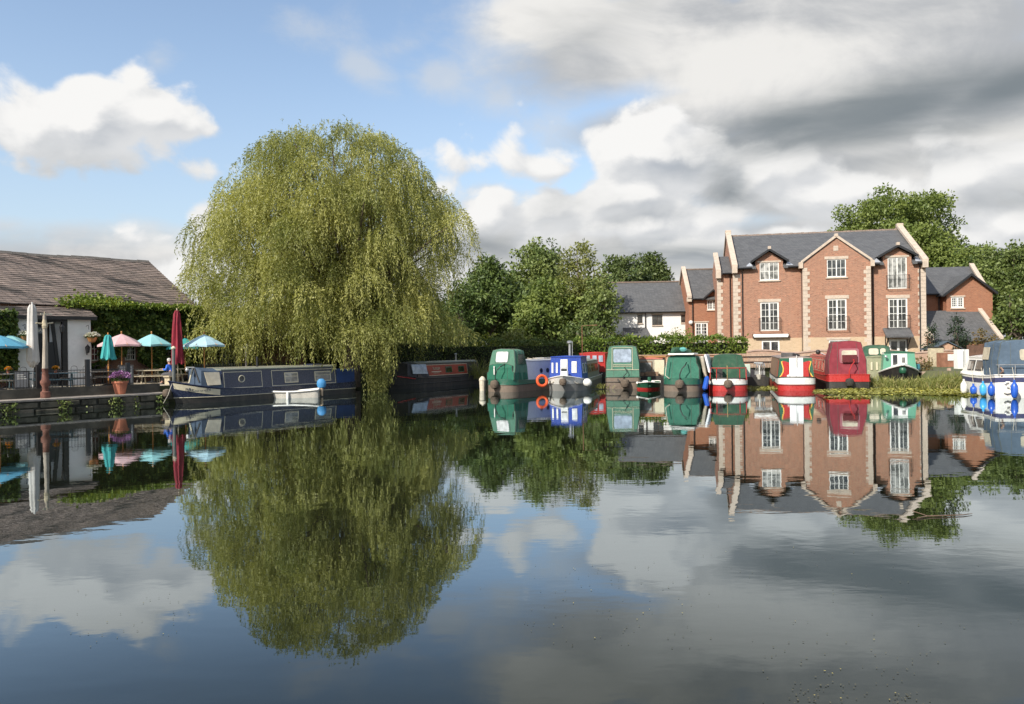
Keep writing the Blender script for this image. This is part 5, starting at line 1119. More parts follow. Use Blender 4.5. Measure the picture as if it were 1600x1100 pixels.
n = 5000; x = rng.uniform(fp.x(-30, -1.5), X_(24), n); z = rng.uniform(.4, zt_+.25, n); y = yF+.1-rng.random(n)*.45; a = unit(np.stack([rng.normal(0, .5, n), rng.normal(-.5, .3, n), rng.normal(-.6, .5, n)], 1)); leaf_obj('leaves', np.stack([x, y, z], 1), a, unit(np.cross(a, rnd_dirs(n))), .19, .16, IVY, iv2)

# ---- quay wall, coping, railing (frame along the quay edge; local y runs inland)
fq = Frame(-21.5, 32.3, 0, math.atan2(5.5, 4.6)); QX0, QX1 = -26, 7.17
def Q(px, yl, z=G0):
    for _ in range(2): xx = fq.x(px, yl, YH-(px-800)*sr+(H-z)*F/36)
    return xx
qw = thing('quay_wall', 'low dark stone quay wall with pale worn coping below the pub terrace', 'quay wall', (-21.5, 32.3, 0), fq.rz)
b = MB(); xq = QX0
while xq < QX1-.1:
    w_ = random.uniform(.55, 1.15); w_ = min(w_, QX1-xq)
    for z0, z1 in ((-.4, .14), (.17, .46)):
        d_ = random.uniform(0, .12)
        b.cbox((xq+w_/2+(.2 if z0 > 0 else 0), .2-d_, (z0+z1)/2), (w_-random.uniform(.03, .14), .5, z1-z0-random.uniform(0, .07)), random.uniform(-.05, .05), random.uniform(-.08, .08))
    xq += w_
b.build('stonework', pm('mossy_quay_stone', (.10, .092, .065), .9, .75, 1.6, bump=.04, dirt=.7), qw, bevel=.03)
MB().box(QX0, QX1, .02, .42, -.5, .47).build('backing', pm('wet_dark_stone', (.035, .035, .025), .7, .3), qw)
b = MB(); xq = QX0
while xq < QX1-.1: w_ = min(2.3, QX1-xq); b.box(xq+.008, xq+w_-.008, -.12, .95, .475, .56+random.uniform(0, .012)); xq += w_
b.build('coping', COPING, qw, bevel=.015)
MB().box(QX0, QX1, .96, 1.2, .3, .98).build('plinth', pm('dark_plinth_stone', (.08, .075, .06), .9, .4, 1.5, dirt=.4), qw)
RL = [QX0, Q(205, 1.1)]
rail_ = thing('metal_railing', 'black bow-topped iron railing along the terrace edge above the quay', 'railing', (-21.5, 32.3, 0), fq.rz)
b = MB(); n = int((RL[1]-RL[0])/.13); 
for i in range(n):
    x = RL[0]+.13*i
    if i % 2 == 0 and (i//2) % 2 == 0: b.tube([(x, 1.08, .98), (x, 1.08, 1.86), (x+.03, 1.08, 1.93), (x+.13, 1.08, 1.96), (x+.23, 1.08, 1.93), (x+.26, 1.08, 1.86), (x+.26, 1.08, .98)], .010, 4)
    elif i % 2: b.tube([(x, 1.08, .98), (x, 1.08, 1.76)], .009, 4)
for z in (1.06, 1.76): b.box(RL[0], RL[1], 1.06, 1.10, z-.015, z+.015)
b.build('bars', BLACK, rail_)
for px in (60, 137, 200): x = Q(px, 1.08); MB().box(x-.09, x+.09, 1.0, 1.16, .9, 2.05 if px != 137 else 2.25).build('post', BLACK, rail_, bevel=.01)
pav = MB().poly([(QX0, 1.2, G0+.006), (11, 1.2, G0+.006), (11, 8.4, G0+.006), (QX0, 8.4, G0+.006)]).build('paving', brickmat('terrace_flags', (.42, .37, .29), (.36, .31, .24), (.22, .20, .16), bw=.6, bh=.45, ms=.012, rough=.8)); pav.location = (-21.5, 32.3, 0); pav.rotation_euler = (0, 0, fq.rz); struct(pav)
def QW(px, yl, z=G0):
    x = Q(px, yl, z); return (-21.5+x*fq.ex[0]+yl*fq.ey[0], 32.3+x*fq.ex[1]+yl*fq.ey[1], z)

# ---- parasols
def parasol(name, label, px, D, top, rad, mat, pole=POLEW, hgt=.55, n=6, gz=G0, rot=0.0, val=.10, tilt=0):
    x, y = XY(px, D, 3); root = thing(name, label, 'parasol', (x, y, gz), rot, 'open parasols on the pub terrace')
    h_ = top-gz; b = MB(); vs = []; M = 4
    for i in range(M+1):
        t = i/M; ring = []
        for k in range(n*4):
            an = 2*math.pi*k/(n*4); edge = (k % 4)/4; seg = math.cos(math.pi/n)/math.cos(((an+math.pi/n) % (2*math.pi/n))-math.pi/n); sagk = 1-abs(edge-.5)*2 if k % 4 else 0
            ring.append((math.cos(an)*rad*max(t, .02)*seg, math.sin(an)*rad*max(t, .02)*seg, h_-.06-hgt*(t**1.25)-.05*t*sagk*0.8))
        vs.append(ring)
    vs.append([(p[0]*1.005, p[1]*1.005, p[2]-val) for p in vs[-1]])
    b.loft(vs, caps=False); cn_ = b.build('canopy', mat, root)
    sd_ = cn_.modifiers.new('thickness', 'SOLIDIFY'); sd_.thickness = .012
    b = MB()
    for k in range(n): an = 2*math.pi*k/n; b.tube([(0, 0, h_-.14), (math.cos(an)*rad*.97, math.sin(an)*rad*.97, h_-.1-hgt)], .012, 4)
    b.build('ribs', pole, root); MB().tube([(0, 0, 0), (0, 0, h_+.02)], .03, 8).sphere((0, 0, h_+.05), .045, 8).build('pole', pole, root)
    MB().lathe([(.28, 0), (.28, .05), (.06, .12), (.05, .3)], (0, 0, 0), 14).build('base', BLACK, root)
    return root
TEAL = pm('teal_parasol_cloth', (.04, .32, .32), .8, .1, 2, bump=.004); PTEAL = pm('pale_teal_parasol_cloth', (.25, .52, .54), .8, .1, 2, bump=.004); PINK = pm('pale_pink_parasol_cloth', (.58, .38, .39), .8, .1, 2, bump=.004)
PBLUE = pm('pale_blue_parasol_cloth', (.36, .54, .62), .8, .1, 2, bump=.004); SKYB = pm('sky_blue_parasol_cloth', (.08, .29, .42), .8, .1, 2, bump=.004); REDP = pm('deep_red_parasol_cloth', (.22, .010, .026), .75, .2, 3, bump=.01); GREYP = pm('light_grey_parasol_cover', (.52, .50, .47), .8, .12, 2, bump=.012)
parasol('parasol', 'open pale pink parasol beside the folded teal one', 190, 41.6, 3.62, 1.2, PINK, rot=.2)
parasol('parasol', 'open pale teal parasol between the pink one and the folded red one', 237, 42.6, 3.62, 1.15, PTEAL, rot=.4)
parasol('parasol', 'open teal parasol half hidden behind the folded red one', 289, 46.0, 3.45, 1.05, TEAL, rot=.1)
parasol('parasol', 'open pale blue parasol nearest the willow, by the boat\'s canvas cover', 319, 42.0, 3.55, 1.15, PBLUE, rot=.5)
parasol('parasol', 'large open blue parasol cut off by the left edge', -2, 35.5, 3.48, 1.35, SKYB, rot=.3, hgt=.50)
parasol('parasol', 'open light-blue parasol behind the large one at the left edge', 13, 38.5, 3.62, 1.15, PTEAL, rot=.1, hgt=.5)
def folded(label, px, D, ztop, zbot, r_, mat, pole, base_z=G0, taper=.45, nfold=7, tw=.15, straight=False):
    x, y = XY(px, D, 3); root = thing('parasol', label, 'parasol', (x, y, base_z), 0, None)
    b = MB(); secs = []; M = 14
    for i in range(M+1):
        t = i/M; rr = r_*(taper+(1-taper)*t**.8) if not straight else r_*(.62+.38*min(1, t*1.15)); z = ztop-(ztop-zbot)*t-base_z
        if i == 0: rr *= .6
        ring = []
        for k in range(nfold*4):
            an = 2*math.pi*k/(nfold*4); f = 1+(.22 if not straight else .10)*math.cos(an*nfold+t*tw*8+math.sin(t*6)*.4)+.06*math.sin(an*2+t*5); ring.append((math.cos(an)*rr*f, math.sin(an)*rr*f, z+(.06*math.cos(an*nfold) if i == M else 0)))
        secs.append(ring)
    if straight: secs.append([(p[0]*.45, p[1]*.45, p[2]-.22) for p in secs[-1]])
    b.loft(secs); b.build('folded_canopy', mat, root, smooth=True); MB().tube([(0, 0, 0), (0, 0, ztop-base_z+.12)], .035, 8).build('pole', pole, root); MB().lathe([(.3, 0), (.3, .06), (.07, .1)], (0, 0, 0), 12).build('base', BLACK, root)
    return root
folded('tall folded light-grey covered parasol in front of the pub porch', 51, 36.2, P(50, 476, 36.2).z, P(50, 565, 36.2).z, .26, GREYP, pm('white_pole', (.7, .7, .68), .4), straight=True)
folded('folded teal parasol left of the pink one', 169, 39.5, P(169, 523, 39.5).z, P(169, 561, 39.5).z, .34, TEAL, POLEW, taper=.3)
folded('tall folded deep red parasol beside the bow of the navy boat', 277, 40.8, P(277, 485, 40.8).z, P(277, 568, 40.8).z, .30, REDP, CREAMT, taper=.4, tw=.4)

# ---- picnic tables (one built, the rest copied)
def picnic(label, px, D, mat, rz, grp='picnic tables on the pub terrace'):
    x, y = XY(px, D, 1.5); root = thing('picnic_table', label, 'picnic table', (x, y, G0+.006), rz, grp)
    b = MB(); [b.box(-.9, .9, -.36+.148*k, -.36+.148*k+.135, .71, .75) for k in range(5)]; b.build('tabletop', mat, root)
    for sg_ in (-1, 1): MB().box(-.9, .9, sg_*.66-.13, sg_*.66+.13, .42, .455).build('bench', mat, root)
    for xx in (-.62, .62):
        for sg_ in (-1, 1): MB().prism([(xx, sg_*.12, .71), (xx, sg_*.24, .71), (xx, sg_*.66, 0), (xx, sg_*.54, 0)], (.05, 0, 0)).build('leg', mat, root)
        MB().box(xx-.04, xx, -.72, .72, .35, .42).build('crossbar', mat, root)
    return root
t0 = picnic('dark picnic table at the left edge under the blue parasols', 4, 36.5, TEAKT, R(20))
t1 = picnic('blue-grey picnic table in front of the porch doorway', 88, 37.2, BLUET, R(25))
t2 = picnic('pale timber picnic table where the man in blue sits', 243, 41.0, CREAMT, R(15))
dup(t0, 'grey picnic table under the folded teal parasol', (*XY(164, 39.6, 1.5), G0+.006), R(30)); dup(t0, 'grey picnic table behind the pink parasol pole', (*XY(200, 43.2, 1.5), G0+.006), R(10))
dup(t0, 'weathered table between the folded teal parasol and the black post', (*XY(150, 42.2, 1.5), G0+.006), R(55)); dup(t0, 'weathered table right behind the tall black post', (*XY(122, 38.4, 1.5), G0+.006), R(20)); dup(t2, 'pale table just left of the seated man', (*XY(226, 43.8, 1.5), G0+.006), R(25)); dup(t2, 'pale picnic table behind the seated man, nearest the folded red parasol', (*XY(262, 43.6, 1.5), G0+.006), R(40)); dup(t1, 'blue-grey picnic table left of the porch by the chalkboard', (*XY(40, 37.6, 1.5), G0+.006), R(40)); dup(t1, 'blue-grey table showing beyond the navy boat\'s canvas cover', (*XY(330, 45.5, 1.5), G0+.006), R(35))
def flowers(parent, c, r, n, mat, z=1.0, name='flowers'):
    d_ = rnd_dirs(n); d_[:, 2] = np.abs(d_[:, 2]); p = np.array(c)+d_*r*(rng.random(n)**.4)[:, None]*np.array([1, 1, z]); a = unit(d_+rng.normal(size=(n, 3))*.4); return leaf_obj(name, p, a, unit(np.cross(a, rnd_dirs(n))), .08, .075, mat, parent)
FL_P = leafmat('purple_petals', (.22, .07, .24), (.48, .26, .50), .2); FL_W = leafmat('white_petals', (.5, .48, .42), (.8, .78, .72), .2); FL_O = leafmat('orange_petals', (.65, .2, .02), (.8, .5, .05), .2); PLANT = leafmat('pot_foliage', (.03, .07, .015), (.10, .16, .04), .25)
def pot(label, loc, s_, fm1, cat='flower pot'):
    root = thing('flower_pot', label, cat, loc); MB().lathe([(.17*s_, 0), (.26*s_, .42*s_), (.29*s_, .42*s_), (.29*s_, .5*s_), (.25*s_, .5*s_), (.24*s_, .44*s_)], (0, 0, 0), 16).build('pot', TERRA, root); flowers(root, (0, 0, .5*s_), .30*s_, 260, PLANT, .8, 'foliage'); flowers(root, (0, 0, .62*s_), .36*s_, 420, fm1, .7); return root
pot('terracotta pot of purple flowers standing on the quay coping', (*QW(188, .55, .56)[:2], .575), 1.25, FL_P)
pot('small pot of orange flowers on the table before the porch', (*XY(87, 37.2, 1.5), G0+.756), .34, FL_O); pot('small pot of yellow flowers on the leftmost blue-grey table', (*XY(13, 37.6, 1.6), G0+.756), .32, FL_O)
def basket(label, px, py):
    x, z_ = fp.pix(px, py, yF-.38); w_ = (fp.o[0]+x*fp.ex[0]+(yF-.38)*fp.ey[0], fp.o[1]+x*fp.ex[1]+(yF-.38)*fp.ey[1], z_+G0); root = thing('hanging_basket', label, 'basket', w_)
    MB().lathe([(.03, -.26), (.16, -.2), (.25, 0), (.26, .03)], (0, 0, 0), 14).build('bowl', WOODB, root); flowers(root, (0, 0, .02), .30, 260, PLANT, .7, 'foliage'); flowers(root, (0, 0, .08), .36, 380, FL_W, .6); MB().tube([(-.2, 0, .03), (0, 0, .5), (.2, 0, .03)], .008, 4).build('chain', BLACK, root); return root
basket('hanging basket of white flowers on the porch corner by the ivy', 144, 528); basket('hanging basket of white flowers behind the folded grey parasol', 39, 526)
def wall_lantern(label, px, py):
    x, z_ = fp.pix(px, py, yF-.25); root = thing('wall_lantern', label, 'lantern', (fp.o[0]+x*fp.ex[0]+(yF-.25)*fp.ey[0], fp.o[1]+x*fp.ex[1]+(yF-.25)*fp.ey[1], z_+G0), R(48))
    MB().lathe([(.03, -.2), (.09, -.16), (.13, .12), (.03, .24), (.01, .28)], (0, 0, 0), 6).build('lantern_frame', BLACK, root); MB().lathe([(.085, -.13), (.12, .10)], (0, 0, 0), 6).build('pane', VINYLT, root); MB().tube([(0, 0, -.2), (0, .12, -.3), (0, .24, -.15)], .018, 5).build('bracket', BLACK, root)
wall_lantern('black lantern inside the pub porch on the timber post', 97, 514); wall_lantern('white-domed lamp on the porch corner, below the hanging basket', 137, 546)
# chalkboards
def aboard(label, px, D, s_, rz):
    x, y = XY(px, D, 1.5); root = thing('chalkboard', label, 'chalkboard', (x, y, G0+.006), rz)
    MB().cbox((0, 0, .55*s_), (.68*s_, .05, 1.05*s_), 0, R(-8)).build('frame', TIMBER, root); MB().cbox((0, -.03, .58*s_), (.58*s_, .02, .84*s_), 0, R(-8)).build('board', pm('chalkboard_slate', (.06, .065, .075), .6), root); MB().cbox((0, .28, .5*s_), (.6*s_, .04, 1.0*s_), 0, R(14)).build('rear_leg', TIMBER, root)
    b = MB()
    for k in range(6): b.cbox(((-.06+.04*(k % 3))*s_, -.055-.0, (.86-.105*k)*s_+0), ((.34+.06*((k*7) % 3))*s_, .008, .022), 0, R(-8))
    o = b.build('chalk_writing', pm('chalk', (.6, .6, .58), .9), root); o.location = (0, .02, 0); return root
aboard('chalkboard facing the water on the left of the porch behind the railing', 34, 34.9, .85, R(25)); aboard('chalkboard by the pot of purple flowers', 197, 38.9, 1.0, R(25))
# posts
x, y, _ = QW(71, .6, .56); op_ = thing('old_post', 'weathered pale timber post with short cross arms on a rusty cast base', 'post', (x, y, .575), fq.rz); zt2 = P(70, 492, y).z-.56; zb2 = P(70, 578, y).z-.56
MB().tube([(0, 0, zb2), (.02, 0, (zb2+zt2)/2), (0, 0, zt2)], [.12, .10, .07], 9).build('shaft', pm('weathered_pale_timber', (.38, .33, .27), .9, .3, 5, bump=.01, streak=True), op_, smooth=True)
MB().tube([(-.34, 0, zt2-.38), (0, 0, zt2-.42), (.34, 0, zt2-.36)], .04, 6).lathe([(.10, zt2-.62), (.13, zt2-.5), (.09, zt2-.3), (.03, zt2), (.01, zt2+.14)], (0, 0, 0), 8).build('cross_arms', CREAMT, op_); MB().box(-.16, .3, -.02, .02, zt2-.0, zt2+.05).build('vane', P_CREAM, op_)
MB().lathe([(.2, 0), (.2, .26), (.13, .30), (.13, .5), (.2, .62), (.21, .72), (.14, .84), (.12, zb2), (.15, zb2+.05)], (0, 0, 0), 12).build('cast_base', pm('rusty_iron', (.16, .07, .05), .9, .4, 6), op_, smooth=True)
x, y, _ = QW(272, .4, .56); lp = thing('mooring_light_post', 'plain dark post with pale ball top at the navy boat\'s bow', 'post', (x, y, .575)); zz = P(271, 546, y).z-.56
MB().tube([(0, 0, 0), (0, 0, zz)], .085, 10).build('shaft', pm('grey_green_post', (.12, .13, .12), .6), lp); MB().lathe([(.1, 0), (.12, .05), (.07, .12), (.02, .16)], (0, 0, zz), 10).build('cap', P_CREAM, lp)
x, y = XY(385, 46.5, 2); l2 = thing('street_lamp', 'ornate old lamp post just behind the navy boat under the willow fringe', 'lamp post', (x, y, G0)); zz = P(385, 541, 46.5).z-G0
MB().lathe([(.16, 0), (.16, .2), (.08, .3), (.06, zz-.5), (.11, zz-.4), (.05, zz-.3)], (0, 0, 0), 10).build('column', pm('mauve_grey_iron', (.16, .14, .16), .5), l2, smooth=True); MB().lathe([(.06, zz-.3), (.16, zz-.02), (.20, zz), (.05, zz+.16), (.02, zz+.22)], (0, 0, 0), 8).build('lantern', VINYL, l2)
# terrace fence glimpsed behind the navy boat
fe = thing('picket_fence', 'low dark picket fence glimpsed behind the navy boat\'s roof', 'fence', (*XY(300, 44.8, 1.5), G0), R(50)); b = MB()
for k in range(44): b.box(.16*k, .16*k+.06, -.012, .012, .05, .98)
b.box(0, 7.1, .013, .05, .25, .33).box(0, 7.1, .013, .05, .75, .83); b.build('pickets', pm('dark_green_timber', (.05, .06, .045), .8, .3), fe)

# ---- the seated man
def person(px, D, rz):
    x, y = XY(px, D, 1.8); gz = G0+.006; root_loc = (x, y, gz)
    SK = pm('skin', (.52, .30, .22), .5, .06, 8); JK = pm('blue_jacket', (.02, .12, .55), .75, .15, 5, bump=.004); TR = pm('grey_trousers', (.09, .09, .10), .8, .15, 5); HR = pm('white_hair', (.62, .60, .56), .8, .1, 20)
    root = thing('person', 'white-haired man in a bright blue jacket seated at the pale table', 'person', root_loc, rz)
    def skin(name, vs, es, rs, mat, rootv=0, sub=1):
        me = bpy.data.meshes.new(name); me.from_pydata(vs, es, []); o = bpy.data.objects.new(name, me); COL.objects.link(o); o.parent = root
        md_ = o.modifiers.new('skin', 'SKIN'); sv = me.skin_vertices[0].data if me.skin_vertices else None
        if sv is None:
            bm = bmesh.new(); bm.from_mesh(me); bm.verts.layers.skin.verify(); bm.to_mesh(me); bm.free(); sv = me.skin_vertices[0].data
        for i, r_ in enumerate(rs): sv[i].radius = (r_, r_ if not isinstance(r_, tuple) else r_[1]); sv[i].use_root = (i == rootv)
        o.modifiers.new('sub', 'SUBSURF').render_levels = sub; o.modifiers['sub'].levels = sub; me.materials.append(mat)
        for q in me.polygons: q.use_smooth = True
        return o
    hip = (0, 0, .56); 
    V = [hip, (.02, 0, .78), (.06, 0, 1.0), (.08, 0, 1.07), (.10, 0, 1.16), (.12, 0, 1.27),
         (0, .10, .54), (.42, .12, .52), (.44, .12, .10), (.56, .13, .06), (0, -.10, .54), (.42, -.12, .52), (.44, -.12, .10), (.56, -.13, .06),
         (.07, .19, .98), (.12, .25, .74), (.36, .16, .80), (.45, .12, .81), (.07, -.19, .98), (.12, -.25, .74), (.36, -.16, .80), (.45, -.12, .81)]
    E = [(0, 1), (1, 2), (2, 3), (3, 4), (4, 5), (0, 6), (6, 7), (7, 8), (8, 9), (0, 10), (10, 11), (11, 12), (12, 13), (2, 14), (14, 15), (15, 16), (16, 17), (2, 18), (18, 19), (19, 20), (20, 21)]
    Rr = [.15, .15, .13, .06, .065, .095, .10, .085, .05, .04, .10, .085, .05, .04, .06, .045, .035, .025, .06, .045, .035, .025]
    skin('body', V, E, Rr, SK)
    jv = [hip, (.02, 0, .78), (.06, 0, 1.0), (.07, 0, 1.06), (.07, .19, .98), (.12, .25, .74), (.36, .16, .80), (.07, -.19, .98), (.12, -.25, .74), (.36, -.16, .80)]
    skin('jacket', jv, [(0, 1), (1, 2), (2, 3), (2, 4), (4, 5), (5, 6), (2, 7), (7, 8), (8, 9)], [.185, .18, .155, .08, .085, .065, .05, .085, .065, .05], JK)
    skin('trousers', [hip, (0, .10, .54), (.42, .12, .52), (.44, .12, .14), (0, -.10, .54), (.42, -.12, .52), (.44, -.12, .14)], [(0, 1), (1, 2), (2, 3), (0, 4), (4, 5), (5, 6)], [.165, .12, .10, .065, .12, .10, .065], TR)
    for sg_ in (-1, 1):
        MB().cbox((.52, sg_*.125, .035), (.27, .1, .07)).build('shoe', BLACK, root, bevel=.02)
        MB().sphere((.205, sg_*.035, 1.26), .012, 6).build('eye', BLACK, root)
        b = MB(); b.sphere((.49, sg_*.12, .81), .035, 8, .6)
        for k in range(4): b.tube([(.50, sg_*.12+(k-1.5)*.018, .81), (.555, sg_*.12+(k-1.5)*.02, .815), (.575, sg_*.12+(k-1.5)*.02, .795)], [.009, .008, .006], 5)
        b.tube([(.48, sg_*.12-sg_*.03, .81), (.52, sg_*.12-sg_*.055, .80)], [.011, .008], 5); b.build('hand', SK, root, smooth=True)
        MB().sphere((.115, sg_*.095, 1.24), .022, 6, 1.4).build('ear', SK, root, smooth=True)
    MB().prism([(.20, -.012, 1.25), (.20, .012, 1.25), (.235, 0, 1.215)], (0, 0, -.01)).build('nose', SK, root)
    MB().cbox((.20, 0, 1.18), (.02, .05, .008)).build('mouth', pm('lips', (.35, .14, .12), .5), root)
    d_ = rnd_dirs(900); d_ = d_[(d_[:, 2] > -.25) & ~((d_[:, 0] > .35) & (d_[:, 2] < .55))]; p = np.array([.11, 0, 1.265])+d_*np.array([.108, .102, .115]); a = unit(d_*.4+np.array([-.4, 0, -.5])); leaf_obj('hair', p, a, unit(np.cross(a, d_)), .05, .035, HR, root); 
    return root
person(267, 40.6, R(170))
MB_b = picnic  # keep name
bn = thing('bench', 'short pale bench carrying the seated man in blue', 'bench', (*XY(268.5, 40.62, 1.2), G0+.006), R(80)); MB().box(-.5, .5, -.16, .16, .38, .43).build('seat', CREAMT, bn)
for xx in (-.42, .38): MB().box(xx, xx+.05, -.14, .14, 0, .379).build('leg', CREAMT, bn)
# ================================================================ TREES, HEDGES, BANK
L_WIL = leafmat('willow_leaves', (.15, .18, .045), (.50, .49, .17), .40, None, .35)
L_ASH = leafmat('ash_leaves', (.07, .12, .032), (.28, .33, .11), .3, None, .35); L_YEW = leafmat('yew_needles', (.028, .062, .02), (.17, .23, .06), .22, None, .4)
L_OAK = leafmat('bright_broadleaf', (.07, .12, .025), (.25, .30, .08), .3, None, .35); L_DK = leafmat('dark_broadleaf', (.040, .075, .02), (.20, .25, .07), .28, None, .4)
L_HOL = leafmat('conifer_foliage', (.03, .06, .022), (.15, .19, .055), .15, None, .5); L_BIR = leafmat('birch_leaves', (.10, .13, .035), (.30, .31, .10), .35, None, .35)
L_LAUR = leafmat('laurel_leaves', (.045, .09, .015), (.20, .28, .05), .3, (.32, .36, .09), .8); L_YELL = leafmat('yellow_green_shrub', (.16, .20, .03), (.42, .42, .08), .35, None, .8)
L_CON = leafmat('dark_conifer', (.010, .024, .012), (.035, .06, .028), .1, None, .8); L_REED = leafmat('reed_blades', (.12, .15, .035), (.36, .36, .12), .35, (.5, .42, .2), 1.0)
L_RUST = leafmat('reddish_shrub', (.10, .10, .03), (.26, .17, .07), .3, None, 1.0)

# ---- the weeping willow
wx, wy = XY(548, 50.5, 1); wil = thing('willow_tree', 'huge weeping willow trailing its branches over the moored boats', 'tree', (wx, wy, G0-.1))
S = 50.5/F
def pxz(px, py, D=50.5): q = P(px, py, D); return q.x-wx, q.z-(G0-.1)
# silhouette widths of the crown (photo rows -> left/right column)
SIL = [(208, 490, 555), (220, 448, 600), (240, 402, 640), (268, 388, 664), (310, 356, 694), (345, 338, 734), (380, 314, 734), (420, 316, 716), (460, 312, 712), (500, 314, 716), (540, 322, 728), (565, 340, 730)]
zs_ = []; Ls = []; Rs = []
for py, l, r_ in SIL[::-1]:
    a_ = pxz(l, py); b_ = pxz(r_, py); zs_.append(a_[1]); Ls.append(a_[0]); Rs.append(b_[0])
zs_, Ls, Rs = map(np.array, (zs_, Ls, Rs))
zmax = zs_[-1]
NP, NA, NT_ = [], [], []; limb = MB()
lobes = []
for i in range(300):
    core = i >= 205
    t = (i+.5)/205 if not core else rng.random(); z = 2.9+(zmax-3.2)*(t**.92) if not core else rng.uniform(4, zmax-2.5)
    l, r_ = np.interp(z, zs_, Ls), np.interp(z, zs_, Rs); cx_ = (l+r_)/2; hw_ = (r_-l)/2; dy_ = min(hw_, 8.6)*.9
    an = i*2.39996+rng.normal(0, .25); q = rng.uniform(.70, 1.06) if not core else rng.uniform(.1, .62)
    Rl = rng.uniform(.85, 1.75)*(1 if not core else 1.2); q2 = max(.12, 1-Rl*.62/max(1.5, hw_)) if not core else 1
    lobes.append((cx_+math.cos(an)*hw_*q*max(q2, .35), math.sin(an)*dy_*q*max(q2, .35), z, an, Rl, core))
for bi, (lx, ly, z, an, Rl, core) in enumerate(lobes):
    o_ = np.array([math.cos(an), math.sin(an), 0.0]); tone = np.clip(rng.normal(.5, .28), 0, 1); hgt_ = Rl*rng.uniform(.5, .95)
    if bi % 3 == 0 and not core:
        tip = (lx, ly, z-.5); limb.tube([(rng.normal(0, .25), rng.normal(0, .25), 2.8+rng.random()*2.5), (lx*.5, ly*.5, 2.6+z*.45), tip], [.16, .09, .03], 6)
    top_b = z > zmax-3.0; ns = int((33 if not core else 22)*Rl*Rl)+18; drop = rng.uniform(.5, 1.1) if top_b else rng.uniform(.9, 2.4) if z > 5.2 else rng.uniform(1.9, 3.4)
    lead = rng.random() < .4
    for k in range(ns):
        ph = rng.uniform(0, 2*math.pi); rr = rng.random()**.5; st = np.array([lx+math.cos(ph)*Rl*rr, ly+math.sin(ph)*Rl*rr, z+hgt_*(1-rr*rr)-.35+rng.normal(0, .12)])+o_*.25*rr
        if top_b and rng.random() < .12: st[2] += rng.uniform(.1, .55)
        hang = drop*rng.uniform(.45, 1.15)*(.55+.6*rr)*(1.25 if lead and rr > .7 else 1); hang = min(hang, max(.4, st[2]-(.95 if lx < 2.6 else 2.0)-.3*math.sin(lx*2.1+1)))
        m_ = int(hang*11.5)+3; s_ = np.linspace(0, 1, m_); ox, oy = math.cos(ph)*rr, math.sin(ph)*rr; kk = .32*(1-(1-s_)**2)
        swx, swy = rng.normal(0, .08), rng.normal(0, .08)
        pts = st[None]+np.stack([(ox*kk+o_[0]*kk*.6)*min(hang, 1.6)+swx*s_**2*hang+.04*np.sin(s_*7+k), (oy*kk+o_[1]*kk*.6)*min(hang, 1.6)+swy*s_**2*hang+.04*np.cos(s_*6+k), -hang*s_**1.2+.12*np.sin(s_*2.6)], 1)+rng.normal(0, .028, (m_, 3))
        dirs = np.tile(np.array([[0, 0, -1.0]]), (m_, 1))+rng.normal(0, .42, (m_, 3))+(o_*.25+np.array([ox, oy, .9])*1.0)[None]*((1-s_)**2)[:, None]
        NP.append(pts); NA.append(dirs); NT_.append(np.clip(tone+rng.normal(0, .14)+rng.normal(0, .09, m_), 0, 1))
# long trailing curtains reaching the water between the two boats
for k in range(230):
    px = rng.normal(592, 12); px = min(max(px, 566), 622); D = rng.uniform(45.6, 48.0); q0 = P(px, rng.uniform(500, 548), D); st = np.array([q0.x-wx, q0.y-wy, q0.z-(G0-.1)])
    zend = -.9+max(0, abs(px-588)-10)*.055+rng.random()**2*1.6; hang = st[2]-zend; m_ = int(hang*8)+2; s_ = np.linspace(0, 1, m_)
    pts = st[None]+np.stack([.1*np.sin(s_*5+k)+rng.normal(0, .1)*s_, .1*np.cos(s_*4+k), -hang*s_], 1)+rng.normal(0, .035, (m_, 3)); NP.append(pts); NA.append(np.tile([[0, 0, -1.0]], (m_, 1))+rng.normal(0, .35, (m_, 3))); NT_.append(np.clip(rng.normal(.5, .15, m_), 0, 1))
Pn = np.concatenate(NP); An = unit(np.concatenate(NA)); Tn = np.concatenate(NT_); n = len(Pn)
Wn = unit(np.cross(An, rnd_dirs(n)))
leaf_obj('crown', Pn, An, Wn, rng.uniform(.13, .25, n), rng.uniform(.040, .064, n), L_WIL, wil, Tn)
print('willow leaves', n)
limb.tube([(0, 0, -.6), (.1, 0, 1.5), (-.1, .1, 3.6), (.3, 0, 6.5), (.0, 0, 10.5)], [.65, .52, .46, .32, .12], 12)
limb.tube([(0, 0, 2.6), (-2.2, -.4, 5.6), (-5.2, -.6, 8.6)], [.34, .22, .08], 8).tube([(0, 0, 2.9), (2.2, .4, 6.0), (4.8, 1.0, 9.5)], [.34, .22, .08], 8).tube([(0, 0, 3.4), (.4, -2, 6.5), (.8, -4, 10)], [.3, .2, .08], 8).tube([(0, 0, 3.6), (.8, 2.4, 7), (1.5, 4.5, 10)], [.3, .2, .08], 8)
limb.build('trunk', bark, wil, smooth=True)

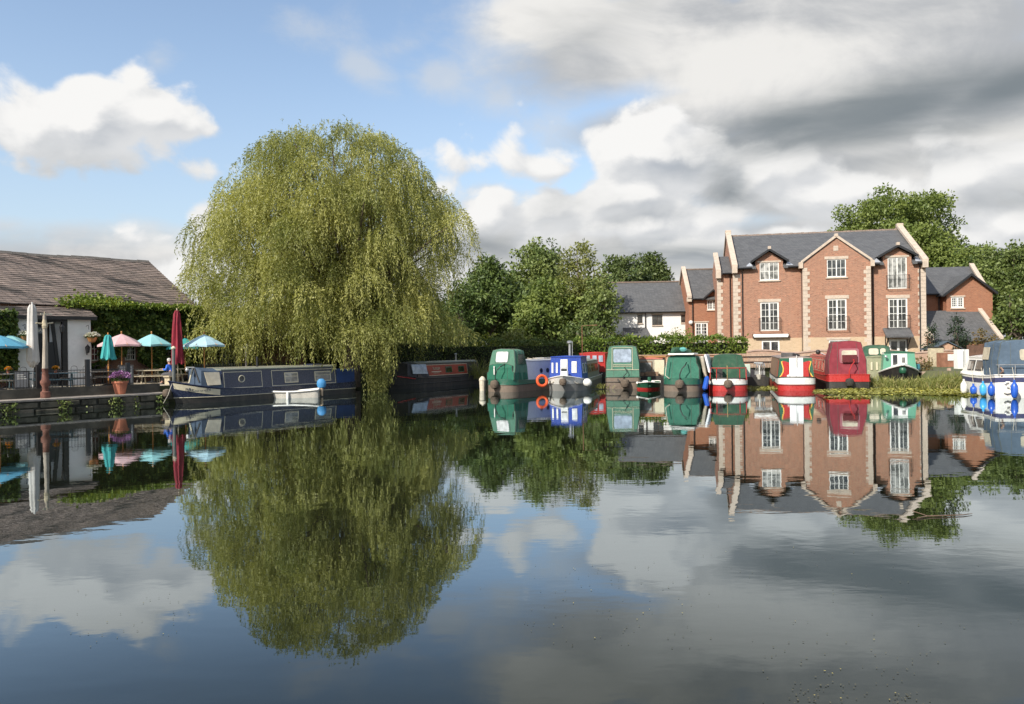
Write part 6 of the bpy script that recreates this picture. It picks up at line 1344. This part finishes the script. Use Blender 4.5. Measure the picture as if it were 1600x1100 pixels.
# ---- trees beyond the far bank
tg = 'trees beyond the far bank'
tree('yew_tree', 'dark spreading yew right behind the willow\'s edge', 'tree', 768, 74, G0, 398, 70, L_YEW, 150, 13, .40, .15, group=tg, bare=.08, r=(.13, .24), shape=lambda z: 1.15-.75*max(0, z), fill=.3)
tree('yew_tree', 'low dark yew shoulder tucked against the willow\'s right side', 'tree', 722, 70, G0, 432, 40, L_YEW, 70, 13, .38, .13, group=tg, bare=.08, r=(.17, .28), fill=.3)
tree('ash_tree', 'tall airy grey-green ash, highest of the trees between willow and white cottage', 'tree', 838, 80, G0, 370, 60, L_ASH, 150, 9, .36, .2, group=tg, bare=.15, r=(.15, .25), fill=.4)
tree('conifer_tree', 'slender dark spire poking above the middle trees', 'tree', 867, 84, G0, 364, 18, L_HOL, 40, 9, .34, .16, group=tg, bare=.3, r=(.3, .45), shape=lambda z: 1-.6*max(0, z))
tree('birch_tree', 'yellow-green birch hanging over the left end of the white cottage', 'tree', 908, 70, G0, 372, 52, L_BIR, 160, 10, .32, .15, group=tg, bare=.1, r=(.15, .25), fill=.4)
tree('broadleaf_tree', 'olive-green tree with drooping low branches left of the white cottage', 'tree', 938, 66, G0, 424, 40, L_ASH, 110, 11, .32, .17, group=tg, bare=.05, r=(.16, .27), fill=.4)
tree('broadleaf_tree', 'rounded mid-green tree in front of the tall ash', 'tree', 856, 68, G0, 432, 60, L_OAK, 100, 11, .34, .19, group=tg, bare=.05, r=(.17, .28), fill=.4)
tree('shrub', 'dark rounded bush under the trees left of the white cottage', 'shrub', 905, 63, G0, 486, 42, L_DK, 36, 10, .26, .15, group=tg, bare=.0, r=(.2, .32))
tree('conifer_tree', 'dark spreading conifer behind the white cottage roof', 'tree', 1020, 92, G0, 380, 42, L_HOL, 140, 11, .4, .17, group=tg, bare=.2, r=(.16, .27), shape=lambda z: 1.1-.6*max(0, z), fill=.35)
tree('conifer_tree', 'feathery dark green tree over the middle of the cottage roof', 'tree', 990, 88, G0, 388, 46, L_HOL, 130, 11, .36, .18, group=tg, bare=.1, r=(.16, .26), fill=.4)
tree('broadleaf_tree', 'brownish-green tree behind the left end of the cottage roof', 'tree', 966, 90, G0, 394, 42, L_DK, 100, 10, .38, .2, group=tg, bare=.15, r=(.18, .28), fill=.4)
tree('broadleaf_tree', 'great bright green tree rising behind the tall brick house', 'tree', 1400, 92, G0, 284, 128, L_OAK, 190, 13, .34, .21, group=tg, bare=.12, r=(.12, .2), fill=.5, tr=.5)
tree('broadleaf_tree', 'dark full tree filling the right edge behind the brick houses', 'tree', 1588, 76, G0, 370, 88, L_DK, 200, 14, .32, .19, group=tg, bare=.02, r=(.14, .24), fill=.35)
tree('broadleaf_tree', 'mid-green tree between the great tree and the right edge', 'tree', 1516, 84, G0, 380, 62, L_OAK, 110, 14, .32, .2, group=tg, bare=.1, r=(.16, .26), fill=.38)
tree('broadleaf_tree', 'dark tree low on the right edge beside the outbuilding coping', 'tree', 1592, 62, G0, 450, 42, L_DK, 60, 10, .30, .18, group=tg, bare=.0, r=(.2, .32), fill=.38)
tree('conifer_tree', 'small very dark conifer in front of the outbuilding roof', 'tree', 1495, 59.9, G0, 489, 20, L_CON, 46, 16, .26, .08, bare=.05, r=(.25, .4), shape=lambda z: 1.1-.85*max(0, z), tr=.07, group='small conifers by the brick houses')
tree('conifer_tree', 'small dark conifer touching the right corner of the tall brick house', 'tree', 1457, 60.2, G0, 500, 15, L_CON, 34, 16, .24, .08, bare=.05, r=(.28, .42), shape=lambda z: 1.1-.8*max(0, z), tr=.06, group='small conifers by the brick houses')
tree('shrub', 'reddish-green shrub in front of the outbuilding coping', 'shrub', 1541, 58.6, G0, 510, 26, L_RUST, 34, 14, .17, .12, bare=.0, r=(.22, .34), tr=.05)
tree('shrub', 'loose light-green shrub in front of the white cottage', 'shrub', 1062, 64.5, G0, 508, 32, L_LAUR, 30, 12, .17, .11, bare=.0, r=(.22, .34), tr=.05)
tree('shrub', 'yellow-green shrub above the dark hedge', 'shrub', 757, 62.5, G0, 520, 32, L_YELL, 34, 12, .22, .14, bare=.0, r=(.2, .3), tr=.06, group='garden shrubs behind the hedge')
tree('shrub', 'pale green shrub behind the hedge, right of the yellow-green one', 'shrub', 812, 63.5, G0, 503, 36, L_BIR, 40, 12, .22, .14, bare=.0, r=(.2, .3), tr=.06, group='garden shrubs behind the hedge')
tree('shrub', 'yellowish shrub seen through the willow\'s lower right fringe', 'shrub', 686, 62, G0, 520, 26, L_YELL, 24, 12, .22, .14, bare=.0, r=(.2, .3), tr=.06, group='garden shrubs behind the hedge')
tree('shrub', 'green shrub touching the willow fringe behind the dark hedge', 'shrub', 728, 63, G0, 505, 24, L_OAK, 24, 12, .22, .14, bare=.0, r=(.2, .3), tr=.06, group='garden shrubs behind the hedge')
tree('broadleaf_tree', 'dark background tree glimpsed under the willow behind the black boat', 'tree', 640, 74, G0, 455, 75, L_DK, 70, 7, .4, .22, group=tg, bare=.0, r=(.18, .28))
for px, tp, rx, lb in ((470, 470, 90, 'dark tree mass behind the willow trunk'), (560, 462, 80, 'dark tree behind the middle of the willow')):
    tree('broadleaf_tree', lb, 'tree', px, 78, G0, tp, rx, L_DK, 60, 5, .45, .26, group=tg, bare=.0, r=(.2, .3))

for px, D_, tp, rx, lb in ((700, 88, 470, 60, 'dark understorey tree just right of the willow, behind the dark hedge'), (775, 90, 462, 60, 'dark understorey tree behind the foot of the spreading yew'), (845, 92, 465, 60, 'dark understorey tree behind the foot of the tall ash'), (930, 86, 470, 60, 'dark understorey tree behind the drooping birch')):
    tree('broadleaf_tree', lb, 'tree', px, D_, G0, tp, rx, L_DK, 70, 7, .42, .26, group=tg, bare=.0, r=(.2, .3))
# ---- hedges
def hedge(name, label, pts, h_, wd, mat, per=70, L=.2, W=.12, core=True):
    root = thing(name, label, 'hedge', (pts[0][0], pts[0][1], G0)); P0 = np.array(pts[0]); ps = [];
    for (x0, y0, h0), (x1, y1, h1) in zip([(*p, h_[i]) for i, p in enumerate(pts[:-1])], [(*p, h_[i+1]) for i, p in enumerate(pts[1:])]):
        ln = math.hypot(x1-x0, y1-y0); n = int(ln*per*2.6); t = rng.random(n); ux, uy = (x1-x0)/ln, (y1-y0)/ln; hh = h0+(h1-h0)*t
        hh = hh*(1+.05*np.sin(t*ln*1.9)+.04*np.sin(t*ln*4.3+1)); f = rng.random(n); top = f < .35
        zz = np.where(top, hh+np.abs(rng.normal(0, .10, n)), hh*rng.random(n)**.8); off = np.where(top, rng.uniform(-.5, .5, n)*wd, -wd*.5-rng.normal(0, .09, n)-.12*np.sin(t*ln*2.7+zz*3)); bk = rng.random(n) < .12; off = np.where(bk & ~top, wd*.5, off)
        xx = x0+ux*t*ln-uy*off; yy = y0+uy*t*ln+ux*off; ps.append(np.stack([xx-P0[0], yy-P0[1], zz], 1))
        if core:
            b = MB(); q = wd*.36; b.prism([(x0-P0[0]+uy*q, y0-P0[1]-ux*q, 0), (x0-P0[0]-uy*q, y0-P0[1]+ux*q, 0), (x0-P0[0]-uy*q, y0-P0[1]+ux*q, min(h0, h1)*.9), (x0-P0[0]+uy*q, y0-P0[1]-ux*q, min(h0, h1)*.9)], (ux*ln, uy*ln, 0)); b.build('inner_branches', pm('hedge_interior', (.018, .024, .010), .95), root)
    p = np.concatenate(ps); n = len(p); a = unit(rng.normal(size=(n, 3))*.6+np.array([0, -.4, .25])); leaf_obj('leaves', p, a, unit(np.cross(a, rnd_dirs(n))), L*rng.uniform(.7, 1.3, n), W, mat, root); return root
hz = lambda px, py, D: P(px, py, D).z-G0
hedge('laurel_hedge', 'bright glossy laurel hedge in front of the white cottage and brick houses', [XY(898, 61.2, 2), XY(1030, 60.6, 2), XY(1166, 60.0, 2)], [hz(900, 533, 61), hz(1030, 530, 60.6), hz(1160, 531, 60)], 1.5, L_LAUR, 190, .22, .13)
hedge('dark_hedge', 'long dark clipped hedge behind the black narrowboat and green-hooded boats', [XY(596, 57.5, 2), XY(690, 61.3, 2), XY(900, 61.6, 2)], [hz(600, 532, 57.5), hz(690, 532, 61.3), hz(900, 536, 61.6)], 1.3, L_DK, 140, .16, .09)
hedge('dark_hedge', 'dark hedge glimpsed behind the willow trunk and navy boat', [XY(415, 57, 2), XY(500, 57, 2), XY(598, 57.6, 2)], [2.6, 2.7, 2.6], 1.3, L_DK, 60, .18, .1)
# ---- garden wall
gw = thing('garden_wall', 'pinkish brick garden wall with wavy coping running behind the moored boats', 'wall', (0, 58.6, G0)); xa, xb_ = XY(1168, 58.6, 2)[0], XY(1508, 58.6, 2)[0]
b = MB(); n = 60; zf = lambda x: P(800+x/58.6*F, 548, 58.6).z-G0+.10*math.sin((x-xa)*1.35)-.015*(x-xa)*0
for i in range(n):
    x0 = xa+(xb_-xa)*i/n; x1 = xa+(xb_-xa)*(i+1)/n; b.prism([(x0, 0, 0), (x1, 0, 0), (x1, 0, zf(x1)-.10), (x0, 0, zf(x0)-.10)], (0, .25, 0))
b.build('brickwork', BRG, gw)
b = MB()
for i in range(n):
    x0 = xa+(xb_-xa)*i/n; x1 = xa+(xb_-xa)*(i+1)/n; b.prism([(x0, -.06, zf(x0)-.098), (x1, -.06, zf(x1)-.098), (x1, -.06, zf(x1)), (x0, -.06, zf(x0))], (0, .37, 0))
b.build('coping', pm('pink_stone_coping', (.50, .36, .29), .8, .2, 3), gw)
lw = thing('low_brick_wall', 'low orange-brown brick wall under the laurel hedge', 'wall', (0, 59.0, G0)); xl = XY(985, 58.9, 2)[0]; hh = P(1080, 553.5, 59).z-G0
MB().box(xl, XY(1167, 58.9, 2)[0], -.25, 0, 0, hh-.08).build('brickwork', brickmat('orange_wall_brick', (.50, .22, .10), (.42, .17, .08), (.4, .3, .2)), lw); MB().box(xl-.03, XY(1167, 58.9, 2)[0], -.3, .04, hh-.079, hh).build('coping', BRG, lw)
# mooring fence: dark rails on pale pickets in front of the wall
for (p0, p1, lb) in ((1160, 1206, 'pale picket fence with dark rails left of the white-doored boat'), (1238, 1296, 'pale picket fence with dark rails between the white-doored and red boats')):
    xa_, ya_ = XY(p0, 57.8, 1.8); xb2 = XY(p1, 57.8, 1.8)[0]; fe = thing('picket_fence', lb, 'fence', (xa_, ya_, G0), 0, 'picket fences below the garden wall'); W_ = xb2-xa_; z1 = P(p0, 553, 57.8).z-G0
    b = MB(); [b.box(.12*k, .12*k+.07, -.01, .012, 0, z1) for k in range(int(W_/.12))]; b.build('pickets', pm('pale_picket_timber', (.48, .36, .26), .85, .3, 3), fe)
    for z in (z1-.22, z1-.62): MB().box(0, W_, -.07, -.012, z-.05, z+.04).build('rail', TIMBER, fe)
# right bank: dark fence, utility cabinet, decking, steps
xa_, ya_ = XY(1511, 57, 2); bf = thing('board_fence', 'dark brown board fence right of the white cabinet', 'fence', (xa_, ya_, G0)); W_ = XY(1600, 57, 2)[0]-xa_+4
b = MB(); zt3 = P(1525, 539, 57).z-G0; [b.box(.15*k, .15*k+.14, 0, .03, 0, zt3-.02*(k % 2)) for k in range(int(W_/.15))]; b.build('boards', pm('dark_brown_boards', (.14, .075, .05), .85, .35, 3), bf)
p = XY(1502, 50, 1.6); ub = thing('utility_cabinet', 'tall white utility cabinet standing on the bank left of the cruiser', 'cabinet', (p[0], p[1], G0)); z0, z1 = P(1502, 577, 50).z-G0, P(1502, 546, 50).z-G0
MB().box(-.36, .36, -.25, .25, z0, z1).build('casing', white_pvc, ub, bevel=.02); MB().box(-.02, .02, -.27, -.25, z0+.1, z1-.1).build('door_seam', STEEL, ub); MB().box(-.3, .3, -.2, .2, -.1, z0-.001).build('plinth', TIMBER, ub)
dk = thing('timber_deck', 'low timber landing stage on the reedy right bank', 'landing stage', (*XY(1436, 47.2, 1), .45)); W_ = 3.4
MB().box(-.2, W_, -.5, .9, .28, .36).build('deck_boards', pm('pink_grey_deck_timber', (.42, .31, .24), .8, .3, 3), dk)
for x in (0, 1.6, 3.1): MB().box(x-.08, x+.08, -.5, -.34, -.9, .279 if x != 1.6 else .55).build('post', pm('pink_grey_deck_timber', (.42, .31, .24), .8, .3, 3), dk)
MB().box(-.1, 3.3, -.46, -.42, -.05, .12).build('lower_beam', TIMBER, dk)
p = XY(1478, 54, 1.6); sp = thing('storage_locker', 'brown timber locker with a white notice on the right bank', 'locker', (p[0], p[1], G0)); MB().box(-.5, .6, -.3, .3, 0, 1.0).build('box', pm('brown_locker_timber', (.28, .13, .08), .8, .3), sp); MB().box(-.05, .55, -.33, -.301, .45, .9).build('notice', P_WHITE, sp)
p = XY(1462, 55.5, 1.6); sp = thing('timber_screen', 'pale upright timber panel left of the brown locker', 'panel', (p[0], p[1], G0)); MB().box(-.55, .55, -.05, .05, 0, 1.35).build('boards', CREAMT, sp); MB().box(-.6, .6, -.08, .08, 1.351, 1.43).build('cap', TIMBER, sp)
tree('shrub', 'scruffy flowering bush right of the pale-green narrowboat bow', 'shrub', 1441, 47.8, .6, 557, 17, L_RUST, 34, 22, .13, .09, bare=.0, r=(.24, .36), tr=.04)
o = MB().lathe([(.2, 0), (.24, .1), (.24, .3), (.2, .36)], (0, 0, 0), 12).build('water_butt', pm('teal_plastic', (.05, .22, .28), .4, .2)); p = XY(1431, 46.6, 1); o.location = (p[0], p[1], P(1431, 578, 46.6).z); tag(o, 'small teal tub beside the pale-green boat bow', 'tub')
# ---- reeds and floating weed
def reeds(label, px, D, n, h_, sp_, z0=0.02, cat='reeds', lean=0.0, mat=None):
    x, y = XY(px, D, z0); root = thing('reed_clump', label, cat, (x, y, z0), 0, 'reed clumps along the right bank')
    p = np.stack([rng.normal(0, sp_, n), rng.normal(0, sp_*.7, n), np.zeros(n)], 1); a = unit(np.stack([rng.normal(lean, .36, n)+p[:, 0]*.25, rng.normal(0, .3, n), np.ones(n)], 1)); ln = h_*rng.uniform(.5, 1.1, n); wv = unit(np.cross(a, rnd_dirs(n)))
    # bent blades: two stacked leaf faces
    P2 = np.concatenate([p, p+a*(ln*.55)[:, None]]); A2 = np.concatenate([a, unit(a+np.stack([a[:, 0]*1.2, a[:, 1]*1.2, -np.full(n, .25)], 1))]); leaf_obj('blades', P2, A2, np.concatenate([wv, wv]), np.concatenate([ln*.7, ln*.6]), .035, mat or L_REED, root); return root
for i, (px, D, n, h_, sp_, lb) in enumerate(((1381, 43.6, 220, .75, .45, 'leafy reed clump at the left foot of the pale-green boat bow'), (1399, 42.6, 200, .62, .35, 'reed clump directly before the pale-green boat bow'), (1434, 43.2, 240, .65, .6, 'spiky reed clump right of the pale-green boat bow'),
        (1452, 44.2, 220, .55, .6, 'low reed clump before the landing stage'), (1478, 43.0, 260, .8, .5, 'tall leaning reed clump left of the floating white fender'), (1493, 42.2, 380, .95, .5, 'dense reed clump nearest the floating white fender'), (1468, 42.0, 260, .7, .5, 'short reeds at the water\'s edge below the landing stage'),
        (1372, 44.6, 160, .6, .3, 'thin reeds between the maroon-hooded boat and the bank'), (925+13, 46.3, 90, .35, .2, 'tiny tuft of weed between the blue boat and the green-hooded boat'))):
    reeds(lb, px, D, n, h_, sp_, lean=.25 if px > 1425 else 0)
reeds('spindly reeds in the gap left of the grey and green narrowboat', 747, 55.5, 160, 1.6, .45, z0=.3)
def weed(name, label, rects, n, s_, mat, flat=True):
    ps = []
    for (px0, px1, py0, py1, k) in rects:
        m_ = int(n*k); px = rng.uniform(px0, px1, m_); py = py0+(py1-py0)*rng.random(m_)
        u = ((px-800)*cr-(py-YH)*sr)/F; v = (-(px-800)*sr-(py-YH)*cr)/F; D = -(H-.02)/v; ps.append(np.stack([u*D, D, np.full(m_, .008)+rng.random(m_)*.035*(0 if flat else 1)], 1))
    p = np.concatenate(ps); n = len(p); an = rng.uniform(0, 2*math.pi, n); tl = 0 if flat else .25; a = unit(np.stack([np.cos(an), np.sin(an), rng.normal(0, tl, n) if tl else np.zeros(n)], 1)); wv = np.stack([-np.sin(an), np.cos(an), np.zeros(n)], 1)
    o = leaf_obj(name, p, a, wv, s_*rng.uniform(.6, 1.4, n), s_*.8, mat); tag(o, label, 'water plants', kind='stuff'); return o
L_WEED = leafmat('water_weed', (.16, .17, .04), (.42, .40, .10), .2, (.55, .5, .1), 1.2)
weed('floating_weed', 'yellow-green weed mat floating before the red boats and reeds', [(1272, 1340, 609, 614, .5), (1300, 1520, 607, 616, 3.6), (1380, 1520, 604, 612, 2.4), (1165, 1215, 604, 609, .6), (1500, 1600, 613, 619, .7), (1290, 1362, 619, 622, .25), (1440, 1515, 611, 617, 1.0)], 1500, .16, L_WEED, False)
L_BIT = leafmat('floating_bits', (.04, .04, .03), (.16, .15, .09), .1, (.45, .38, .12), 1.2)
weed('floating_leaves', 'small leaves and specks drifting on the open water', [(820, 1080, 880, 1010, .9), (1080, 1600, 850, 1000, .5), (1150, 1480, 1000, 1098, .7), (80, 300, 920, 1010, .4), (400, 1500, 700, 900, .8), (1380, 1425, 1080, 1095, .2), (1240, 1340, 1060, 1096, .35), (600, 760, 860, 940, .3), (450, 1000, 640, 720, .3)], 90, .017, L_BIT)
tf = []
n = 2600; xx = rng.uniform(QX0+12, QX1, n); kk = np.sin(xx*5.9)+np.sin(xx*2.77+1)+rng.normal(0, .4, n) > .7; xx = xx[kk]; n = len(xx); pz = rng.choice([.46, .30, .16], n)-rng.random(n)*.16; p = np.stack([xx, -.12-rng.random(n)*.08, pz], 1); a = unit(np.stack([rng.normal(0, .6, n), rng.normal(-.6, .3, n), rng.normal(-.3, .6, n)], 1))
leaf_obj('moss_tufts', p, a, unit(np.cross(a, rnd_dirs(n))), .13, .08, L_ASH, qw)
# drifting branch
br_ = thing('floating_branch', 'thin bare branch floating right of the house reflection', 'branch', (0, 0, 0)); pts = []
for px, py in ((1433, 811), (1450, 808), (1480, 807), (1505, 806), (1519, 804)): u, v = uv(px, py); D = -H/v; pts.append((u*D, D, .015))
MB().tube(pts, [.006, .011, .010, .008, .004], 6).tube([pts[1], (pts[1][0]-.15, pts[1][1]+.15, .06)], .006, 4).build('stick', pm('wet_bark', (.14, .09, .06), .6), br_)
